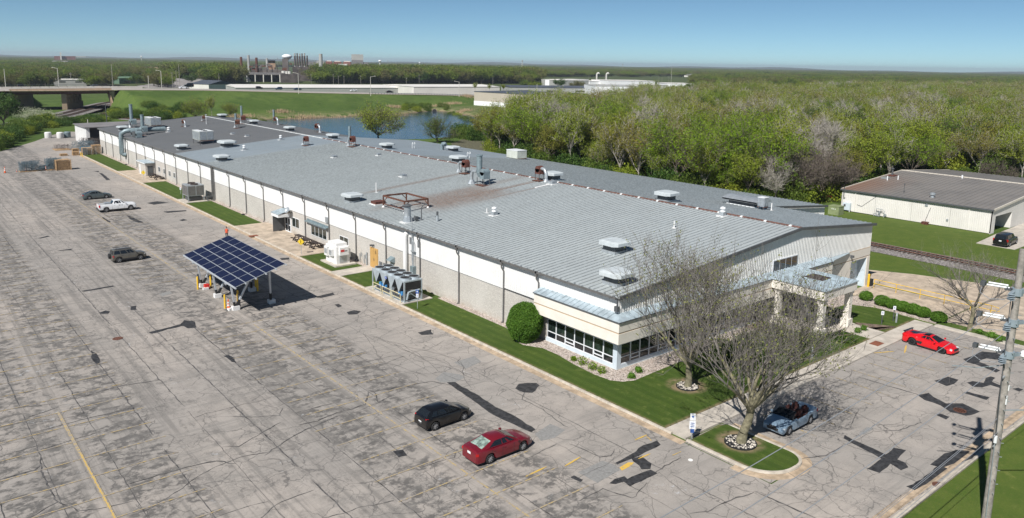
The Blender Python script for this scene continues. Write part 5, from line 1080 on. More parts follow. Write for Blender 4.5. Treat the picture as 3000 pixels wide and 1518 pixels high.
def make_car(name, label, cat, sp, body, rim=M_rim, group=None, rear_glass=None, roofm=None):
    t = thing(name, label, cat, (0, 0, 0), 0, group); h = sp['L']/2; fa, ra, r = sp['fa'], sp['ra'], sp['r']; zb = sp.get('zb', .2)
    X = sorted(set([round(v, 3) for v in list(np.linspace(-h, h, 22))+[-h+.02, -h+.06, -h+.13, h-.02, h-.06, h-.13]+[a+(r+.07)*math.cos(q*math.pi/10) for a in (fa, ra) for q in range(11)]+[p[0] for p in sp['top']] + [sp.get('bed', (9, 9))[0]+d for d in (-.01, .01)] + [sp.get('bed', (9, 9))[1]+d for d in (-.01, .01)] if -h <= v <= h]))
    rows = []
    for x in X:
        w = interp(sp['plan'], x); top = interp(sp['top'], x); belt = top-.05 if 'belt' not in sp else min(top-.03, interp(sp['belt'], x)); z0 = zb
        e = (abs(x)-(h-.13))/.13
        if e > 0: z0 = zb+.10*e
        for a in (fa, ra):
            if abs(x-a) < r+.0701: z0 = max(z0, r+math.sqrt(max(0, (r+.07)**2-(x-a)**2)))
        z0 = min(z0, belt-.12); zm = z0+(belt-z0)*.45
        inner = w*.62; it = top
        if 'bed' in sp and sp['bed'][0] < x < sp['bed'][1]: inner = w*.90; it = sp['bedz']
        sec = [(0, z0), (w*.90, z0), (w*.985, z0+(belt-z0)*.10), (w, zm), (w*.985, belt-(belt-zm)*.3), (w*.93, belt), (inner, it if 'bed' not in sp or it != sp.get('bedz') else it), (0, it+(.02 if it == top else 0))]
        rows.append([(x, s_[0], s_[1]) for s_ in sec]+[(x, -s_[0], s_[1]) for s_ in sec[-2:0:-1]])
    k = len(rows[0]); v = [p for q in rows for p in q]; f = [(i*k+j, i*k+(j+1) % k, (i+1)*k+(j+1) % k, (i+1)*k+j) for i in range(len(rows)-1) for j in range(k)]
    f += [tuple(range(k-1, -1, -1)), tuple(range((len(rows)-1)*k, len(rows)*k))]
    MB().add(v, f).build('body', body, t, 32)
    c = sp['cab']; zr = sp['zr']; wb, wt = sp['cw']
    (bf, bfz), tf, tr, (br, brz) = c
    if not sp.get('open'):
        ct = MB(); R1 = zr-.07; ring0 = [(bf, wb*.93, bfz-.03), (bf, -wb*.93, bfz-.03), (br, -wb*.95, brz-.03), (br, wb*.95, brz-.03)]
        # side cabin points with belt following body
        mid = [(bf+(br-bf)*q, wb, bfz+(brz-bfz)*q-.02) for q in (.25, .5, .75)]
        lo = [(bf, wb*.9, bfz-.03)]+mid+[(br, wb*.92, brz-.03)]; hi = [(tf, wt*.94, R1)]+[(tf+(tr-tf)*q, wt, R1+.015) for q in (.25, .5, .75)]+[(tr, wt*.95, R1)]
        top_ = [(tf-.12, wt*.72, zr-.02)]+[(tf+(tr-tf)*q, wt*.80, zr) for q in (.25, .5, .75)]+[(tr+.12, wt*.74, zr-.02)]
        cen = [(tf-.12, 0, zr)]+[(tf+(tr-tf)*q, 0, zr+.02) for q in (.25, .5, .75)]+[(tr+.12, 0, zr)]
        fl = lambda L: [(a, -b, c_) for a, b, c_ in L]
        strips = [lo, hi, top_, cen, fl(top_), fl(hi), fl(lo)]; v = [p for s_ in strips for p in s_]; n = 5
        f = [(j*n+i, j*n+i+1, (j+1)*n+i+1, (j+1)*n+i) for j in range(6) for i in range(n-1)]
        f += [(0, n, 2*n, 3*n, 4*n, 5*n, 6*n), (n-1, 7*n-1, 6*n-1, 5*n-1, 4*n-1, 3*n-1, 2*n-1)]
        mi = [0]*4+[1]*4*4+[0]*4+[0, 0] if roofm else None
        mb = MB(); mb.add(v, f)
        if roofm: mb.m = [0 if (i < 4 or i >= 20) else 1 for i in range(len(f))]
        mb.build('cabin', [body, roofm] if roofm else body, t, 35)
        def gl(name, P, m, off): # quad between belt and roof, pushed outward
            o = Vector(off); MB().add([tuple(Vector(p)+o) for p in P], [(0, 1, 2, 3)]).build(name, m, t)
        L = lambda a, b, q: tuple(a[i]+(b[i]-a[i])*q for i in range(3))
        fwl, fwr, ftl, ftr = (bf, wb*.9, bfz-.03), (bf, -wb*.9, bfz-.03), (tf, wt*.94, R1), (tf, -wt*.94, R1)
        def inset(A, B, C_, D, a=.05, b=.06): # A,B base ; C,D top (C above B)
            return [L(L(A, B, a), L(D, C_, a), b), L(L(A, B, 1-a), L(D, C_, 1-a), b), L(L(A, B, 1-a), L(D, C_, 1-a), 1-b), L(L(A, B, a), L(D, C_, a), 1-b)]
        gl('windscreen', inset(fwl, fwr, ftr, ftl, .05, .05), M_cg, (.012, 0, .012))
        gl('rear_window', inset((br, -wb*.92, brz-.03), (br, wb*.92, brz-.03), (tr, wt*.95, R1), (tr, -wt*.95, R1), .07, .09), rear_glass or M_cg, (-.012, 0, .012))
        for s_ in (1, -1):
            for (a, b) in sp['win']:
                def pt(q, up): # q along cabin 0 front..1 rear
                    p0 = (bf+(br-bf)*q, wb*s_*(1-.09*max(0, 1-4*q) - .07*max(0, 4*q-3)), bfz+(brz-bfz)*q-.02); p1 = (tf+(tr-tf)*q, wt*s_*(1-.05*max(0, 1-4*q)-.04*max(0, 4*q-3)), R1+.01)
                    return L(p0, p1, up)
                P = [pt(a, .10), pt(b, .10), pt(b, .90), pt(a, .90)] if s_ < 0 else [pt(b, .10), pt(a, .10), pt(a, .90), pt(b, .90)]
                gl('side_window', P, M_cg, (0, .014*s_, .004))
    nx, tx = h, -h; wn = interp(sp['plan'], h-.12); wtl = interp(sp['plan'], -h+.1)
    for s_ in (1, -1):
        zt = interp(sp['top'], h-.25); MB().obox((h-.24, s_*(wn-.13), zt-sp.get('hl', .2)+.02), (.2, .3, .12), (0, .2, -s_*.5)).build('headlight', M_head, t)
        zt = interp(sp['top'], -h+.2); MB().obox((-h+sp.get('tx', .13), s_*(wtl-sp.get('ty', .10)), zt-sp.get('tl', .22)), (.2, .24, sp.get('tlh', .16)), (0, 0, s_*.35)).build('taillight', M_tail, t)
        xm = bf-.22; MB().obox((xm, s_*(interp(sp['plan'], xm)+.07), bfz+.05), (.12, .17, .12)).build('mirror', body, t)
        for q in sp.get('handles', (-.15, -.95)): MB().obox((q, s_*(interp(sp['plan'], q)+.0), bfz-.16), (.18, .03, .03)).build('door_handle', sp.get('hm', body), t)
        for q in sp.get('seams', (.55, -.35, -1.15)): MB().obox((q, s_*interp(sp['plan'], q)*.996, .62), (.012, .012, .62)).build('door_gap', M_plastic, t)
    MB().obox((h-.02, 0, .48), (.06, wn*1.1, .2)).build('grille', M_plastic, t); MB().obox((-h+.015, 0, interp(sp['top'], -h+.2)-.42 if not sp.get('pz') else sp['pz']), (.03, .34, .17)).build('licence_plate', M_alum, t)
    MB().box(ra-.1, fa+.1, -interp(sp['plan'], 0)*.88, interp(sp['plan'], 0)*.88, .14, .24).box(-h+.15, h-.15, -.6, .6, .18, .4).build('underbody', M_plastic, t)
    for a in (fa, ra):
        for s_ in (1, -1):
            y_ = s_*(interp(sp['plan'], a)-.115); make_wheel(t, a, y_, r, .22, rim, sp.get('spokes', 5))
            MB().cyl((a, s_*(abs(y_)-.25), r+.02), (a, s_*(abs(y_)-.24), r+.02), r+.06, n=18).build('wheel_well', M_plastic, t)
    return t
def plan(h, w, n=.72, tl=.80): return [(-h, w*tl), (-h+.08, w*(tl+.06)), (-h+.3, w*.95), (-h+.8, w*.99), (0, w), (h-1.0, w*.985), (h-.5, w*.93), (h-.15, w*(n+.08)), (h, w*n)]
SEDAN = dict(L=4.85, fa=1.46, ra=-1.34, r=.335, plan=plan(2.425, .915), top=[(-2.425, .72), (-2.40, .98), (-2.3, 1.06), (-1.8, 1.09), (-1.0, 1.02), (.6, .99), (1.05, .98), (1.6, .92), (2.05, .80), (2.32, .66), (2.425, .5)],
   cab=((1.12, .99), .22, -.95, (-1.95, 1.08)), zr=1.455, cw=(.80, .60), win=((.10, .44), (.47, .83)), spokes=8, handles=(-.15, -1.05), seams=(.62, -.33, -1.22), pz=.80)
HATCH = dict(L=4.12, fa=1.27, ra=-1.30, r=.32, plan=plan(2.06, .86, .70, .84), top=[(-2.06, .6), (-2.03, .95), (-1.95, 1.05), (-1.5, 1.06), (-.5, 1.0), (.5, .97), (.95, .97), (1.4, .90), (1.8, .77), (1.98, .62), (2.06, .48)],
   cab=((1.10, .97), .2, -1.45, (-1.93, 1.04)), zr=1.45, cw=(.775, .60), win=((.10, .40), (.43, .70), (.73, .9)), spokes=7, handles=(-.1, -.95), seams=(.6, -.3, -1.05), tlh=.3, tl=.2, pz=.62, tx=.17, ty=.16)
SUV = dict(L=4.1, fa=1.27, ra=-1.25, r=.36, plan=plan(2.05, .86, .78, .9), top=[(-2.05, .7), (-2.02, 1.08), (-1.9, 1.12), (-.5, 1.1), (.7, 1.1), (.95, 1.1), (1.6, 1.02), (1.9, .92), (2.05, .6)], zb=.3,
   cab=((.98, 1.1), .35, -1.82, (-1.98, 1.1)), zr=1.66, cw=(.79, .66), win=((.10, .36), (.39, .66), (.69, .94)), spokes=5, handles=(.0, -.85), seams=(.72, -.12, -.95), tlh=.26, tl=.26, pz=.7, tx=.15, ty=.13)
BIGSUV = dict(L=5.4, fa=1.75, ra=-1.35, r=.40, plan=plan(2.7, 1.0, .82, .93), top=[(-2.7, .8), (-2.66, 1.22), (-2.5, 1.26), (0, 1.22), (1.1, 1.2), (2.2, 1.13), (2.5, 1.02), (2.7, .7)], zb=.3,
   cab=((1.2, 1.2), .5, -2.4, (-2.62, 1.24)), zr=1.88, cw=(.91, .76), win=((.08, .34), (.37, .62), (.65, .93)), handles=(.1, -.9), seams=(.9, -.1, -1.1), tlh=.34, tl=.2, pz=.95, hm=None)
PICKUP = dict(L=5.85, fa=1.98, ra=-1.77, r=.41, plan=[(-2.925, .92), (-2.9, .97), (-1, 1.0), (1.9, 1.0), (2.6, .95), (2.9, .86), (2.925, .84)], top=[(-2.925, 1.2), (-2.9, 1.36), (-.95, 1.36), (-.9, 1.33), (1.2, 1.33), (1.35, 1.32), (2.5, 1.22), (2.8, 1.12), (2.925, .8)], belt=[(-2.925, 1.16), (-2.9, 1.34), (-.9, 1.34), (1.3, 1.27), (2.5, 1.1), (2.925, .7)], zb=.4,
   bed=(-2.82, -.92), bedz=.85, cab=((1.35, 1.31), .62, -.55, (-.86, 1.31)), zr=1.9, cw=(.90, .70), win=((.08, .46), (.50, .88)), handles=(.15, -.55), seams=(1.0, .0, -.85), tlh=.42, tl=.3, pz=.7, spokes=6, hl=.25)
SPORT = dict(L=4.63, fa=1.42, ra=-1.30, r=.345, plan=[(-2.315, .84), (-2.2, .93), (-1.3, .99), (-.6, .93), (.3, .90), (1.4, .95), (1.9, .86), (2.2, .70), (2.315, .50)], top=[(-2.315, .72), (-2.28, .97), (-2.0, 1.0), (-1.2, 1.0), (-.3, .92), (.7, .86), (1.1, .83), (1.6, .72), (2.1, .56), (2.3, .42), (2.315, .38)], zb=.13,
   cab=((1.0, .86), .12, -.62, (-1.75, .99)), zr=1.23, cw=(.76, .50), win=((.10, .42), (.45, .62)), handles=(), seams=(.45, -.5), tlh=.12, tl=.2, spokes=5, hl=.08, pz=.6)
CONV = dict(L=4.77, fa=1.55, ra=-1.30, r=.34, plan=plan(2.385, .925, .80, .86), top=[(-2.385, .75), (-2.36, .98), (-2.2, 1.04), (-1.45, 1.03), (-1.40, 1.0), (.75, .95), (.8, .98), (1.2, .95), (1.9, .86), (2.2, .76), (2.34, .66), (2.385, .5)], bed=(-1.38, .74), bedz=.48, open=True,
   cab=((1.1, .97), .35, -1, (-1.4, 1)), zr=1.32, cw=(.80, .62), win=(), handles=(-.35,), seams=(.6, -.7), spokes=7, tlh=.14)
P_red = paint('deep_red_paint', (.15, .008, .016, 1)); P_blk = paint('black_paint', (.006, .006, .007, 1)); P_tan = paint('grey_beige_paint', (.15, .14, .12, 1), .3); P_wht = paint('white_paint', (.74, .75, .76, 1)); P_gry = paint('slate_grey_paint', (.095, .115, .115, 1), .3); P_spt = paint('bright_red_paint', (.62, .006, .012, 1)); P_blu = paint('blue_grey_car_paint', (.22, .31, .40, 1), .25); P_slv = paint('silver_paint', (.35, .38, .42, 1), .3); P_nvy = paint('dark_blue_paint', (.03, .06, .10, 1)); P_mar = paint('maroon_paint', (.24, .01, .015, 1))
BIGSUV['hm'] = P_blk
def place(t, x, y, a): t.location = (x, y, .006); t.rotation_euler = (0, 0, R(a)); return t
red = place(make_car('parked_car', 'dark red sedan with pale rear window parked nearest the camera', 'car', SEDAN, P_red, rear_glass=M_cgg), -16.66, -4.83, 0)
hat = place(make_car('parked_car', 'black hatchback parked one row beyond the dark red sedan', 'car', HATCH, P_blk), -16.96, 1.15, 1)
suv = place(make_car('parked_car', 'grey beige compact suv with spare wheel left of the solar canopy', 'suv', SUV, P_tan), -23.3, 63.2, 2)
MB().cyl((-2.05, 0, .85), (-2.27, 0, .85), .34, n=18).build('spare_wheel', M_tyre, suv, 40)
for s_ in (1, -1): MB().bar((.3, s_*.6, 1.73), (-1.6, s_*.6, 1.73), .05).build('roof_rail', M_plastic, suv); MB().obox((0, s_*.865, .42), (2.0, .03, .16)).build('side_cladding', M_plastic, suv)
pku = place(make_car('pickup_truck', 'white crew cab pickup with open dark bed and grey toolbox', 'pickup', PICKUP, P_wht), -16.35, 99.75, -1)
MB().box(-2.78, -.95, -.86, .86, .86, .88).build('bed_liner', M_plastic, pku); MB().box(-1.9, -.98, -.62, .62, .88, 1.5).build('toolbox', M_galv, pku); MB().box(-2.99, -2.9, -.9, .9, .5, .68).build('rear_bumper', M_plastic, pku)
for q, w_ in ((.55, .14), (.33, .05), (.12, .16)): MB().box(q-.0, q+w_, -1.005, -.998, .98, 1.14).build('door_lettering', M_galv, pku)
gry = place(make_car('parked_car', 'slate grey sedan parked just beyond the white pickup', 'car', SEDAN, P_gry), -16.5, 114.1, -2)
spc = place(make_car('sports_car', 'bright red low sports car with black roof and wing', 'sports car', SPORT, P_spt, rim=M_rimb, roofm=P_blk), 28.05, -13.95, -94)
MB().box(-2.3, -2.12, -.85, .85, 1.10, 1.13).box(-2.22, -2.14, -.7, -.64, .95, 1.1).box(-2.22, -2.14, .64, .7, .95, 1.1).build('rear_wing', P_blk, spc); MB().add([(-1.9, -.35, 1.02), (-.95, -.32, 1.10), (-.95, .32, 1.10), (-1.9, .35, 1.02)], [(0, 1, 2, 3)]).build('engine_cover', P_blk, spc)
for s_ in (1, -1):
    MB().add([(-.35, s_*.945, .62), (-.95, s_*.985, .58), (-.9, s_*.98, .40), (-.45, s_*.95, .36)], [(0, 1, 2, 3), (3, 2, 1, 0)]).build('side_intake', M_plastic, spc)
MB().box(-1.0, 1.0, -.95, -.9, .12, .2).box(-1.0, 1.0, .9, .95, .12, .2).box(2.1, 2.33, -.6, .6, .14, .22).build('side_skirt', M_plastic, spc)
cnv = place(make_car('convertible_car', 'blue grey open convertible with red seats under the bare tree', 'convertible', CONV, P_blu), 2.75, -14.62, 181)
MB().box(-1.36, .72, -.78, .78, .49, .52).build('cabin_floor', M_plastic, cnv)
for (x_, y_) in ((-.05, .38), (-.05, -.38), (-.95, .38), (-.95, -.38)):
    st_ = MB().box(x_-.25, x_+.3, y_-.25, y_+.25, .52, .72).obox((x_-.32, y_, .88), (.14, .5, .62), (0, -.2, 0)).build('seat', M_red_seat, cnv); MB().obox((x_-.40, y_, 1.22), (.1, .26, .14)).build('headrest', M_red_seat, st_)
ws = [(1.12, .78, .96), (1.12, -.78, .96), (.42, -.62, 1.34), (.42, .62, 1.34)]
MB().add(ws, [(0, 1, 2, 3), (3, 2, 1, 0)]).build('windscreen', M_cg, cnv); MB().bar(ws[0], ws[3], .06).bar(ws[3], ws[2], .06).bar(ws[2], ws[1], .06).build('windscreen_frame', M_plastic, cnv)
for s_ in (1, -1): MB().obox((2.40, s_*.14, .56), (.05, .24, .3)).build('kidney_grille', M_plastic, cnv)
sbk = place(make_car('parked_car', 'large black suv parked on the far right driveway', 'suv', BIGSUV, P_blk), 83.4, -1.8, 2)
cr_ = make_car('parked_car', 'dark red car half hidden in bushes left of the white shed', 'car', SEDAN, P_mar); cr_.location = (97.5, 35.5, 0); cr_.rotation_euler = (0, 0, R(-60))
# cars out on the raised highway
GH = 'cars driving on the raised highway'
def zroad(x): return float(np.interp(x, ZRX, ZRZ))-.3
def on_road(px, py):
    z = 9.2
    for _ in range(6): x, y = G(px, py, z); z = zroad(x)
    d = y-line_y(x)
    if d < 4: y += 4-d # keep on the deck
    return x, y, zroad(x)
rd_a = math.degrees(math.atan(LS))
FC = [(65, 257, SUV, P_blk, 'dark suv on the left end of the road bridge'), (276, 257, SUV, P_gry, 'dark suv on the right half of the road bridge'), (538, 260, SEDAN, P_wht, 'white car beside the black van on the highway'), (553, 256, BIGSUV, P_blk, 'tall black van on the highway behind a white car'),
 (760, 261, SUV, P_blk, 'dark pickup like car on the highway, left of three dark ones'), (817, 263, SUV, P_nvy, 'middle of three dark cars on the highway'), (872, 264, SEDAN, P_nvy, 'right of three dark cars on the highway beside the lamp post'), (1036, 268, SEDAN, P_wht, 'white car on the highway just before the guard rail'),
 (1142, 272, SEDAN, P_blk, 'black car alone on the highway left of the red one'), (1190, 271, HATCH, P_mar, 'red car on the highway behind the guard rail'), (1235, 273, SUV, P_nvy, 'blue grey suv leading a queue of three at the guard rail'), (1251, 272.5, HATCH, P_blk, 'black hatchback in the middle of the queue of three at the guard rail'), (1267, 272.5, SUV, P_slv, 'silver suv last of the queue of three at the guard rail'),
 (1295, 274, SEDAN, P_slv, 'silver blue sedan between the two queues on the highway'), (1319, 274, SUV, P_blk, 'black suv on the highway under the small awning wall'), (1334, 274, HATCH, P_nvy, 'dark hatchback right behind the black suv on the highway'), (1385, 276, HATCH, P_blk, 'dark car half hidden by the beige building corner')]
proto = {}
for i, (px, py, spx, pm0, lb) in enumerate(FC):
    key = (id(spx), pm0.name)
    if key not in proto: t = make_car('moving_car', lb, 'car', spx, pm0, group=GH); proto[key] = t
    else: t = copy_tree(proto[key]); t['label'] = lb
    x, y, z = on_road(px, py); t.location = (x, y, z+.02); t.rotation_euler = (0, 0, R(rd_a+(180 if i % 2 else 0)))
    if spx is BIGSUV: t.scale = (1, 1, 1.35)
    elif i > 3: t.scale = (1.05, 1.05, 1.05)

# ================================================================== PERSON
def person(x, y, rzv, label):
    t = thing('person', label, 'person', (x, y, 0), R(rzv)); me = bpy.data.meshes.new('body')
    J = [(0, 0, .95, .15), (0, 0, 1.15, .145), (0, 0, 1.38, .16), (0, 0, 1.50, .075), (0, .01, 1.60, .09), (0, .01, 1.72, .085)]
    E = [(0, 1), (1, 2), (2, 3), (3, 4), (4, 5)]
    def chain(root, pts):
        last = root
        for p in pts: J.append(p); E.append((last, len(J)-1)); last = len(J)-1
        return last
    for s_, st in ((1, .12), (-1, -.12)):
        chain(0, [(s_*.10, 0, .88, .10), (s_*.11, st*.6, .5, .065), (s_*.11, st, .09, .045), (s_*.11, st+.14, .05, .04)])
        hnd = chain(2, [(s_*.17, 0, 1.42, .07), (s_*.23, -.02, 1.15, .045), (s_*.22, .16, .95, .033), (s_*.21, .22, .90, .032)])
        for q in range(5): J.append((s_*(.21-.02+.012*q), .29-.01*abs(q-2), .87, .009)); E.append((hnd, len(J)-1))
    me.from_pydata([j[:3] for j in J], E, []); me.update(); o = bpy.data.objects.new('body', me); C.objects.link(o)
    sk = o.modifiers.new('skin', 'SKIN'); o.modifiers.new('sub', 'SUBSURF').levels = 1
    for i, j in enumerate(J): me.skin_vertices[0].data[i].radius = (j[3], j[3]); me.skin_vertices[0].data[i].use_root = (i == 0)
    dg = bpy.context.evaluated_depsgraph_get(); m2 = bpy.data.meshes.new_from_object(o.evaluated_get(dg)); bpy.data.objects.remove(o)
    for m_ in (mat('skin', (.42, .25, .18, 1), .6), mat('orange_vest', (.75, .12, .05, 1), .8), mat('dark_trousers', (.02, .022, .03, 1), .8), mat('shirt_dark', (.04, .045, .06, 1), .8)): m2.materials.append(m_)
    for p in m2.polygons:
        c = p.center; a = abs(c.x); p.material_index = 2 if c.z < .93 and a < .19 else (0 if c.z > 1.47 or (a > .17 and c.z < 1.1) else (3 if a > .18 else 1)); p.use_smooth = True
    b = bpy.data.objects.new('body', m2); C.objects.link(b); b.parent = t
    MB().lathe([(.098, 1.68), (.10, 1.74), (.07, 1.82), (0, 1.84)], 12, (0, .005, 0)).build('hair', mat('brown_hair', (.06, .03, .02, 1), .8), t, 60)
    for s_ in (1, -1): MB().obox((s_*.035, .095, 1.69), (.025, .012, .012)).build('eye', M_si, t)
    MB().obox((0, .105, 1.655), (.02, .03, .04)).obox((0, .095, 1.61), (.05, .01, .01)).build('face', bpy.data.materials['skin'], t)
    MB().box(-.15, .15, -.26, -.13, 1.05, 1.45).build('backpack', bpy.data.materials['dark_trousers'], t); return t
person(-8.96, 68.1, 160, 'person in orange vest with dark backpack walking behind the solar canopy')

# ================================================================== UTILITY POLE AND WIRES
bx, by = G(2887, 1530); M_polew = mat('weathered_pole_timber', (.29, .265, .235, 1), .9, var=.25, sc=3, bump=.5, bsc=12); M_insu = mat('blue_grey_insulator', (.24, .29, .32, 1), .3, var=.1); M_wire = mat('aluminium_wire', (.30, .31, .33, 1), .5, metal=.2, var=0)
up = thing('utility_pole', 'tall weathered timber utility pole with insulators at the right edge', 'utility pole', (bx, by, 0))
MB().cyl((0, 0, -.2), (0, 0, 16.2), .24, .17, 16).build('pole', M_polew, up, 40)
for k in range(26):
    s_ = 1 if k % 2 else -1; MB().bar((s_*.14, -.14, 2.0+.42*k), (s_*.27, -.28, 2.0+.42*k), .03).build('step_bolt', M_galv, up)
ATT = [13.9, 12.15, 10.3]
for z in ATT:
    b = MB().cyl((0, 0, z-.28), (0, 0, z+.12), .29, n=12).bar((-.2, .1, z-.1), (-.7, .1, z-.15), .18, .22).bar((.1, -.2, z-.05), (.45, -.35, z-.05), .16, .2).build('bracket', M_insu, up)
    MB().lathe([(.06, 0), (.2, .05), (.07, .08), (.21, .14), (.07, .18), (.2, .24), (.06, .28), (.18, .34), (.0, .36)], 12, (-.72, .05, z-.45)).build('insulator', M_insu, up, 50)
    for k, dz in enumerate((.12, .30, .22)): MB().cyl((-.3-.24*k, .3, z+dz), (-.5-.24*k, 1.2, z+dz), .05, n=10).build('cutout_tube', M_alum, up, 50)
    MB().obox((-.75, 1.45, z+.2), (.3, .22, .25)).obox((-.3, .35, z+.05), (.3, .3, .12)).build('cutout_clamp', M_trim, up)
    MB().pipe([(-.75, 1.5, z+.1), (-.95, 1.5, z-.3), (-.95, 1.0, z-.55), (-.8, .3, z-.45)], .02, 5).build('jumper', M_wire, up)
    MB().lathe([(.1, 0), (.2, .08), (.2, .3), (.1, .4)], 12, (.65, -.55, z-.25)).build('bulb_insulator', M_alum, up, 50); MB().bar((.1, -.1, z+.05), (.65, -.55, z), .05).build('arm', M_trim, up)
MB().pipe([(-.55, .1, 13.6), (-.5, .0, 8), (-.42, -.05, 5.6)], .025, 6).build('riser', M_trim, up); MB().cyl((-.42, -.05, 5.1), (-.42, -.05, 5.5), .09, n=10).build('riser_clamp', M_alum, up); MB().pipe([(-.42, -.05, 5.1), (-.38, -.1, 0)], .03, 6).build('riser_cable', M_galv, up)
for z in (9.0, 4.9): MB().bar((-.1, 0, z), (-.42, 0, z-.05), .08).build('standoff', M_galv, up)
MB().bar((.1, -.05, 6.9), (3.4, -2.7, 7.0), .06).build('side_arm', M_galv, up); MB().obox((-.05, -.22, 7.6), (.12, .06, .5)).obox((.05, -.22, 8.3), (.1, .06, .3)).build('clamp', M_alum, up)
MB().bar((.05, 0, 9.6), (-.6, 1.2, 9.2), .05).bar((-.6, 1.2, 9.2), (-1.6, 2.2, 9.25), .05).build('cross_arm', M_galv, up)
def wire(name, pts, r, lb, g): MB().pipe(pts, r, 5).build(name, M_wire, label=lb, cat='wire', group=g)
def sag(x0, x1, z0, z1, s_, y0, y1, n=26): return [(x0+(x1-x0)*i/n, y0+(y1-y0)*i/n, z0+(z1-z0)*i/n-4*s_*(i/n)*(1-i/n)) for i in range(n+1)]
GW = 'power wires strung from the utility pole'
for i, (z, lb) in enumerate(((13.45, 'uppermost power wire leaving the pole over the parked convertible'), (11.75, 'middle power wire leaving the pole'), (9.9, 'lowest of the three thick power wires'))):
    wire('power_wire', sag(bx-.7, -70, z, z+.2, 1.75-.1*i, by, by), .017, lb, GW); wire('power_wire', sag(bx+.6, 75, z, z, 1.7, by-.5, by), .015, lb+', running off to the right', GW)
for i, (z, dy) in enumerate(((6.55, 0), (6.2, .15), (5.75, -.1))): wire('telephone_wire', sag(bx-.3, -70, z, z-.2, .9, by+dy, by+dy), .013, ['uppermost', 'middle', 'lowest'][i]+' of the thin telephone wires on the pole', 'telephone wires low on the pole')

# ================================================================== WHITE SHED AT THE RIGHT
M_shw = mat('shed_white_steel', (.68, .655, .61, 1), .55, var=.05, sc=.3)
def m_shroof():
    m = NT('shed_roof'); p = m.pos(); s = m.n('ShaderNodeSeparateXYZ'); m.l(m.n('ShaderNodeNewGeometry').outputs['Position'], s.inputs[0])
    c = m.mix(m.ramp(m.noise(p, .25, 5), .35, .7), (.20, .185, .17, 1), (.165, .155, .145, 1)); c = m.mix(m.math('MULTIPLY', m.ramp(s.outputs[1], 18, 28), m.ramp(s.outputs[0], 112, 95)), c, (.20, .125, .09, 1))
    m.col(c); m.rough(.6); return m.m
M_shr = m_shroof()
sh = thing('white_shed', 'low white steel warehouse with brown grey roof across the railway', 'building'); SX, SXR, SX1, SY0, SY1, SE, SRZ = 89.8, 113.5, 137.0, 2.5, 27.6, 4.0, 5.65
def srz(x): return SE+(SRZ-SE)*(x-SX)/(SXR-SX) if x < SXR else SRZ-(SRZ-SE)*(x-SXR)/(SX1-SXR)
for k in range(4):
    w_ = ribbed(6.25, SE-.1); w_.build('wall_panel', M_shw, sh, loc=(SX, SY0+.02+6.27*k, .1))
def gw(x0, x1, z0): return MB().add([(x0, SY0, z0), (x1, SY0, z0), (x1, SY0, srz(x1)), (x0, SY0, srz(x0)), (x0, SY0+.2, z0), (x1, SY0+.2, z0), (x1, SY0+.2, srz(x1)), (x0, SY0+.2, srz(x0))], [(0, 1, 2, 3), (5, 4, 7, 6), (0, 4, 5, 1), (1, 5, 6, 2), (0, 3, 7, 4)])
gw(SX, 91.2, 0).build('gable_wall', M_shw, sh); gw(91.2, 98.4, 2.75).build('gable_wall', M_shw, sh); gw(98.4, SXR, 0).build('gable_wall', M_shw, sh); gw(SXR, SX1, 0).build('gable_wall', M_shw, sh)
MB().box(91.2, 98.6, 7.8, 8.0, 0, 3.6).build('recess_wall', M_brown, sh); MB().box(98.4, 98.6, SY0+.2, 8, 0, 3.6).build('recess_side', M_shw, sh); MB().box(91.0, 91.2, SY0+.2, 8, 0, 3.6).build('recess_side', M_shw, sh)
for q in (92.4, 94.2, 96): MB().box(q, q+1.1, 7.7, 7.8, .1, 2.4).build('recess_door', M_trim, sh)
MB().box(SX1-.2, SX1, SY0, SY1, 0, SE).box(SX, SX1, SY1-.2, SY1, 0, SE).build('rear_wall', M_shw, sh)
sp_ = MB(); 
for k in range(28): pass
def shp(x0, x1): 
    mb = MB(); w_ = .9; z0, z1 = srz(x0)+.02, srz(x1)+.02; mb.quad((x0, 0, z0), (x1, 0, z1), (x1, w_, z1), (x0, w_, z0)); return mb.add([(x0, -.03, z0), (x1, -.03, z1), (x1, .03, z1), (x0, .03, z0), (x0, 0, z0+.09), (x1, 0, z1+.09)], [(0, 1, 5, 4), (4, 5, 2, 3), (0, 4, 3)])
sa, sb = shp(SX-.25, SXR).mesh('roof_panel', M_shr), shp(SXR, SX1+.25).mesh('roof_panel', M_shr)
for k in range(28):
    inst('roof_panel', sa, sh, (0, SY0-.2+.91*k, 0)); inst('roof_panel', sb, sh, (0, SY0-.2+.91*k, 0))
M_cream2 = mat('cream_trim', (.60, .55, .47, 1), .6, var=.06)
def rk(y): 
    return MB().add([(a, yy, srz(a)+dz) for a in (SX-.3, SXR, SX1+.3) for yy in (y-.06, y+.1) for dz in (-.22, .12)], [(0, 4, 5, 1), (2, 3, 7, 6), (1, 5, 7, 3), (4, 8, 9, 5), (6, 7, 11, 10), (5, 9, 11, 7)])
rk(SY0-.2).build('rake_trim', M_cream2, sh); rk(SY1+.1).build('rake_trim', M_cream2, sh); MB().box(SX-.42, SX-.24, SY0-.2, SY1+.1, SE-.22, SE+.0).build('gutter', M_trim, sh); MB().box(SXR-.25, SXR+.25, SY0-.2, SY1+.1, SRZ+.02, SRZ+.14).build('ridge_cap', M_cream2, sh)
for y_ in (5.9, 24.9): MB().box(SX-.14, SX-.01, y_, y_+.14, .1, SE-.1).build('downpipe', M_shw, sh)
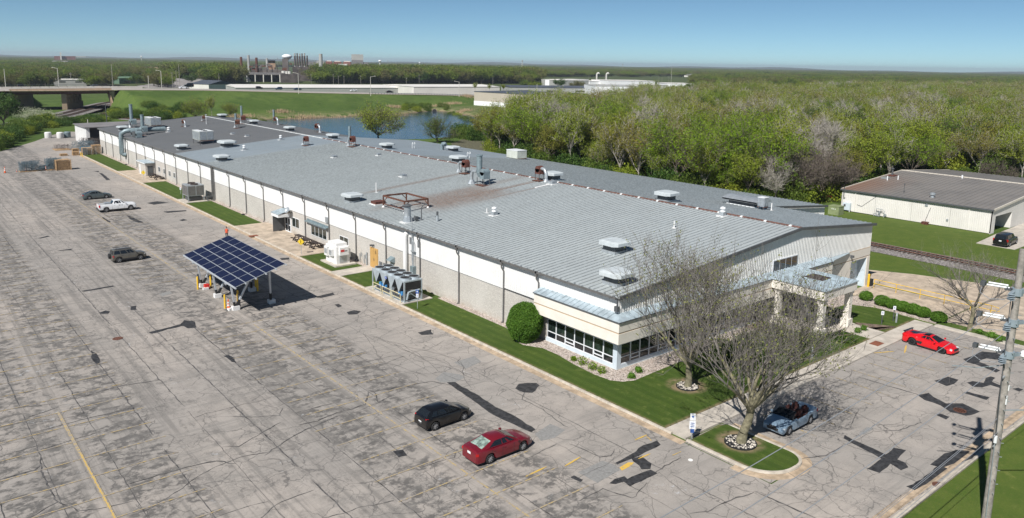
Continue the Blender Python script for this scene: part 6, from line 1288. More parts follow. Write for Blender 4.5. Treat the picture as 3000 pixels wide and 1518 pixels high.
MB().box(SX-.1, SX-.02, 12.4, 12.9, 3.0, 3.35).build('vent_grille', M_galv, sh); MB().box(SX-.15, SX-.02, 8.95, 9.25, 1.1, 1.4).build('meter_box', M_galv, sh); MB().bar((SX-.1, 11.9, 2.9), (SX-.1, 12.6, .4), .05).build('cable', M_trim, sh)
MB().pipe([(SX-.3, 27.1, 4.4), (SX-.3, 27.1, 2.5), (SX-.15, 26.9, 2.5)], .07, 6).build('riser_pipe', M_trim, sh); MB().bar((SX-.06, 24.6, 3.6), (SX-.06, 21.2, 3.5), .04).bar((SX-.06, 21.2, 3.5), (SX-.06, 23.7, 1.3), .04).bar((SX-.06, 23.7, 1.3), (SX-.06, 24.6, 1.5), .04).build('wall_cable', M_trim, sh)
gm = thing('gas_meter', 'grey gas meter pipework on the lawn against the white shed wall', 'gas meter', (SX-.5, 20.3, 0))
MB().pipe([(0, -.9, 0), (0, -.9, 1.2), (0, -.2, 1.2), (0, -.2, .4), (0, .5, .4), (0, .5, 1.4), (0, -.6, 1.4)], .07, 6).pipe([(0, .9, 0), (0, .9, .5), (0, .3, .5)], .06, 6).cyl((-.1, 0, .75), (.15, 0, .75), .2).cyl((-.1, -1.1, .45), (.15, -1.1, .45), .22).obox((0, .2, .2), (.3, .8, .2)).build('pipework', M_galv, gm)
t = thing('transformer_cabinet', 'olive green transformer cabinet on the lawn by the shed corner', 'transformer', (85.0, 25.9, 0)); MB().box(-.9, .9, -.9, 1.1, 0, 1.5).build('housing', mat('olive_green_steel', (.22, .26, .13, 1), .6), t); MB().box(-.95, .95, -.95, 1.15, 1.5, 1.6).build('lid', bpy.data.materials['olive_green_steel'], t)
for q in (-.3, .05, .3): MB().box(-.93, -.9, q, q+.14, 1.0, 1.15).build('marking', M_alum, t)
t = thing('electric_cabinet', 'pale blue cabinet with rust stains at the shed corner', 'cabinet', (SX-.6, 25.7, 0)); MB().box(0, .5, -.1, 1.3, .3, 1.6).build('housing', M_paleblue, t); MB().box(0, .1, -.1, 0, 0, .3).box(0, .1, 1.2, 1.3, 0, .3).build('leg', M_alum, t); MB().obox((-.03, .9, 1.15), (.05, .35, .4)).build('meter', M_trim, t)
t = thing('brick_plinth', 'small red brick plinth at the foot of the shed cable', 'plinth', (SX-.6, 12.3, 0)); 
for a in range(3):
    for b in range(4): MB().box(-.35, .3, -.5+.26*b+(.1 if a % 2 else 0), -.26+.26*b+(.1 if a % 2 else 0), .16*a+.01, .16*a+.15).build('brick', M_rustbox, t)
def onshed(x, y): return srz(x)+.02
for nm, x, y, h_, r_, lb in (('vent_pipe', 101.8, 25.1, .9, .1, 'left of two white vent pipes on the shed roof'), ('vent_pipe', 103.8, 24.0, .8, .1, 'right of two white vent pipes on the shed roof'), ('vent_pipe', 112.4, 15.9, .6, .15, 'white pipe stub on the shed ridge')):
    MB().cyl((0, 0, 0), (0, 0, h_), r_, n=8).build(nm, M_alum, loc=(x, y, onshed(x, y)), label=lb, cat='vent pipe')
t = thing('exhaust_vent', 'silver turbine vent near the shed eaves', 'exhaust vent', (92.6, 13.0, onshed(92.6, 13))); MB().lathe([(.35, 0), (.3, .4), (.5, .45), (.5, .7), (.2, .85), (0, .86)], 12).build('cap', M_galv, t, 40)
t = thing('chimney_flue', 'dark capped flue with red flashing at the far rake of the shed', 'flue', (107, 26.6, onshed(107, 26.6))); MB().cyl((0, 0, 0), (0, 0, 1.2), .18, n=10).lathe([(.3, 1.25), (.35, 1.4), (0, 1.6)], 10).build('flue', M_trim, t); MB().box(-1, 1, -.8, .6, .0, .15).build('flashing', M_rustbox, t)
t = thing('roof_hatch', 'flat grey hatch near the flue on the shed roof', 'roof hatch', (103.5, 26.2, onshed(103.5, 26))); MB().box(-.7, .7, -.6, .6, 0, .25).build('hatch', M_galv, t)
t = thing('weather_mast', 'thin dark mast standing on the shed roof', 'mast', (93, 18, onshed(93, 18))); MB().cyl((0, 0, 0), (0, 0, 1.6), .04, n=6).cyl((0, 0, 1.5), (0, 0, 1.65), .14, n=8).build('mast', M_trim, t)
# railway along the rear
RR1 = [G(322, 340), G(403, 352), (57, 272), (62.5, 235), (65, 190), (65.3, 100), (65.2, 10), (64.6, -10), (62.5, -40), (58, -80)]
RR1 = [G(340, 300), (53, 372), (40.5, 350), G(302, 333)]+RR1
def smooth_line(P, st=2.0):
    P = [np.array(p, float) for p in P]; out = []
    for i in range(len(P)-1):
        p0, p1, p2, p3 = P[max(i-1, 0)], P[i], P[i+1], P[min(i+2, len(P)-1)]; n = max(2, int(np.linalg.norm(p2-p1)/st))
        for k in range(n):
            t = k/n; out.append(tuple(.5*((2*p1)+(-p0+p2)*t+(2*p0-5*p1+4*p2-p3)*t*t+(-p0+3*p1-3*p2+p3)*t**3)))
    return out+[tuple(P[-1])]
def track(P, lb, bed=True, ties=True, st=.62):
    pts = smooth_line(P, 1.5)
    if bed:
        L1, L2, L3, L4 = offs(pts, -3.2), offs(pts, -1.5), offs(pts, 1.5), offs(pts, 3.2); n = len(pts)
        v = [(a[0], a[1], .0) for a in L1]+[(a[0], a[1], .22) for a in L2]+[(a[0], a[1], .22) for a in L3]+[(a[0], a[1], .0) for a in L4]
        MB().add(v, [(j*n+i, (j+1)*n+i, (j+1)*n+i+1, j*n+i+1) for j in range(3) for i in range(n-1)]).build('ballast', M_ballast, kind='structure')
    t = thing('railway_track', lb, 'railway track', (0, 0, 0))
    for s_ in (-.72, .72):
        o = offs(pts, s_); MB().pipe([(a[0], a[1], .42) for a in o], .06, 4).build('rail', M_rust, t)
    M_tie = mat('old_sleeper_wood', (.075, .055, .045, 1), .9, var=.3); tm = MB().box(-1.25, 1.25, -.12, .12, .2, .36).mesh('sleeper', M_tie)
    acc = 0; last = pts[0]; cnt = 0; far_ = MB()
    for i in range(1, len(pts)):
        seg = math.dist(pts[i-1], pts[i]); d = 0
        while acc+(seg-d) >= st:
            d += st-acc; acc = 0; q = d/seg; x = pts[i-1][0]+(pts[i][0]-pts[i-1][0])*q; y = pts[i-1][1]+(pts[i][1]-pts[i-1][1])*q
            a = math.atan2(pts[i][1]-pts[i-1][1], pts[i][0]-pts[i-1][0])
            if -14 < y < 35: inst('sleeper', tm, t, (x, y, 0), a-math.pi/2)
            else: far_.obox((x, y, .28), (2.5, .24, .16), (0, 0, a-math.pi/2))
        acc += seg-d
    if far_.v: far_.build('sleeper', M_tie, t, kind='stuff')
track(RR1, 'single rusty railway track curving behind the factory and past the white shed')
T1 = [G(-60, 385), G(30, 366), G(125, 347), G(200, 330), G(262, 314), G(325, 300), (75, 460), (120, 540)]; T2 = [G(-40, 400), G(60, 368), G(135, 350), G(205, 338), G(262, 322), G(312, 309), (60, 410), (95, 470), (150, 560)]
sheet('rail_yard', offs(smooth_line(T1, 8), -5)+offs(smooth_line(T2, 8), 4.5)[::-1], .012, M_ballast, .03)
track(T1, 'left of two parallel railway tracks running under the road bridge', bed=False); track(T2, 'right of two parallel railway tracks running under the road bridge', bed=False)

# ================================================================== VEGETATION
def m_leaf(name, a, b, c, tr=.35, isl=True):
    m = NT(name); oi = m.n('ShaderNodeObjectInfo').outputs['Random']; g = m.n('ShaderNodeNewGeometry').outputs['Random Per Island']
    col = m.mix(oi, a, b); col = m.mix(m.ramp(g, .35, 1), col, c)
    col = m.mix(m.ramp(m.noise(m.pos(), .35, 3), .35, .7, 0, .35), col, tuple(x*.6 for x in a[:3])+(1,))
    m.col(col); m.rough(.6); m.b.inputs['Specular IOR Level'].default_value = .2
    t = m.n('ShaderNodeBsdfTranslucent'); m.l(col, t.inputs[0]); mx = m.n('ShaderNodeMixShader'); mx.inputs[0].default_value = tr
    m.l(m.b.outputs[0], mx.inputs[1]); m.l(t.outputs[0], mx.inputs[2]); m.l(mx.outputs[0], m.o.inputs[0]); return m.m
L_spring = m_leaf('spring_leaves', (.19, .265, .02, 1), (.25, .28, .026, 1), (.33, .38, .05, 1))
L_rusty = m_leaf('olive_bud_leaves', (.20, .215, .026, 1), (.26, .22, .036, 1), (.29, .30, .06, 1))
L_bright = m_leaf('bright_leaves', (.14, .25, .010, 1), (.18, .28, .014, 1), (.25, .33, .03, 1))
L_f1 = m_leaf('far_green_leaves', (.085, .145, .024, 1), (.12, .175, .028, 1), (.16, .21, .04, 1), .3); L_f2 = m_leaf('far_olive_leaves', (.13, .14, .04, 1), (.17, .145, .06, 1), (.17, .18, .05, 1), .25); L_f3 = m_leaf('far_spring_leaves', (.14, .205, .02, 1), (.18, .23, .026, 1), (.23, .28, .04, 1), .3)
L_mid = m_leaf('mid_green_leaves', (.085, .15, .02, 1), (.13, .18, .03, 1), (.16, .22, .04, 1))
L_dark = m_leaf('dark_green_leaves', (.035, .085, .012, 1), (.055, .11, .018, 1), (.09, .15, .03, 1), .2)
L_bud = m_leaf('pale_buds', (.20, .22, .06, 1), (.22, .24, .07, 1), (.30, .30, .12, 1))
L_blossom = m_leaf('pale_blossom', (.38, .42, .25, 1), (.45, .48, .32, 1), (.5, .5, .4, 1))
B_pale = mat('pale_grey_bark', (.34, .31, .27, 1), .9, var=.25, sc=2); B_fg = mat('twig_bark', (.155, .14, .125, 1), .9, var=.3, sc=2)
B_lichen = mat('lichen_bark', (.20, .18, .115, 1), .95, var=.35, sc=3, bump=.5, bsc=14); B_brown = mat('brown_bark', (.13, .105, .085, 1), .9, var=.3, sc=2)
def segs_mesh(sg, k=4):
    sg = np.array(sg, float); P0, P1, r0, r1 = sg[:, :3], sg[:, 3:6], sg[:, 6], sg[:, 7]
    d = P1-P0; d /= np.linalg.norm(d, axis=1, keepdims=True)+1e-9; up = np.where(np.abs(d[:, 2:3]) > .9, np.array([[1., 0, 0]]), np.array([[0, 0, 1.]]))
    a = np.cross(up, d); a /= np.linalg.norm(a, axis=1, keepdims=True)+1e-9; b = np.cross(d, a); N = len(sg); V = []
    for P, r in ((P0, r0), (P1, r1)):
        for i in range(k):
            t = 2*math.pi*i/k; V.append(P+(a*math.cos(t)+b*math.sin(t))*r[:, None])
    V = np.stack(V, 1).reshape(-1, 3); base = np.arange(N)[:, None]*2*k
    F = np.stack([np.stack([base[:, 0]+i, base[:, 0]+(i+1) % k, base[:, 0]+k+(i+1) % k, base[:, 0]+k+i], 1) for i in range(k)], 1).reshape(-1, 4)
    return V, F
def leaf_quads(P, size, rs, flat=.3):
    N = len(P); n = rs.normal(size=(N, 3)); n[:, 2] += flat; n /= np.linalg.norm(n, axis=1, keepdims=True); a = np.cross(n, rs.normal(size=(N, 3))); a /= np.linalg.norm(a, axis=1, keepdims=True); b = np.cross(n, a)
    s = (size*rs.uniform(.55, 1.4, N))[:, None]; V = np.stack([P-a*s*.5, P+b*s*.33, P+a*s*.5, P-b*s*.33], 1).reshape(-1, 3)
    return V, (np.arange(N)[:, None]*4+np.arange(4)[None])
def grow_tree(seed, H, trunk, nl, spread, lv, tr=.28, kids=(3, 4), upb=.35, side=2, shrink=.68, wob=.18, L0=None, lean=(0, 0), rmin=.006):
    rr = random.Random(seed); sg = []; tips = []
    L0 = L0 or (H-trunk)*.42
    def br(p, d, L, r, lvl):
        n = 3 if lvl < lv-1 else 2; q = Vector(p); dd = Vector(d)
        for i in range(n):
            dd = (dd+Vector((rr.gauss(0, wob), rr.gauss(0, wob), rr.gauss(0, wob)*.6+upb*.12))).normalized(); e = q+dd*(L/n); ra = r*(1-.45*i/n); rb_ = r*(1-.45*(i+1)/n)
            sg.append((*q, *e, ra, rb_))
            if lvl >= lv-1: tips.append((e.x, e.y, e.z))
            if lvl < lv and i < n-1 or (lvl < lv and i == n-1):
                for _ in range(rr.randint(1, side) if i < n-1 else rr.randint(*kids)):
                    ax = Vector((rr.gauss(0, 1), rr.gauss(0, 1), rr.gauss(0, .5))).normalized(); nd = (dd+ax*(rr.uniform(.45, .9))+Vector((0, 0, upb*.4))).normalized()
                    br(e, nd, L*shrink*rr.uniform(.7, 1.15), max(rb_*.62, rmin), lvl+1)
            q = e
    q = Vector((0, 0, -.1)); lz = Vector((lean[0], lean[1], 0))
    for i in range(3):
        e = Vector((0, 0, trunk*(i+1)/3))+lz*((i+1)/3)+Vector((rr.gauss(0, .06), rr.gauss(0, .06), 0)); sg.append((*q, *e, tr*(1.25-.2*i if i == 0 else 1.05-.1*i), tr*(1.05-.1*i))); q = e
    for i in range(nl):
        a = 2*math.pi*(i+rr.uniform(-.3, .3))/nl; t = rr.uniform(*spread); d = Vector((math.sin(t)*math.cos(a), math.sin(t)*math.sin(a), math.cos(t)))
        br(q-Vector((0, 0, rr.uniform(0, trunk*.12))), d, L0*rr.uniform(.85, 1.15), tr*rr.uniform(.42, .6), 1)
    zmax = max(s_[5] for s_ in sg); k = H/zmax
    sg = [(a*k, b*k, c*k, d*k, e*k, f*k, g_, h_) for a, b, c, d, e, f, g_, h_ in sg]; tips = [(a*k, b*k, c*k) for a, b, c in tips]
    return sg, np.array(tips)
def fg_tree(lb, x, y, seed, H, trunk, nl, spread, lv, tr, leafn, leafs, **kw):
    sg, tips = grow_tree(seed, H, trunk, nl, spread, lv, tr, **kw); rs = np.random.RandomState(seed)
    t = thing('tree', lb, 'tree', (x, y, .08)); big = [s_ for s_ in sg if s_[6] > .09]; mid = [s_ for s_ in sg if .03 < s_[6] <= .09]; sm = [s_ for s_ in sg if s_[6] <= .03]
    V, F = segs_mesh(big, 9); o = inst('trunk', arrays_mesh('trunk', V, F, B_lichen, smooth=True), t)
    V, F = segs_mesh(mid, 5); inst('branches', arrays_mesh('branches', V, F, B_fg, smooth=True), t); V, F = segs_mesh(sm, 3); inst('twigs', arrays_mesh('twigs', V, F, B_fg), t)
    idx = rs.randint(0, len(tips), leafn); P = tips[idx]+rs.normal(0, .09, (leafn, 3)); V, F = leaf_quads(P, leafs, rs); inst('crown', arrays_mesh('crown', V, F, L_bud), t); return t
fg_tree('broad nearly bare tree on the round grass island at the car park corner', -2.7, -14.15, 11, 15.6, 3.3, 10, (.2, 1.15), 5, .31, 3600, .14, kids=(2, 3), upb=.6, side=1, shrink=.76, L0=5.0, lean=(.55, -.5), rmin=.011)
fg_tree('nearly bare tree with upright branches on the lawn at the factory corner', 2.03, -5.9, 23, 13.6, 2.4, 9, (.2, .95), 5, .27, 3400, .14, kids=(2, 3), upb=.75, side=1, shrink=.75, L0=4.6, rmin=.011)
fg_tree('small bare tree at the kerb beyond the red sports car', 35.9, -14.4, 5, 9.6, 2.6, 6, (.4, 1.0), 4, .2, 500, .1, kids=(2, 3), upb=.45, side=2, shrink=.70, L0=3.2)
def tree_ring(x, y, r, lb):
    t = thing('tree_ring', lb, 'stone ring', (x, y, .1)); MB().lathe([(r, 0), (r+.05, .0), (r+.05, .1), (r, .1)], 28).build('edging', M_black, t)
    mb = MB(); rs = random.Random(4)
    for i in range(170):
        a, q = rs.uniform(0, 6.28), r*math.sqrt(rs.uniform(.05, 1))*.95; c = (q*math.cos(a), q*math.sin(a), .04+rs.uniform(0, .04)); e = (rs.uniform(0, 3), rs.uniform(0, 3), rs.uniform(0, 3)); s_ = rs.uniform(.06, .13); mb.obox(c, (s_*1.4, s_, s_*.8), e)
    mb.build('stones', mat('ring_stones', (.55, .50, .43, 1), .9, var=.3, sc=7), t, kind='stuff')
tree_ring(-2.7, -14.15, 1.05, 'ring of pale stones round the island tree'); tree_ring(2.03, -5.9, .85, 'ring of pale stones round the lawn tree trunk')
# leaf ball shrubs
def ball_mesh(name, rx, ry, rz_, n, size, m, seed, core=True, jit=.04, zc=None):
    rs = np.random.RandomState(seed); d = rs.normal(size=(n, 3)); d /= np.linalg.norm(d, axis=1, keepdims=True); zc = rz_ if zc is None else zc
    bump = 1+jit*2.2*np.sin(d[:, 0]*5+seed)*np.sin(d[:, 1]*6+1)*np.sin(d[:, 2]*5+2)+rs.normal(0, jit, n); P = d*np.array([rx, ry, rz_])*bump[:, None]+np.array([0, 0, zc]); P[:, 2] = np.maximum(P[:, 2], .02)
    V, F = leaf_quads(P, size, rs, .5); V2 = []; 
    if core:
        nu, nv = 14, 9; V2 = np.array([[.93*rx*math.sin(math.pi*j/nv)*math.cos(2*math.pi*i/nu), .93*ry*math.sin(math.pi*j/nv)*math.sin(2*math.pi*i/nu), zc+.93*rz_*math.cos(math.pi*j/nv)] for j in range(nv+1) for i in range(nu)]); V2[:, 2] = np.maximum(V2[:, 2], .0)
        F2 = np.array([[j*nu+i, (j+1)*nu+i, (j+1)*nu+(i+1) % nu, j*nu+(i+1) % nu] for j in range(nv) for i in range(nu)])
        F = np.concatenate([F, F2+len(V)]); V = np.concatenate([V, V2])
    return arrays_mesh(name, V, F, m)
L_yew = m_leaf('clipped_evergreen', (.055, .14, .012, 1), (.075, .165, .018, 1), (.12, .22, .03, 1), .15); L_box = m_leaf('round_shrub_leaves', (.07, .16, .015, 1), (.09, .19, .02, 1), (.13, .24, .03, 1), .2)
tag(inst('clipped_bush', ball_mesh('clipped_bush', 1.65, 1.6, 1.85, 26000, .11, L_yew, 3, jit=.034, zc=1.75), None, (-1.55, 10.2, .1)), 'large clipped round evergreen bush at the left end of the corner windows', 'bush')
GB = 'round clipped shrubs along the ramp'
for i, (x, y, s_, lb) in enumerate(((37.6, -3.0, .95, 'round shrub standing alone nearest the lorry door'), (37.1, -5.1, 1.05, 'first shrub of the touching row by the ramp'), (37.0, -6.3, .98, 'second shrub of the touching row'), (36.95, -7.4, 1.0, 'middle shrub of the touching row'), (36.8, -8.5, 1.02, 'fourth shrub of the touching row'), (36.7, -9.6, .98, 'last shrub of the touching row'), (36.3, -11.3, 1.0, 'round shrub standing alone nearest the kerb tree'))):
    if i == 0: bm0 = [ball_mesh('round_shrub', .78, .72, .55, 5200, .11, L_box, k, jit=.03, zc=.5) for k in range(3)]
    o = inst('round_shrub', bm0[i % 3], None, (x, y, .1), i*1.3); o.scale = (s_,)*3; tag(o, lb, 'bush', GB)
for i, (px, py, s_, lb) in enumerate(((1681, 1057, .3, 'tiny pale plant nearest the bush in the gravel bed'), (1706, 1068, .55, 'bright yellow green plant in the gravel bed, second from the bush'), (1735, 1082, .5, 'loose twiggy plant in the gravel bed, third from the bush'), (1762, 1093, .45, 'upright small plant in the gravel bed nearest the corner'), (1870, 1091, .42, 'dark round plant right of the building corner'), (1850, 1108, .38, 'dark round plant at the gravel edge below the corner'), (2870, 978, .4, 'left green clump in the mulch at the kerb tree'), (2905, 990, .5, 'second green clump in the kerb mulch'), (2925, 1000, .45, 'third green clump in the kerb mulch'), (2530, 968, .4, 'pair of green clumps in the mulch by the porch, right'), (2512, 975, .4, 'pair of green clumps in the mulch by the porch, left'))):
    x, y = G(px, py, .1); tag(inst('garden_plant', ball_mesh('garden_plant', s_*.7, s_*.7, s_*.6, 260, .12, L_bright if i in (0, 1, 2, 3) else L_box, 40+i, core=i > 3, jit=.2), None, (x, y, .1)), lb, 'plant', 'small plants in the beds')
rs_ = random.Random(9)
def shrub_mass(name, pts, r, m, seed, kind='stuff', n=700, size=.16):
    V = []; F = []; k = 0
    for i, (x, y, s_) in enumerate(pts):
        me = ball_mesh('t', s_, s_, s_*.6, int(n*s_*s_), size, m, seed+i, core=False, jit=.25); v = np.array([vv.co[:] for vv in me.vertices])+np.array([x, y, .1]); f = np.array([p.vertices[:] for p in me.polygons]); V.append(v); F.append(f+k); k += len(v); bpy.data.meshes.remove(me)
    o = inst(name, arrays_mesh(name, np.concatenate(V), np.concatenate(F), m)); o['kind'] = kind; return o
shrub_mass('ground_cover', [(rs_.uniform(9, 20), rs_.uniform(-6.6, -2.6), rs_.uniform(.5, 1.0)) for _ in range(46)]+[(rs_.uniform(15, 23), rs_.uniform(-8.6, -6.2), rs_.uniform(.4, .8)) for _ in range(14)], 1, m_leaf('juniper', (.035, .08, .012, 1), (.06, .11, .015, 1), (.12, .17, .02, 1), .15), 100)

# --- woodland kinds
KIND = []
def kind(seed, H, leafm, bark, nleaf, size, spread, lv=4, trunk=3.5, nl=6, tr=.2, fill=.9, **kw):
    sg, tips = grow_tree(seed, H, trunk, nl, spread, lv, tr, kids=(2, 3), **kw); rs = np.random.RandomState(seed)
    big = [s_ for s_ in sg if s_[6] > .045]; sm = [s_ for s_ in sg if s_[6] <= .045]; V1, F1 = segs_mesh(big, 5); sg2 = [(*s_[:6], max(s_[6], .022), max(s_[7], .016)) for s_ in sm]; V2, F2 = segs_mesh(sg2, 3)
    Vb = np.concatenate([V1, V2]); Fb = np.concatenate([F1, F2+len(V1)])
    idx = rs.randint(0, len(tips), nleaf); P = tips[idx]+rs.normal(0, fill*.33, (nleaf, 3)); V3, F3 = leaf_quads(P, size, rs)
    crown = arrays_mesh('crown', V3, F3, leafm); tk = arrays_mesh('trunk', Vb, Fb, bark)
    whole = arrays_mesh('tree', np.concatenate([Vb, V3]), np.concatenate([Fb, F3+len(Vb)]), [bark, leafm], mi=np.r_[np.zeros(len(Fb)), np.ones(len(F3))]); return (tk, crown, whole)
K = [kind(1, 15.5, L_spring, B_pale, 8500, .26, (.1, .42), trunk=4.5, upb=.6), kind(2, 16, L_rusty, B_pale, 6500, .25, (.1, .45), trunk=4.5, upb=.6), kind(3, 13, L_spring, B_brown, 10500, .27, (.2, .8)), kind(4, 12, L_rusty, B_brown, 8500, .26, (.2, .8)),
     kind(5, 14.5, L_bright, B_brown, 8500, .26, (.2, .75)), kind(6, 15, L_bud, B_pale, 1100, .2, (.25, .9), lv=5, tr=.24), kind(7, 10, L_bud, B_brown, 500, .16, (.35, 1.1), lv=5, trunk=1.2, nl=8), kind(8, 13.5, L_mid, B_brown, 9500, .30, (.25, .85))]
bush_k = [ball_mesh('bush', 2.2, 2.0, 1.5, 2600, .26, m, 60+i, core=False, jit=.22, zc=1.1) for i, m in enumerate((L_mid, L_dark, L_spring, L_bright))]
round_k = [kind(20+i, 12, m, B_brown, 6500, .46, (.35, 1.0), lv=3, trunk=1.6, nl=8, tr=.25, fill=1.6) for i, m in enumerate((L_f1, L_dark, L_f3, L_f3, L_f2))]
low_k = [kind(30+i, 9, m, B_brown, 7500, .24, (.3, 1.25), lv=4, trunk=.7, nl=9, tr=.2, fill=1.1) for i, m in enumerate((L_spring, L_mid))]
LBL = ['slender yellow green woodland tree', 'tall rusty olive budding tree', 'spreading yellow green tree', 'spreading olive brown tree', 'bright lime green tree', 'nearly bare pale grey tree', 'low bare brown thicket', 'dense mid green tree']
def inpoly(x, y, P):
    c = False; n = len(P)
    for i in range(n):
        a, b = P[i], P[(i+1) % n]
        if (a[1] > y) != (b[1] > y) and x < (b[0]-a[0])*(y-a[1])/(b[1]-a[1])+a[0]: c = not c
    return c
def pix(x, y, z):
    v = np.array([x, y, z])-CPOS; d = v@_fw; return (1500+CF*(v@_r)/d, CCY-CF*(v@_u)/d) if d > 1 else (-9999, 0)
WOOD = [(96, 34), (80, 33), (71, 46), (73, 64), (79, 84), (84, 110), (88, 135), (89, 150), (96, 162), (108, 172)]+[G(px, py, 13) for px, py in ((1500, 300), (1530, 280), (1600, 272), (1700, 274), (1800, 266), (1877, 255), (1950, 250), (2036, 247), (2200, 244), (2400, 243), (2600, 241), (2800, 243), (3000, 245), (3120, 246))]+[(700, 90), (600, 20), (330, 20), (155, 10), (142, 32), (98, 33)]
TBX = [1180, 1250, 1330, 1400, 1455, 1500, 1560, 1700, 1800, 1877, 1950, 2036, 2200, 3100]; TBY = [400, 378, 350, 330, 308, 280, 268, 270, 262, 250, 246, 242, 239, 237]
rw = random.Random(77); cand = []
bx0, bx1 = min(p[0] for p in WOOD), max(p[0] for p in WOOD); by0, by1 = min(p[1] for p in WOOD), max(p[1] for p in WOOD); gs = 6.3
y = by0
while y < by1:
    x = bx0
    while x < bx1:
        q = (x+rw.uniform(-2.6, 2.6), y+rw.uniform(-2.6, 2.6))
        dd = math.dist(q, (CPOS[0], CPOS[1])); keep = 1 if dd < 330 else (330/dd)**.8
        if inpoly(q[0], q[1], WOOD) and rw.random() < keep:
            u, v_ = pix(q[0], q[1], 13.5)
            if -120 < u < 3120 and v_ > np.interp(u, TBX, TBY)-6: cand.append((dd, q, u))
        x += gs
    y += gs
cand.sort(key=lambda c: c[0])
def pick_kind(q, u):
    n_ = math.sin(q[0]*.06+1)*math.sin(q[1]*.05)+rw.uniform(-.6, .6)
    if 2120 < u < 2260 and math.dist(q, (88, 62)) < 22: return 4
    if 2330 < u < 2480 and q[0] < 130: return rw.choice([6, 6, 5])
    return rw.choices([0, 1, 2, 3, 4, 5, 6, 7], [3.8, 2.6+n_, 3.0, 1.4+n_, 1.5, .9, .35, .8])[0]
GT = 'trees of the spring woodland behind the factory'; first_full = 0
indiv = cand[:290]
def where(u, dd):
    col_ = ['right of the pond', 'behind the boxy rooftop unit', 'left of centre of the wood', 'behind the ridge of the near roof', 'behind the wide barrel vent', 'left of the white shed', 'behind the white shed', 'at the right edge beyond the shed'][int(np.searchsorted([1450, 1640, 1850, 2080, 2300, 2500, 2800], u))]
    return ('front row, ' if dd < 165 else 'second row, ' if dd < 200 else 'deeper in, ')+col_
for i, (dd, q, u) in enumerate(indiv):
    k = pick_kind(q, u); s_ = rw.choice([rw.uniform(.6, .85), rw.uniform(.85, 1.18)]); tk, cr, wh = K[k]
    if i < 90:
        t = thing('woodland_tree', LBL[k]+', '+where(u, dd), 'tree', (q[0], q[1], -.05), rw.uniform(0, 6.28), GT); t.scale = (s_*1.02, s_*1.02, s_); inst('trunk', tk, t); inst('crown', cr, t)
    else:
        o = inst('woodland_tree', wh, None, (q[0], q[1], -.05), rw.uniform(0, 6.28), (s_*1.05, s_*1.05, s_)); tag(o, LBL[k]+', '+where(u, dd), 'tree', GT)
# instanced masses
KC = bpy.data.collections.new('tree_kinds_wood'); RC = bpy.data.collections.new('tree_kinds_round'); BC = bpy.data.collections.new('bush_kinds')
for i, k_ in enumerate(K): KC.objects.link(bpy.data.objects.new('kind_wood_%d' % i, k_[2]))
for i, k_ in enumerate(round_k): RC.objects.link(bpy.data.objects.new('kind_round_%d' % i, k_[2]))
for i, m_ in enumerate(bush_k): BC.objects.link(bpy.data.objects.new('kind_bush_%d' % i, m_))
def scatter(name, pts, col_, nk, scl, rot, idx=None):
    N = len(pts); me = bpy.data.meshes.new(name); me.vertices.add(N); me.vertices.foreach_set('co', np.array(pts, np.float32).ravel())
    a = me.attributes.new('scl', 'FLOAT_VECTOR', 'POINT'); a.data.foreach_set('vector', np.array(scl, np.float32).ravel()); a = me.attributes.new('rotz', 'FLOAT', 'POINT'); a.data.foreach_set('value', np.array(rot, np.float32)); a = me.attributes.new('kidx', 'INT', 'POINT'); a.data.foreach_set('value', np.array(idx if idx is not None else np.random.RandomState(3).randint(0, nk, N), np.int32))
    me.update(); o = bpy.data.objects.new(name, me); C.objects.link(o); o['kind'] = 'stuff'
    ng = bpy.data.node_groups.new(name, 'GeometryNodeTree'); ng.interface.new_socket('Geometry', in_out='INPUT', socket_type='NodeSocketGeometry'); ng.interface.new_socket('Geometry', in_out='OUTPUT', socket_type='NodeSocketGeometry')
    gi, go = ng.nodes.new('NodeGroupInput'), ng.nodes.new('NodeGroupOutput'); ip = ng.nodes.new('GeometryNodeInstanceOnPoints'); ci = ng.nodes.new('GeometryNodeCollectionInfo'); ci.inputs[0].default_value = col_; ci.inputs[1].default_value = True; ci.inputs[2].default_value = True
    def at(nm, ty):
        n_ = ng.nodes.new('GeometryNodeInputNamedAttribute'); n_.data_type = ty; n_.inputs[0].default_value = nm; return n_.outputs[0]
    cx = ng.nodes.new('ShaderNodeCombineXYZ'); L_ = ng.links.new; L_(at('rotz', 'FLOAT'), cx.inputs[2]); L_(gi.outputs[0], ip.inputs['Points']); L_(ci.outputs[0], ip.inputs['Instance']); ip.inputs['Pick Instance'].default_value = True
    L_(at('kidx', 'INT'), ip.inputs['Instance Index']); L_(cx.outputs[0], ip.inputs['Rotation']); L_(at('scl', 'FLOAT_VECTOR'), ip.inputs['Scale']); L_(ip.outputs[0], go.inputs[0]); md = o.modifiers.new('instances', 'NODES'); md.node_group = ng; return o
rest = cand[290:]
if rest:
    sc_ = [(lambda s_, d_: (s_*(1+max(0, d_-330)/900), s_*(1+max(0, d_-330)/900), s_))(rw.choice([rw.uniform(.62, .85), rw.uniform(.85, 1.15)]), c[0]) for c in rest]
    scatter('woodland', [(c[1][0], c[1][1], -.05) for c in rest], KC, 8, sc_, [rw.uniform(0, 6.28) for _ in rest], [pick_kind(c[1], c[2]) for c in rest])
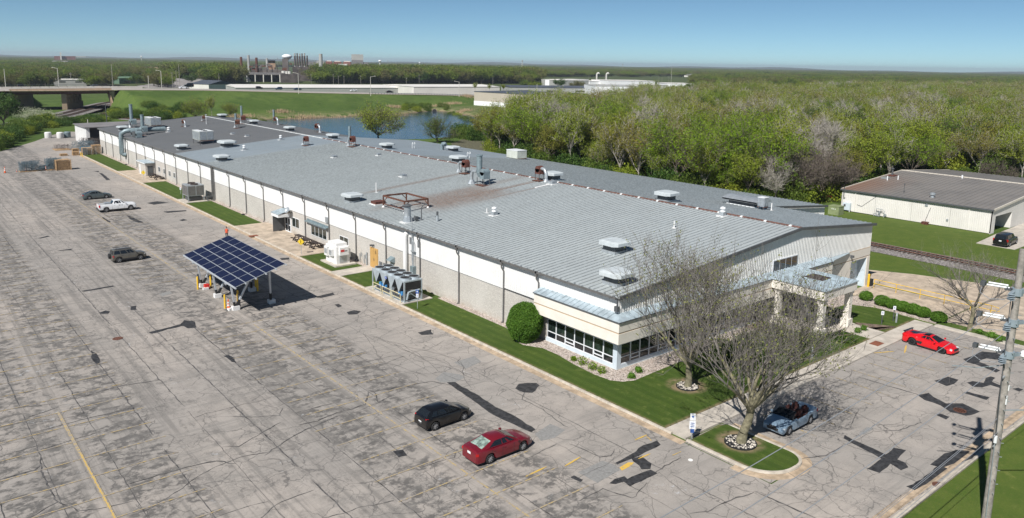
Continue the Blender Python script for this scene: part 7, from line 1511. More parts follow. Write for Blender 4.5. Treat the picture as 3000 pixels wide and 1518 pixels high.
# undergrowth inside the wood
ug = [(c[1][0]+rw.uniform(-3, 3), c[1][1]+rw.uniform(-3, 3), -.2) for c in cand[:900] for _ in range(2)]
scatter('undergrowth', ug, BC, 4, [(lambda s_: (s_, s_, s_*rw.uniform(.8, 1.6)))(rw.uniform(.7, 1.6)) for _ in ug], [rw.uniform(0, 6.28) for _ in ug], [rw.choice([0, 0, 1, 1, 2]) for _ in ug])
sheet('woodland_floor', WOOD, .03, mat('leaf_litter', (.10, .095, .055, 1), .95, var=.4, sc=1.5), .04)
# single trees and bushes
def one(px, pb, pt, k, lb, kinds=None, w=1.0, z=0.0, cat='tree'):
    x, y = G(px, pb, z); h = HT(px, pb, pt, z); src = (kinds or K)[k]; H0 = {True: None}.get(False)
    zt = max(v.co.z for v in src[2].vertices); s_ = h/zt; t = thing('tree', lb, cat, (x, y, z-.1), rw.uniform(0, 6.28)); inst('trunk', src[0], t); inst('crown', src[1], t); t.scale = (s_*w, s_*w, s_); return t
one(1108, 405, 283, 0, 'spreading pale green tree at the water edge in the middle of the pond view', kinds=low_k, w=1.0); one(1281, 418, 330, 1, 'smaller rounder tree right of the pond tree', kinds=low_k, w=.9)
one(573, 345, 276, 0, 'left of three small trees on the grass bank', kinds=low_k, w=1.0); one(621, 342, 272, 0, 'thin middle tree of the three on the grass bank', w=.8); one(672, 340, 290, 0, 'right of three small trees on the grass bank', kinds=low_k, w=.8)
one(1392, 268, 238, 0, 'left of two saplings in front of the long white building', z=7, w=.9); one(1433, 268, 243, 0, 'right of two saplings in front of the long white building', z=7, w=.9); one(1475, 268, 246, 2, 'small round sapling near the end of the long white building', z=7)
one(12, 368, 262, 1, 'big dark tree cut by the left edge of the view', kinds=round_k, w=1.2)
def bushes(name, P, lb, group):
    for i, (px, py, w_, h_, k) in enumerate(P):
        x, y = G(px, py); o = inst(name, bush_k[k], None, (x, y, float(terrain(np.array([x]), np.array([y]))[0])-.1), i*1.7); o.scale = (w_/4.2, w_/4.2, h_/2.7); tag(o, lb[k]+('' if px > 700 else ', at the left edge' if px < 60 else ', beside the far drive' if px < 150 else ', between tracks and yard' if px < 310 else ', below the highway bank'), 'bush', group)
bl = ['mid green bush on the rough ground', 'dark green bush on the rough ground', 'yellow green bush on the rough ground', 'bright green bush on the rough ground']
rb2 = random.Random(5); P = []
for i in range(62):
    t_ = rb2.random(); px = -20+t_*165; py = 452-t_*82+rb2.uniform(-55, 0)*(1-t_); P.append((px, py-6, rb2.uniform(3, 6), rb2.uniform(2.2, 4.2), rb2.choice([0, 0, 1, 2])))
for i in range(26): px = rb2.uniform(150, 305); P.append((px, 374+rb2.uniform(-9, 3)-(px-150)*.12, rb2.uniform(3, 5.5), rb2.uniform(1.8, 2.8), rb2.choice([0, 1, 1, 2])))
for i in range(34): px = rb2.uniform(335, 545); P.append((px, 349-abs(px-440)*.03+rb2.uniform(-16, 5), rb2.uniform(3, 6), rb2.uniform(2, 3.8), rb2.choice([0, 1, 1, 2])))
bushes('bush', P, bl, 'bushes on the rough ground left of the factory')
for px, py, k in ((110, 352, 0), (75, 348, 1), (140, 362, 0)):
    x, y = G(px, py); o = inst('blossom_bush', ball_mesh('blossom_bush', 4, 3.5, 2.2, 3000, .3, L_blossom, 80+k+px, core=False, jit=.2), None, (x, y, -.2)); tag(o, 'pale blossoming shrub among the green bushes at the left', 'bush', 'pale blossoming shrubs')
bl2 = ['green shrub on the pond shore', 'dark shrub on the pond shore', 'yellow green shrub on the pond shore', 'bright shrub on the pond shore']
bushes('shore_bush', [(1180+14*i+rb2.uniform(-5, 5), 322-i*1.2+rb2.uniform(-3, 3), rb2.uniform(3, 5), rb2.uniform(2.5, 4.5), rb2.choice([0, 2])) for i in range(6)]+[(1292+16*i, 316+i*5+rb2.uniform(-3, 3), rb2.uniform(3, 5), rb2.uniform(2, 3.5), rb2.choice([0, 2])) for i in range(7)]+[(1345+10*i, 410+i*2-8, 5, 4.5, rb2.choice([0, 1, 2])) for i in range(6)]+[(720+26*i, 350-i*2, rb2.uniform(1.5, 2.5), 1.2, 0) for i in range(5)], bl2, 'shrubs on the pond shore')
# straw coloured reed beds
def reeds(px, py, w_, lb, n=420):
    x, y = G(px, py); rs = np.random.RandomState(int(px)); P = np.stack([rs.normal(0, w_*.5, n), rs.normal(0, 1.7, n), np.zeros(n)], 1); P[:, 2] = terrain(x+P[:, 0], y+P[:, 1]); hgt = rs.uniform(.5, 1.6, n); a = rs.uniform(0, 6.28, n); d = np.stack([np.cos(a), np.sin(a), np.zeros(n)], 1)*.07; tip = np.stack([rs.normal(0, .2, n), rs.normal(0, .2, n), hgt], 1)
    V = np.stack([P-d, P+d, P+tip+d*.6, P+tip-d*.6], 1).reshape(-1, 3); o = inst('reeds', arrays_mesh('reeds', V, np.arange(4*n).reshape(-1, 4), bpy.data.materials.get('straw') or mat('straw', (.42, .31, .19, 1), .9, var=.25)), None, (x, y, -.05)); o['kind'] = 'stuff'
for a in ((822, 333, 5), (1185, 331, 5), (1325, 305, 9), (1210, 330, 4), (1370, 300, 5), (1350, 325, 7), (900, 338, 9), (1000, 336, 9), (705, 343, 6), (1290, 312, 6), (1160, 316, 5)): reeds(a[0], a[1], a[2], '')
# countryside to the horizon
rc_ = random.Random(21); pts = []; scl = []; idx = []
EXC = [(500, 600, 232, 262), (540, 640, 208, 232), (1560, 2040, 226, 300), (1480, 1760, 250, 300), (590, 1540, 246, 300), (150, 262, 238, 262), (318, 450, 236, 262), (690, 925, 196, 262), (0, 700, 257, 300), (430, 505, 204, 230)]
d_ = 420.0
while d_ < 9500:
    sp = max(8.5, d_/80.0); a0, a1 = _yw-R(36), _yw+R(36); n_ = int((a1-a0)*d_/sp)
    for k in range(n_):
        a = a0+(a1-a0)*(k+rc_.random())/n_; r_ = d_+rc_.uniform(-.5, .5)*sp; x, y = CPOS[0]+r_*math.cos(a), CPOS[1]+r_*math.sin(a)
        if inpoly(x, y, WOOD): continue
        u, v_ = pix(x, y, 0)
        if any(q[0] < u < q[1] and q[2] < v_ < q[3] for q in EXC): continue
        if v_ > 262 or (y < line_y(x)+34 and x < 300): continue
        dens_ = .93 if u > 500 else .8
        if math.sin(x*.004+2)*math.sin(y*.0037)+rc_.uniform(-.4, .4) < -.75 and d_ > 1000: continue
        if rc_.random() > dens_: continue
        s_ = rc_.uniform(.75, 1.2)*(1.55 if 500 < u < 1600 and 760 < d_ < 1400 else 1); w_ = max(1.0, sp/9.5); hz = .0
        pts.append((x, y, -.3)); scl.append((s_*w_*1.1, s_*w_*1.1, s_*(1 + .18*max(0, d_-3000)/6000))); idx.append(rc_.choices([0, 1, 2, 3, 4], [3.0, .5, 3.8, 1.4, 4.4])[0])
    d_ += sp*.9
scatter('distant_trees', pts, RC, 5, scl, [rc_.uniform(0, 6.28) for _ in pts], idx)
# low blue hills on the skyline
hv_ = []; 
for i in range(90):
    a = _yw-R(40)+R(80)*i/89; r_ = 11500; h_ = 22+10*math.sin(i*.31)+7*math.sin(i*.83+1)+14*(i/89)
    hv_.append((CPOS[0]+r_*math.cos(a), CPOS[1]+r_*math.sin(a), -5)); hv_.append((CPOS[0]+(r_+400)*math.cos(a), CPOS[1]+(r_+400)*math.sin(a), h_)); hv_.append((CPOS[0]+(r_+1600)*math.cos(a), CPOS[1]+(r_+1600)*math.sin(a), -5))
MB().add(hv_, [(3*i, 3*i+1, 3*i+4, 3*i+3) for i in range(89)]+[(3*i+1, 3*i+2, 3*i+5, 3*i+4) for i in range(89)]).build('hills', mat('distant_wooded_hills', (.05, .075, .04, 1), .95, var=.3, sc=.004), kind='structure')

# ================================================================== HIGHWAY, BRIDGE, BACKGROUND
M_road = mat('highway_concrete', (.34, .31, .28, 1), .9, var=.1, sc=.2); M_par = mat('tan_parapet', (.42, .31, .22, 1), .85, var=.08, sc=.5); M_gird = mat('dark_red_girder', (.12, .045, .035, 1), .7, var=.1); M_barr = mat('pale_barrier', (.55, .52, .47, 1), .85, var=.05)
nrm = np.array([-LS*LN, LN]); SK = np.array([.45, .893])      # the bridge stands skewed to the road
def rp(x, off, z): return (x+nrm[0]*off, line_y(x)+nrm[1]*off, z)
def rps(x, off, z): return (x+SK[0]*off, line_y(x)+SK[1]*off, z)
xr = [-120+10*i for i in range(56)]
def strip(name, o0, o1, dz0, dz1, m, th=.0, xs_=xr, parent=None):
    v = [rp(x, o0, float(np.interp(x, ZRX, ZRZ))+dz0) for x in xs_]+[rp(x, o1, float(np.interp(x, ZRX, ZRZ))+dz1) for x in xs_]; n = len(xs_); return MB().add(v, [(i, i+1, n+i+1, n+i) for i in range(n-1)]).build(name, m, parent, kind=None if parent else 'structure')
strip('highway', .6, 25.5, -.3, -.3, M_road)
strip('highway_verge', -1.5, .6, -.36, -.29, M_conc_tan)
br_ = thing('road_bridge', 'tan concrete highway bridge over the railway with one pier and dark red girders', 'bridge', (0, 0, 0))
xb = [3.5, 14, 24.5, 35, 46.5]
def bar_along(name, off, z0, z1, th, m, xs_): 
    mb = MB()
    for a, b in zip(xs_[:-1], xs_[1:]):
        za, zb_ = float(np.interp(a, ZRX, ZRZ)), float(np.interp(b, ZRX, ZRZ)); P = [rp(a, off, 0), rp(b, off, 0), rp(b, off+th, 0), rp(a, off+th, 0)]
        v = [(P[0][0], P[0][1], za+z0), (P[1][0], P[1][1], zb_+z0), (P[2][0], P[2][1], zb_+z0), (P[3][0], P[3][1], za+z0), (P[0][0], P[0][1], za+z1), (P[1][0], P[1][1], zb_+z1), (P[2][0], P[2][1], zb_+z1), (P[3][0], P[3][1], za+z1)]
        mb.add(v, [(0, 3, 2, 1), (4, 5, 6, 7), (0, 1, 5, 4), (1, 2, 6, 5), (2, 3, 7, 6), (3, 0, 4, 7)])
    return mb.build(name, m, br_)
bar_along('parapet', 0, -.9, .55, .3, M_par, xb); bar_along('deck', .3, -.95, -.32, 25, M_par, xb)
for k in range(6): bar_along('girder', .5+4.7*k, -2.1, -.95, .45, M_gird, xb)
bar_along('far_barrier', 24.6, -.3, .75, .4, M_barr, [-100, -50, 3.5, 46.5, 66])
for k in range(22):
    x = -30+4.0*k; za = float(np.interp(x, ZRX, ZRZ)); MB().cyl(rp(x, 24.4, za+.7), rp(x, 24.4, za+1.7), .05, n=5).build('rail_post', M_trim, br_)
bar_along('hand_rail', 24.35, 1.6, 1.7, .06, M_trim, [-30, 3.5, 46.5, 56])
zq = 9.6
pier = MB(); P = [rps(24, 1.0, 0), rps(26.2, 1.0, 0), rps(26.2, 26, 0), rps(24, 26, 0)]
MB().prism([(p[0], p[1]) for p in P], -.5, 3.2).build('pier_wall', M_par, br_); MB().prism([(p[0], p[1]) for p in P], 6.6, 7.6).build('pier_cap', M_par, br_)
for k in range(6):
    o0 = 1.0+4.3*k; o1 = o0+1.5; P = [rps(24, o0, 0), rps(26.2, o0, 0), rps(26.2, o1, 0), rps(24, o1, 0)]; MB().prism([(p[0], p[1]) for p in P], 3.2, 6.6).build('pier_column', M_par, br_)
P = [rps(24, 1.2, 0), rps(26.2, 1.2, 0), rps(26.2, 24, 0), rps(24, 24, 0)]; MB().prism([(p[0], p[1]) for p in P], 4.9, 5.25).build('pier_tie', M_par, br_)
for x0_, x1_, nm in ((45.5, 47.5, 'abutment'), (2.0, 4.0, 'abutment')):
    P = [rps(x0_, -.1, 0), rps(x1_, -.1, 0), rps(x1_, 27, 0), rps(x0_, 27, 0)]; MB().prism([(p[0], p[1]) for p in P], -1, 8.6 if x0_ > 20 else 8.2).build(nm, M_par, br_)
a0, a1 = rp(45.4, 0, 9.6), rp(47.5, 0, 9.6); b0, b1 = G(338, 320), G(344, 318); MB().add([(a0[0], a0[1], 9.4), (a1[0], a1[1], 9.4), (b1[0]+1.2, b1[1], -.3), (b0[0], b0[1], -.3), (a0[0]-.5, a0[1]+4, 9.4), (a1[0], a1[1]+4, 9.4), (b1[0]+1.2, b1[1]+5, -.3), (b0[0]-.5, b0[1]+5, -.3)], [(0, 3, 2, 1), (4, 5, 6, 7), (0, 4, 7, 3), (1, 2, 6, 5), (0, 1, 5, 4)]).build('wing_wall', M_par, br_)
# guard rail right of the pond
gd = thing('guard_rail', 'long grey guard rail along the highway edge on the right stretch', 'guard rail', (0, 0, 0)); xs_ = list(range(188, 276, 4))
mb = MB(); mp = MB()
for a, b in zip(xs_[:-1], xs_[1:]):
    p, q = Vector(rp(a, -.6, float(np.interp(a, ZRX, ZRZ))+.35)), Vector(rp(b, -.6, float(np.interp(b, ZRX, ZRZ))+.35)); mb.bar(p, q, .08, .32)
    for k in (0, .5): r__ = p.lerp(q, k); MB().bar((r__.x, r__.y, r__.z-.8), (r__.x, r__.y, r__.z+.15), .16).build('post', M_trim, gd)
mb.build('rail', M_galv, gd)
M_hr0 = mat('stained_culvert', (.22, .19, .16, 1), .9, var=.2)
cv = thing('culvert', 'small dark round concrete culvert mouth at the pond end', 'culvert', G(1273, 326, -1.2)+(-1.2,), R(-35)); MB().lathe([(1.2, 0), (1.2, .5), (1.4, .5), (1.4, 0)], 16).build('ring', M_hr0, cv).rotation_euler = (R(90), 0, 0); MB().lathe([(1.25, .3), (1.25, .45)], 16).build('opening', M_black, cv).rotation_euler = (R(90), 0, 0)
# poles and lamps
def pole(px, pb, pt, lb, z=0.0, arms=0, lamp=0, m=None):
    x, y = G(px, pb, z); h = HT(px, pb, pt, z); t = thing('street_lamp' if lamp else 'power_pole', lb, 'street lamp' if lamp else 'power pole', (x, y, z), 0); rr_ = .14 if not lamp else .12
    MB().cyl((0, 0, -1.5), (0, 0, h), rr_*1.3, rr_, n=6).build('pole', m or (M_barr if lamp else M_polew), t); dx, dy = _r[0], _r[1]
    if lamp: MB().bar((0, 0, h-.1), (lamp*dx*2.2, lamp*dy*2.2, h+.35), .12).obox((lamp*dx*2.4, lamp*dy*2.4, h+.35), (.9, .35, .18), (0, 0, math.atan2(dy, dx))).build('lamp_arm', M_barr, t)
    for k in range(arms): MB().bar((-dx*1.2, -dy*1.2, h-.5-.9*k), (dx*1.2, dy*1.2, h-.5-.9*k), .14).build('crossarm', M_polew, t)
GZ = 9.3
for a in ((17, 256, 202, 'leftmost bare lamp mast on the bridge approach', GZ, 0, 0, M_barr), (173, 259, 200, 'pale lamp mast standing above the bridge pier', GZ, 0, -1), (331, 254, 188, 'tall thin pole at the right end of the bridge', 9.6, 0, 0, None), (474, 256, 208, 'pale lamp mast right of the green roofed building', 9.6, 0, -1), (436, 255, 222, 'shorter lamp mast left of the pale one', 9.6, 0, 0, M_barr),
          (527, 253, 188, 'tallest dark pole by the gravel heaps', 6, 0), (518, 253, 206, 'dark pole left of the tallest by the gravel heaps', 4, 0), (506, 253, 212, 'dark pole beside the gantry frame', 4, 1), (642, 244, 214, 'thin pale pole above the dark roof', 3, 0), (875, 267, 215, 'pale curved lamp post above the dark car on the highway', 9.2, 0, -1),
          (1086, 273, 225, 'thin highway lamp post left of the red car', 8.7, 0, 1), (1345, 276, 240, 'highway lamp post by the striped awning wall', 8, 0, -1), (112, 245, 208, 'power pole with crossarm left of the pale lamp mast', 0, 1), (89, 248, 225, 'leaning power pole behind the bridge', 0, 0), (133, 252, 228, 'short power pole behind the bridge', 0, 0), (209, 250, 213, 'power pole with double crossarm behind the white shed', 0, 2), (277, 244, 217, 'power pole right of the white shed', 0, 1),
          (912, 246, 218, 'power pole at the left end of the tree line', 0, 1), (977, 247, 218, 'power pole with crossarm left of the pair', 0, 1), (992, 247, 222, 'left power pole of the close pair', 0, 1), (1008, 247, 222, 'right power pole of the close pair', 0, 1), (1057, 247, 222, 'power pole with white base cabinet', 0, 1), (1191, 247, 228, 'squat power pole at the long roof centre', 0, 1), (1228, 247, 219, 'power pole right of the squat one', 0, 1), (1444, 250, 225, 'pale power pole right of the saplings', 0, 0),
          (1573, 266, 246, 'white mast before the dark low roof', 4, 0, 0, M_barr), (1966, 243, 192, 'tallest white mast among the white factories', 0, 0, 0, M_barr), (1930, 243, 226, 'left of three short masts near the tallest white mast', 0, 0), (1939, 243, 226, 'middle of three short masts near the tallest white mast', 0, 0), (1959, 243, 222, 'right of three short masts near the tallest white mast', 0, 0), (1725, 232, 218, 'thin mast on the first white factory roof', 0, 0), (1771, 232, 220, 'thin mast behind the twin chimneys', 0, 0), (388, 330, 310, 'small pole among the bushes below the bank', 0, 0, 0, M_trim), (313, 362, 305, 'thin dark pole beside the curving track', 0, 0, 0, M_trim), (258, 368, 350, 'white ball topped post at the yard end', 0, 0, 0, M_barr)):
    pole(a[0], a[1], a[2], a[3], a[4] if len(a) > 4 else 0, a[5] if len(a) > 5 else 0, a[6] if len(a) > 6 else 0, a[7] if len(a) > 7 else None)
def bld(name, p0, p1, hh, depth, wm, rm, lb, z=0.0, ridge=0.0, over=.3, wins=0, wz=(1.2, 2.4), base=None, cat='building', pitch='flat'):
    p0, p1 = Vector(p0).to_2d(), Vector(p1).to_2d(); L = (p1-p0).length; a = math.atan2(p1.y-p0.y, p1.x-p0.x); t = thing(name, lb, cat, (p0.x, p0.y, z), a)
    MB().box(0, L, 0, depth, -3, hh).build('wall', wm, t)
    if ridge > 0:
        if pitch == 'long': MB().add([(-over, -over, hh), (L+over, -over, hh), (L+over, depth/2, hh+ridge), (-over, depth/2, hh+ridge), (-over, depth+over, hh), (L+over, depth+over, hh)], [(0, 1, 2, 3), (3, 2, 5, 4), (0, 3, 4), (1, 5, 2), (0, 4, 5, 1)]).build('roof', rm, t)
        else: MB().add([(-over, -over, hh), (L/2, -over, hh+ridge), (L+over, -over, hh), (-over, depth+over, hh), (L/2, depth+over, hh+ridge), (L+over, depth+over, hh)], [(0, 1, 4, 3), (1, 2, 5, 4), (0, 2, 1), (3, 4, 5)]).build('roof', rm, t)
    else: MB().box(-over, L+over, -over, depth+over, hh, hh+.35).build('roof', rm, t)
    if base: MB().box(-.1, L+.1, -.12, .0, -3, base[0]).build('lower_wall', base[1], t)
    for k in range(wins): w_ = L/(wins+.0); MB().box(w_*(k+.3), w_*(k+.7), -.06, 0, wz[0], wz[1]).build('window', M_glass, t)
    return t
M_bw = mat('far_white_wall', (.62, .60, .55, 1), .7, var=.05, sc=.1); M_bbw = mat('bright_white_wall', (.80, .80, .80, 1), .6, var=.03, sc=.1); M_bg_ = mat('far_grey_wall', (.36, .36, .34, 1), .7, var=.06, sc=.1); M_wr = mat('far_white_roof', (.68, .65, .61, 1), .7, var=.05, sc=.05); M_dr = mat('far_dark_roof', (.065, .075, .095, 1), .7, var=.1, sc=.1); M_gr = mat('green_roof', (.12, .20, .12, 1), .7); M_tanr = mat('tan_roof', (.36, .24, .16, 1), .8, var=.15, sc=.3); M_hr = mat('grey_shingles', (.19, .18, .18, 1), .9, var=.15, sc=.3); M_bc = mat('beige_panel_wall', (.44, .39, .32, 1), .7, var=.04, sc=.1); M_ind = mat('dark_industrial', (.085, .07, .065, 1), .85, var=.35, sc=.2); M_ind2 = mat('brown_grey_cladding', (.15, .13, .12, 1), .8, var=.2, sc=.1); M_redb = mat('red_brick_far', (.20, .09, .075, 1), .85, var=.2, sc=.2)
lb_ = bld('long_white_building', G(690, 257, 8), G(1238, 257.5, 8), 8, 44, M_bg_, M_wr, 'very long low white roofed building right behind the highway', ridge=1.5, pitch='long')
bld('long_white_building', G(1212, 254.5, 9.5), G(1464, 254, 9.5), 9.5, 50, M_bw, M_wr, 'taller right end of the white building with dark awning and blue sign', ridge=.9, pitch='long')
aw = thing('wall_awning', 'slanted dark awning above the blue sign on the white building', 'awning', G(1288, 256, 9.0)+(0,)); p, q = G(1290, 255.5, 9), G(1360, 255.5, 9)
aw.location = (0, 0, 0); dv = Vector((q[0]-p[0], q[1]-p[1], 0)); nv = Vector((dv.y, -dv.x, 0)).normalized()*-1
if nv.dot(Vector((_fw[0], _fw[1], 0))) > 0: nv = -nv
P0 = Vector((p[0], p[1], 9.0)); MB().add([P0+nv*.4, P0+dv+nv*.4, P0+dv*1.05+nv*3+Vector((0, 0, -3.2)), P0-dv*-.02+nv*3+Vector((0, 0, -3.2)), P0, P0+dv], [(0, 1, 2, 3), (4, 3, 2, 5)]).build('canopy', M_trim, aw)
s0 = P0+dv*.42+nv*3.4; MB().add([s0+Vector((0, 0, -3.2)), s0+dv*.3+Vector((0, 0, -3.2)), s0+dv*.3+Vector((0, 0, -5.6)), s0+Vector((0, 0, -5.6)), s0+nv*-.5+Vector((0, 0, -3.2)), s0+dv*.3+nv*-.5+Vector((0, 0, -3.2)), s0+dv*.3+nv*-.5+Vector((0, 0, -5.6)), s0+nv*-.5+Vector((0, 0, -5.6))], [(0, 1, 2, 3), (4, 7, 6, 5), (0, 4, 5, 1), (1, 5, 6, 2), (2, 6, 7, 3), (3, 7, 4, 0)]).build('sign_board', mat('royal_blue_sign', (.03, .05, .28, 1), .5), aw)
bld('gabled_shed', G(612, 261, 2), G(690, 259, 2), 5.5, 22, M_bw, M_dr, 'white gabled shed with dark roof at the left end of the long building', z=0, ridge=3.0)
bb = bld('beige_warehouse', G(1389, 308), G(1565, 320.5), 8.2, 42, M_bc, M_dr, 'beige windowless warehouse with white lower wall beyond the pond', base=(2.7, M_bbw), over=.2); 
bld('white_factory', G(1743, 281), G(1883, 283), 8.0, 60, M_bbw, M_bg_, 'brightest white factory wall rising above the wood', over=.1)
bld('dark_roofed_building', G(1495, 272), G(1742, 274), 4.8, 38, M_bg_, M_dr, 'low long building with dark flat roof left of the white factory', ridge=1.6, pitch='long', wins=3); bld('brown_roofed_house', G(1560, 271), G(1618, 271.5), 3.5, 14, M_trim, mat('brown_shingles', (.13, .09, .075, 1), .9), 'dark brown roofed low building before the dark roof', ridge=2, pitch='long')
bld('white_factory', G(1597, 251), G(1655, 253), 7.5, 60, M_bbw, M_wr, 'white flat roofed factory left part, behind the dark roof'); bld('grey_factory', G(1652, 254), G(1724, 254), 7.2, 50, M_bg_, M_wr, 'grey ribbed factory wall right of the white one', wins=1); bld('white_factory', G(1727, 253), G(1780, 253), 6, 50, M_bbw, M_wr, 'pale factory with twin curved chimneys', wins=1)
bld('white_factory', G(1782, 255), G(1918, 256), 7.5, 50, M_bbw, M_wr, 'longest pale factory right of the twin chimneys', wins=4); bld('white_factory', G(1956, 262), G(2032, 263), 6.5, 40, M_bbw, M_wr, 'white factory right of the tallest mast'); bld('white_factory', G(1905, 262), G(1955, 262), 4.5, 30, M_bw, M_wr, 'low pale factory left of the tallest mast')
for px, lb in ((1748, 'left of the twin curved white chimneys'), (1776, 'right of the twin curved white chimneys')):
    x, y = G(px, 246); t = thing('chimney', lb, 'chimney', (x, y, 0)); MB().pipe([(0, 0, 0), (0, 0, 13), (0, -1, 14.5), (1, -2, 15), (2, -2, 14)], 1.3, 8).build('duct', M_bw, t, 50)
bld('white_shed_far', G(160, 252), G(254, 252), 5.2, 30, M_bg_, M_bw, 'white and dark shed behind the road bridge', wins=2, wz=(3, 4)); bld('white_shed_far', G(158, 251), G(212, 251.5), 5.4, 8, M_bw, M_bw, 'white end wall of the shed behind the road bridge')
bld('green_roofed_building', G(350, 246), G(443, 244), 5.5, 30, mat('far_green_wall', (.10, .17, .12, 1), .8), M_gr, 'long dull green building on the left', ridge=1.2, pitch='long', wins=2)
bld('small_white_house', G(323, 244), G(352, 244), 3.6, 14, M_bw, M_hr, 'small white gabled house left of the green building', ridge=2.2); bld('small_white_house', G(362, 241), G(386, 241), 3.6, 14, M_bw, M_hr, 'small white gabled house in front of the green building', ridge=2.2)
bld('tan_roofed_building', G(440, 212), G(495, 212), 4, 40, M_bw, M_tanr, 'wide tan roofed building above the green building', ridge=5, pitch='long'); bld('apartment_house', G(143, 192), G(188, 193), 6, 30, M_bg_, M_hr, 'grey roofed apartment house far on the left', ridge=7, pitch='long', wins=4); bld('apartment_house', G(155, 200), G(185, 200), 5, 30, M_bw, M_hr, 'grey gabled house below the far apartments', ridge=6)
for i, (px, py, lb) in enumerate(((365, 200, 'far pale house roof left of the tan roof'), (498, 214, 'small white roofed house right of the tan roof'), (1790, 216, 'grey roofed house in the far trees, left'), (1840, 217, 'grey roofed house in the far trees, right'), (2020, 226, 'small white house at the wood top'), (540, 216, 'far house right of the tall dark pole'), (1320, 206, 'small pale house in the distance'))):
    bld('far_house', G(px, py), G(px+26, py), 4, 16, M_bw, M_hr, lb, ridge=4, pitch='long')
# gravel yard left of the dark roof
sheet('gravel_yard', [G(*q) for q in ((400, 252), (510, 236), (540, 226), (590, 212), (640, 210), (600, 228), (570, 238), (640, 250), (560, 258), (430, 258))], .02, mat('far_gravel', (.27, .25, .24, 1), .9, var=.15, sc=.05), .1)
for px, py, r_, h_, lb in ((520, 247, 20, 6, 'grey gravel heap by the tallest dark pole'), (560, 243, 26, 5, 'long grey gravel heap right of the poles'), (600, 241, 9, 4, 'tan earth heap right of the gravel'), (60, 300, 12, 4, '')):
    if lb: x, y = G(px, py); t = thing('gravel_heap', lb, 'gravel heap', (x, y, 0)); MB().lathe([(r_, 0), (r_*.6, h_*.5), (r_*.25, h_*.9), (0, h_)], 14).build('heap', bpy.data.materials['far_gravel'] if 'grey' in lb else M_conc_tan, t, 60)
for px, py, k in ((545, 232, 0), (560, 246, 1), (585, 236, 2), (600, 231, 0), (470, 236, 2), (480, 244, 0), (455, 240, 0), (520, 228, 1), (610, 243, 1), (380, 240, 1), (402, 250, 0), (310, 252, 0), (1540, 262, 0), (1565, 266, 2), (1690, 264, 4), (1640, 258, 1)):
    x, y = G(px, py); o = inst('tree', round_k[k][2], None, (x, y, 0), px*1.0); o.scale = (1.1, 1.1, .85); tag(o, 'leafy tree among the far yards and buildings', 'tree', 'trees among the far yards')
# works with chimneys
def P3(px, d): v = _ray(px, 300); h_ = math.hypot(v[0], v[1]); return CPOS[0]+v[0]/h_*d, CPOS[1]+v[1]/h_*d
def ZAT(px, py, d): v = _ray(px, py); return float(CPOS[2]+v[2]/math.hypot(v[0], v[1])*d)
def wbox_(t, nm, px0, px1, pt, d, depth, m, pb=None):
    a, b = P3(px0, d), P3(px1, d); L = math.dist(a, b); an = math.atan2(b[1]-a[1], b[0]-a[0]); z1 = ZAT((px0+px1)/2, pt, d); z0 = -1 if pb is None else ZAT((px0+px1)/2, pb, d)
    o = MB().box(0, L, 0, depth, z0, z1).build(nm, m, t); o.location = (a[0], a[1], 0); o.rotation_euler = (0, 0, an); return o
def wcyl(t, nm, px, pt, d, r_, m, pb=None, n=8, r1=None): x, y = P3(px, d); return MB().cyl((x, y, -1 if pb is None else ZAT(px, pb, d)), (x, y, ZAT(px, pt, d)), r_, r1 or r_, n).build(nm, m, t)
D1 = 950
wk = thing('foundry', 'dark industrial works with sheds, tower, silos and bare steel below the chimneys', 'factory', (0, 0, 0))
wbox_(wk, 'open_shed', 722, 826, 214, D1, 30, M_hr, 219)
for k in range(5): wcyl(wk, 'shed_column', 727+24*k, 219, D1, .7, M_bw)
wbox_(wk, 'shed_back', 724, 824, 220, D1+25, 4, M_dr); wbox_(wk, 'tower', 831, 848, 172, D1+20, 14, M_ind2); wbox_(wk, 'main_hall', 860, 912, 196, D1+60, 60, M_ind); wbox_(wk, 'low_hall', 825, 872, 217, D1-20, 30, M_ind); wbox_(wk, 'hall', 770, 832, 205, D1+50, 40, M_ind2); wbox_(wk, 'hall', 725, 772, 199, D1+60, 40, M_ind); wbox_(wk, 'brick_block', 786, 811, 178, D1+120, 30, M_tanr); wbox_(wk, 'brick_block', 786, 811, 176, D1+118, 34, M_dr, 178.5)
for px in (843, 851): wcyl(wk, 'silo', px, 209, D1-10, 2.0, M_bw, 222, 12)
wcyl(wk, 'silo', 834, 208, D1-10, 2.4, M_bw, 214, 12)
for k in range(14):
    px = 726+rc_.uniform(0, 130); d = D1+rc_.uniform(0, 60); p1_ = 186+rc_.uniform(0, 18); wbox_(wk, 'gantry', px, px+rc_.uniform(4, 14), p1_, d, 4, rc_.choice([M_ind, M_rust, M_ind2]), p1_+rc_.uniform(2, 7))
for k in range(8): px = 726+15*k; wcyl(wk, 'steel_column', px, 190+rc_.uniform(0, 10), D1+30, .5, M_ind)
for i, px in enumerate((868, 875, 882, 889, 896, 903.5)):
    t = thing('chimney', ['leftmost', 'second', 'third', 'fourth', 'fifth', 'rightmost, shorter'][i]+' of the six thin chimneys in a row', 'chimney', P3(px, D1+80)+(0,)); z1 = ZAT(px, (156, 156, 157, 157, 156, 163)[i], D1+80)
    MB().cyl((0, 0, 0), (0, 0, z1), 1.15, .95, 8).build('shaft', M_ind2 if i % 2 else M_bg_, t); MB().cyl((0, 0, z1*.55), (0, 0, z1*.9), 1.25, n=8).build('band', M_ind, t)
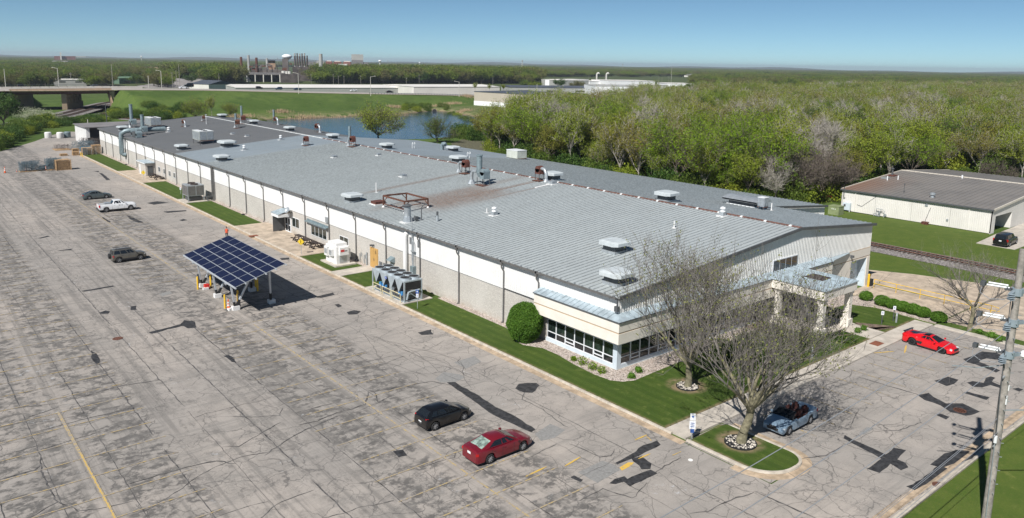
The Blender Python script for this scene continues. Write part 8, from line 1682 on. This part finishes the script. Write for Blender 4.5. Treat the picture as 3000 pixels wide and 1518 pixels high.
for px, pt, lb in ((712, 167, 'rusty chimney at the far left of the works'), (733.5, 162, 'tall pale topped chimney of the works'), (756.5, 169, 'red brown chimney left of the tower'), (943, 158, 'thick grey chimney standing alone right of the six'), (787, 171, 'small dark chimney on the brick block')):
    t = thing('chimney', lb, 'chimney', P3(px, D1+60)+(0,)); r_ = 1.7 if px != 943 else 2.6; MB().cyl((0, 0, 0), (0, 0, ZAT(px, pt, D1+60)), r_, r_*.85, 10).build('shaft', {712: M_rust, 756.5: M_rustbox}.get(px, M_bg_), t)
def water_tower(px, pt, pb, d, r_, lb):
    x, y = P3(px, d); z1 = ZAT(px, pt, d); z0 = ZAT(px, pb, d); t = thing('water_tower', lb, 'water tower', (x, y, 0)); h_ = z1-z0
    MB().lathe([(r_*.3, z0-h_*.15), (r_*.75, z0+h_*.15), (r_, z0+h_*.5), (r_*.97, z0+h_*.62), (r_*.6, z1-h_*.08), (0, z1)], 20).build('tank', M_bbw, t, 60); MB().cyl((0, 0, -1), (0, 0, z0), r_*.32, r_*.26, 14).build('stem', M_bw, t, 60)
water_tower(845.5, 159, 173, D1+110, 6.6, 'white water tower behind the brown tower of the works'); water_tower(1114.5, 176, 182, 2400, 4.8, 'small white water tower on the skyline right of the grey block'); water_tower(423, 164, 168, 3800, 4.5, 'tiny water tower on the left skyline'); water_tower(1230, 182.5, 186, 4500, 5, 'tiny pale blue water tower on the skyline')
t = thing('grey_block', 'large plain grey windowless block on the skyline', 'building', (0, 0, 0)); wbox_(t, 'upper_wall', 1032, 1066.5, 159.5, 1500, 20, M_bg_, 176); wbox_(t, 'lower_wall', 1032, 1066.5, 176, 1499, 21, M_hr); wbox_(t, 'annex', 1066, 1081, 183, 1500, 20, M_hr)
for i, (a, b, p_, m_, lb) in enumerate(((905, 931, 181, M_hr, 'grey works hall right of the six chimneys'), (931, 951, 178, M_bg_, 'pale works hall under the lone thick chimney'), (957, 976, 180, M_redb, 'red brick block left of the domed roofs'), (980, 1003, 181, M_redb, 'red brick block with pale dome roof'), (1008, 1031, 181.5, M_redb, 'red brick block beside the big grey block'), (992, 1020, 188, M_bbw, 'bright white low block before the red brick'))):
    t = thing('works_block', lb, 'building', (0, 0, 0)); wbox_(t, 'wall', a, b, p_, 1300-30*i, 30, m_)
    if m_ is M_redb: wbox_(t, 'roof', a+3, b-3, p_-2.5, 1305-30*i, 20, M_bw, p_)
def mast(px, pt, d, lb, w_=1.0):
    t = thing('lattice_mast', lb, 'mast', P3(px, d)+(0,)); h_ = ZAT(px, pt, d)
    for sx_ in (-1, 1): MB().bar((sx_*3*w_, 0, 0), (sx_*.4*w_, 0, h_), .5*w_).build('leg', M_bw if w_ > 1.2 else M_bg_, t)
    for k in range(5): q = .35+.13*k; MB().bar((-(3-2.6*q)*w_, 0, h_*q), ((3-2.6*(q+.1))*w_, 0, h_*(q+.1)), .35*w_).build('brace', M_bw, t)
    MB().box(-1.6*w_, 1.6*w_, -1, 1, h_*.88, h_*.95).build('platform', M_bg_, t)
mast(1528, 176, 2600, 'pale lattice mast on the skyline with platforms', 1.6); mast(1820, 186, 3000, 'thin dark mast on the skyline right of centre', .7); mast(785, 170, 2500, 'tiny mast on the skyline left of the water tower', .5); mast(817, 169, 2800, 'tiny pale mast beside the water tower', .5); mast(1138, 176, 3000, 'tiny spire on the skyline right of the small water tower', .5)
t = thing('skyline_hall', 'low pinkish hall with a pale tower on the left skyline', 'building', (0, 0, 0)); wbox_(t, 'hall', 170, 232, 165, 3400, 60, M_redb); wbox_(t, 'hall_roof', 196, 262, 165.5, 3450, 60, M_bw, 167.5); wbox_(t, 'tower', 187.5, 192, 154, 3390, 8, M_bw)

# ================================================================== YARD AT THE FAR END
en = bld('yard_annex', G(257, 424), G(271, 416), 5.2, 2, M_white, M_hr, 'low white annex behind the far end of the factory')
bpy.data.objects.remove(en.children[0]); bpy.data.objects.remove(en.children[0]) if len(en.children) else None
bpy.data.objects.remove(en)
an = thing('yard_annex', 'low white annex with dark openings behind the far end of the factory', 'building', (.8, 211, 0))
MB().box(0, .3, 0, 16, 0, 5.1).box(.3, 24, 15.7, 16, 0, 5.1).box(23.7, 24, 0, 15.7, 0, 5.1).build('wall', M_white, an); MB().add([(-.4, -.5, 5.1), (24.4, -.5, 5.4), (24.4, 16.5, 5.4), (-.4, 16.5, 5.1), (-.4, -.5, 5.3), (24.4, -.5, 5.6), (24.4, 16.5, 5.6), (-.4, 16.5, 5.3)], [(0, 3, 2, 1), (4, 5, 6, 7), (0, 1, 5, 4), (1, 2, 6, 5), (2, 3, 7, 6), (3, 0, 4, 7)]).build('roof', M_hr, an)
for k in range(7): MB().box(.3+3.3*k, .9+3.3*k, 0, .2, 2.2, 5.1).build('wall_strip', M_white, an)
MB().box(.3, 23.7, 6, 6.2, 0, 5).build('back_wall', M_dr, an)
def crate(x, y, w_, l_, h_, lb, rzv=0.0, z=0.0, g='timber crates and pallets at the far kerb end'):
    t = thing('timber_crate', lb, 'crate', (x, y, z), rzv, g); n = max(2, int(h_/.22))
    for k in range(n):
        zz = h_*(k+.15)/n; 
        MB().box(-w_/2, w_/2, -l_/2, -l_/2+.04, zz, zz+.13).build('board', M_wood, t); MB().box(-w_/2, w_/2, l_/2-.04, l_/2, zz, zz+.13).build('board', M_wood, t); MB().box(-w_/2, -w_/2+.04, -l_/2+.05, l_/2-.05, zz, zz+.13).build('board', M_wood, t)
    MB().box(-w_/2, w_/2, -l_/2, l_/2, h_, h_+.05).build('lid', M_wood, t)
    for a in (-1, 1):
        for b in (-1, 1): MB().box(a*w_/2-.06, a*w_/2+.06, b*l_/2-.06, b*l_/2+.06, 0, h_).build('corner_post', M_wood, t)
    MB().box(-w_/2+.1, w_/2-.1, -l_/2+.1, l_/2-.1, .1, h_-.3).build('contents', M_brown, t)
crate(-3.9, 186.6, 2.3, 2.0, 1.9, 'large open timber crate behind the fence at the factory end'); crate(-1.6, 187.4, 2.0, 1.6, 2.4, 'tallest stacked timber crate against the factory end'); crate(-6.6, 187.0, 1.4, 1.2, .9, 'dark low pallet stack next to the yellow posts'); crate(-9.3, 187.5, 1.6, 1.2, .5, 'reddish flat pallet lying out on the asphalt'); crate(-6.2, 189.3, 1.3, 1.1, 1.5, 'pallet stack behind the dark low one')
crate(-14.4, 158.9, 3.0, 2.2, 2.3, 'big timber crate at the end of the scrap wire heap', .1, g='timber crates by the scrap wire')
fn = thing('chain_link_fence', 'short grey chain link fence round the crates at the factory end', 'fence', (-5.2, 185.3, 0))
for k in range(6): MB().cyl((1.05*k, 0, 0), (1.05*k, 0, 2.2), .035, n=6).build('post', M_galv, fn)
for k in range(9): MB().bar((0, 0, .1+.26*k), (5.25, 0, .1+.26*k), .015).build('wire', M_galv, fn)
fg_ = MB()
for k in range(26): fg_.bar((.2*k, 0, .1), (.2*k, 0, 2.2), .012)
fg_.build('mesh_wire', M_galv, fn); MB().box(.0, .9, -.05, .05, .2, 2.0).build('gate_panel', M_gutterm, fn)
M_wireb = mat('blue_grey_wire', (.17, .23, .26, 1), .6, metal=.3, var=.2)
def wire_heap(x0, x1, y0, y1, h_, n, lb, seed, m=None):
    rr = random.Random(seed); t = thing('wire_heap', lb, 'scrap heap', ((x0+x1)/2, (y0+y1)/2, 0)); mb = MB(); w_, l_ = (x1-x0)/2, (y1-y0)/2
    for _ in range(n):
        p = Vector((rr.uniform(-w_, w_), rr.uniform(-l_, l_), rr.uniform(0, h_*.9))); d = Vector(rr.choice([(1, 0, .1), (0, 1, .1), (0, 0, 1), (.7, .2, .7)])).normalized(); q = p+d*rr.uniform(.5, 1.6); q.z = min(q.z, h_); mb.bar(p, q, .035)
    mb.build('wire_mesh', m or M_wireb, t, kind='stuff'); MB().box(-w_, w_, -l_*.8, l_*.8, .02, .14).build('pallet_base', M_wood, t)
wire_heap(-22.8, -19.4, 158.6, 161.2, 2.3, 520, 'left tall heap of blue grey scrap wire mesh', 1); wire_heap(-19.2, -17.4, 159.5, 161.2, 1.1, 160, 'low middle heap of scrap wire mesh', 2); wire_heap(-17.6, -15.2, 158.6, 161.4, 2.7, 520, 'right tall heap of blue grey scrap wire mesh', 3)
wire_heap(-5, 0, 197, 203, 2.6, 420, 'heap of dark scrap wire at the far end of the drive', 4); wire_heap(-2, 5, 204, 210, 2.6, 360, 'second scrap heap in front of the annex', 5, M_ind2); wire_heap(-9, -5.2, 200, 206, 1.4, 160, 'outer low scrap heap on the asphalt', 6, M_ind2)
G5 = 'traffic cones round the scrap wire'
for i, (px, py, s_, lb) in enumerate(((15, 507, 1.5, 'tall thin cone left of the wire heaps'), (49, 504, .6, 'small cone at the left wire heap'), (76, 503, 1.1, 'striped cone in front of the left wire heap'), (105, 501, .6, 'small cone before the low middle heap'), (135, 499, 1.1, 'striped cone before the right wire heap'), (165, 496, .7, 'red bundle like cone beside the timber crate'), (192, 495, 1.1, 'striped cone in front of the timber crate'))):
    x, y = G(px, py); cone(x, y, lb, s_, G5)
sk = thing('steel_skip', 'long pale blue steel trough lying by the factory end', 'trough', (1.5, 197.4, 0)); MB().prism([(-5.2, 0), (0, 0), (0, 1.4), (-4.6, 1.4)], .0, .25).build('floor', M_bluegrey, sk)
MB().box(-5.2, 0, -.05, .02, .05, 1.1).box(-4.7, 0, 1.4, 1.47, .05, 1.1).build('side', mat('pale_blue_steel', (.18, .30, .38, 1), .5), sk)
for i, (x, y, lb) in enumerate(((-4.6, 240, 'left white wrapped drum at the end of the drive'), (-1.6, 238, 'right white wrapped drum at the end of the drive'), (.6, 239, 'grey drum beside the white drums'))): MB().lathe([(.9, 0), (1.0, .2), (1.0, 1.7), (.8, 1.9), (0, 1.95)], 12).build('wrapped_drum', M_white if i < 2 else M_bluegrey, loc=(x, y, 0), label=lb, cat='drum', smooth=40)
x, y = G(355, 366)
for i, dx in enumerate((0, 3.2)): t = thing('small_trailer', ['left', 'right'][i]+' dark small machine on the grass beyond the far gable', 'machine', (x+dx, y-dx*.4, 0)); MB().box(-.9, .9, -.5, .5, .4, 1.2).build('body', M_trim, t); MB().cyl((-.5, -.6, .35), (-.5, .6, .35), .35).cyl((.5, -.6, .35), (.5, .6, .35), .35).build('wheels', M_tyre, t)

# ================================================================== HAZE
hz = MB().box(-9000, 13500, -7000, 13500, -9, 75).build('haze', [], kind='stuff')
hm = bpy.data.materials.new('haze'); hm.use_nodes = True; ht = hm.node_tree; ht.nodes.clear(); ho = ht.nodes.new('ShaderNodeOutputMaterial'); hp = ht.nodes.new('ShaderNodeVolumePrincipled'); hp.inputs['Color'].default_value = (.80, .88, 1, 1); hp.inputs['Density'].default_value = 9e-5; hp.inputs['Anisotropy'].default_value = .2; ht.links.new(hp.outputs[0], ho.inputs['Volume']); hz.data.materials.append(hm)
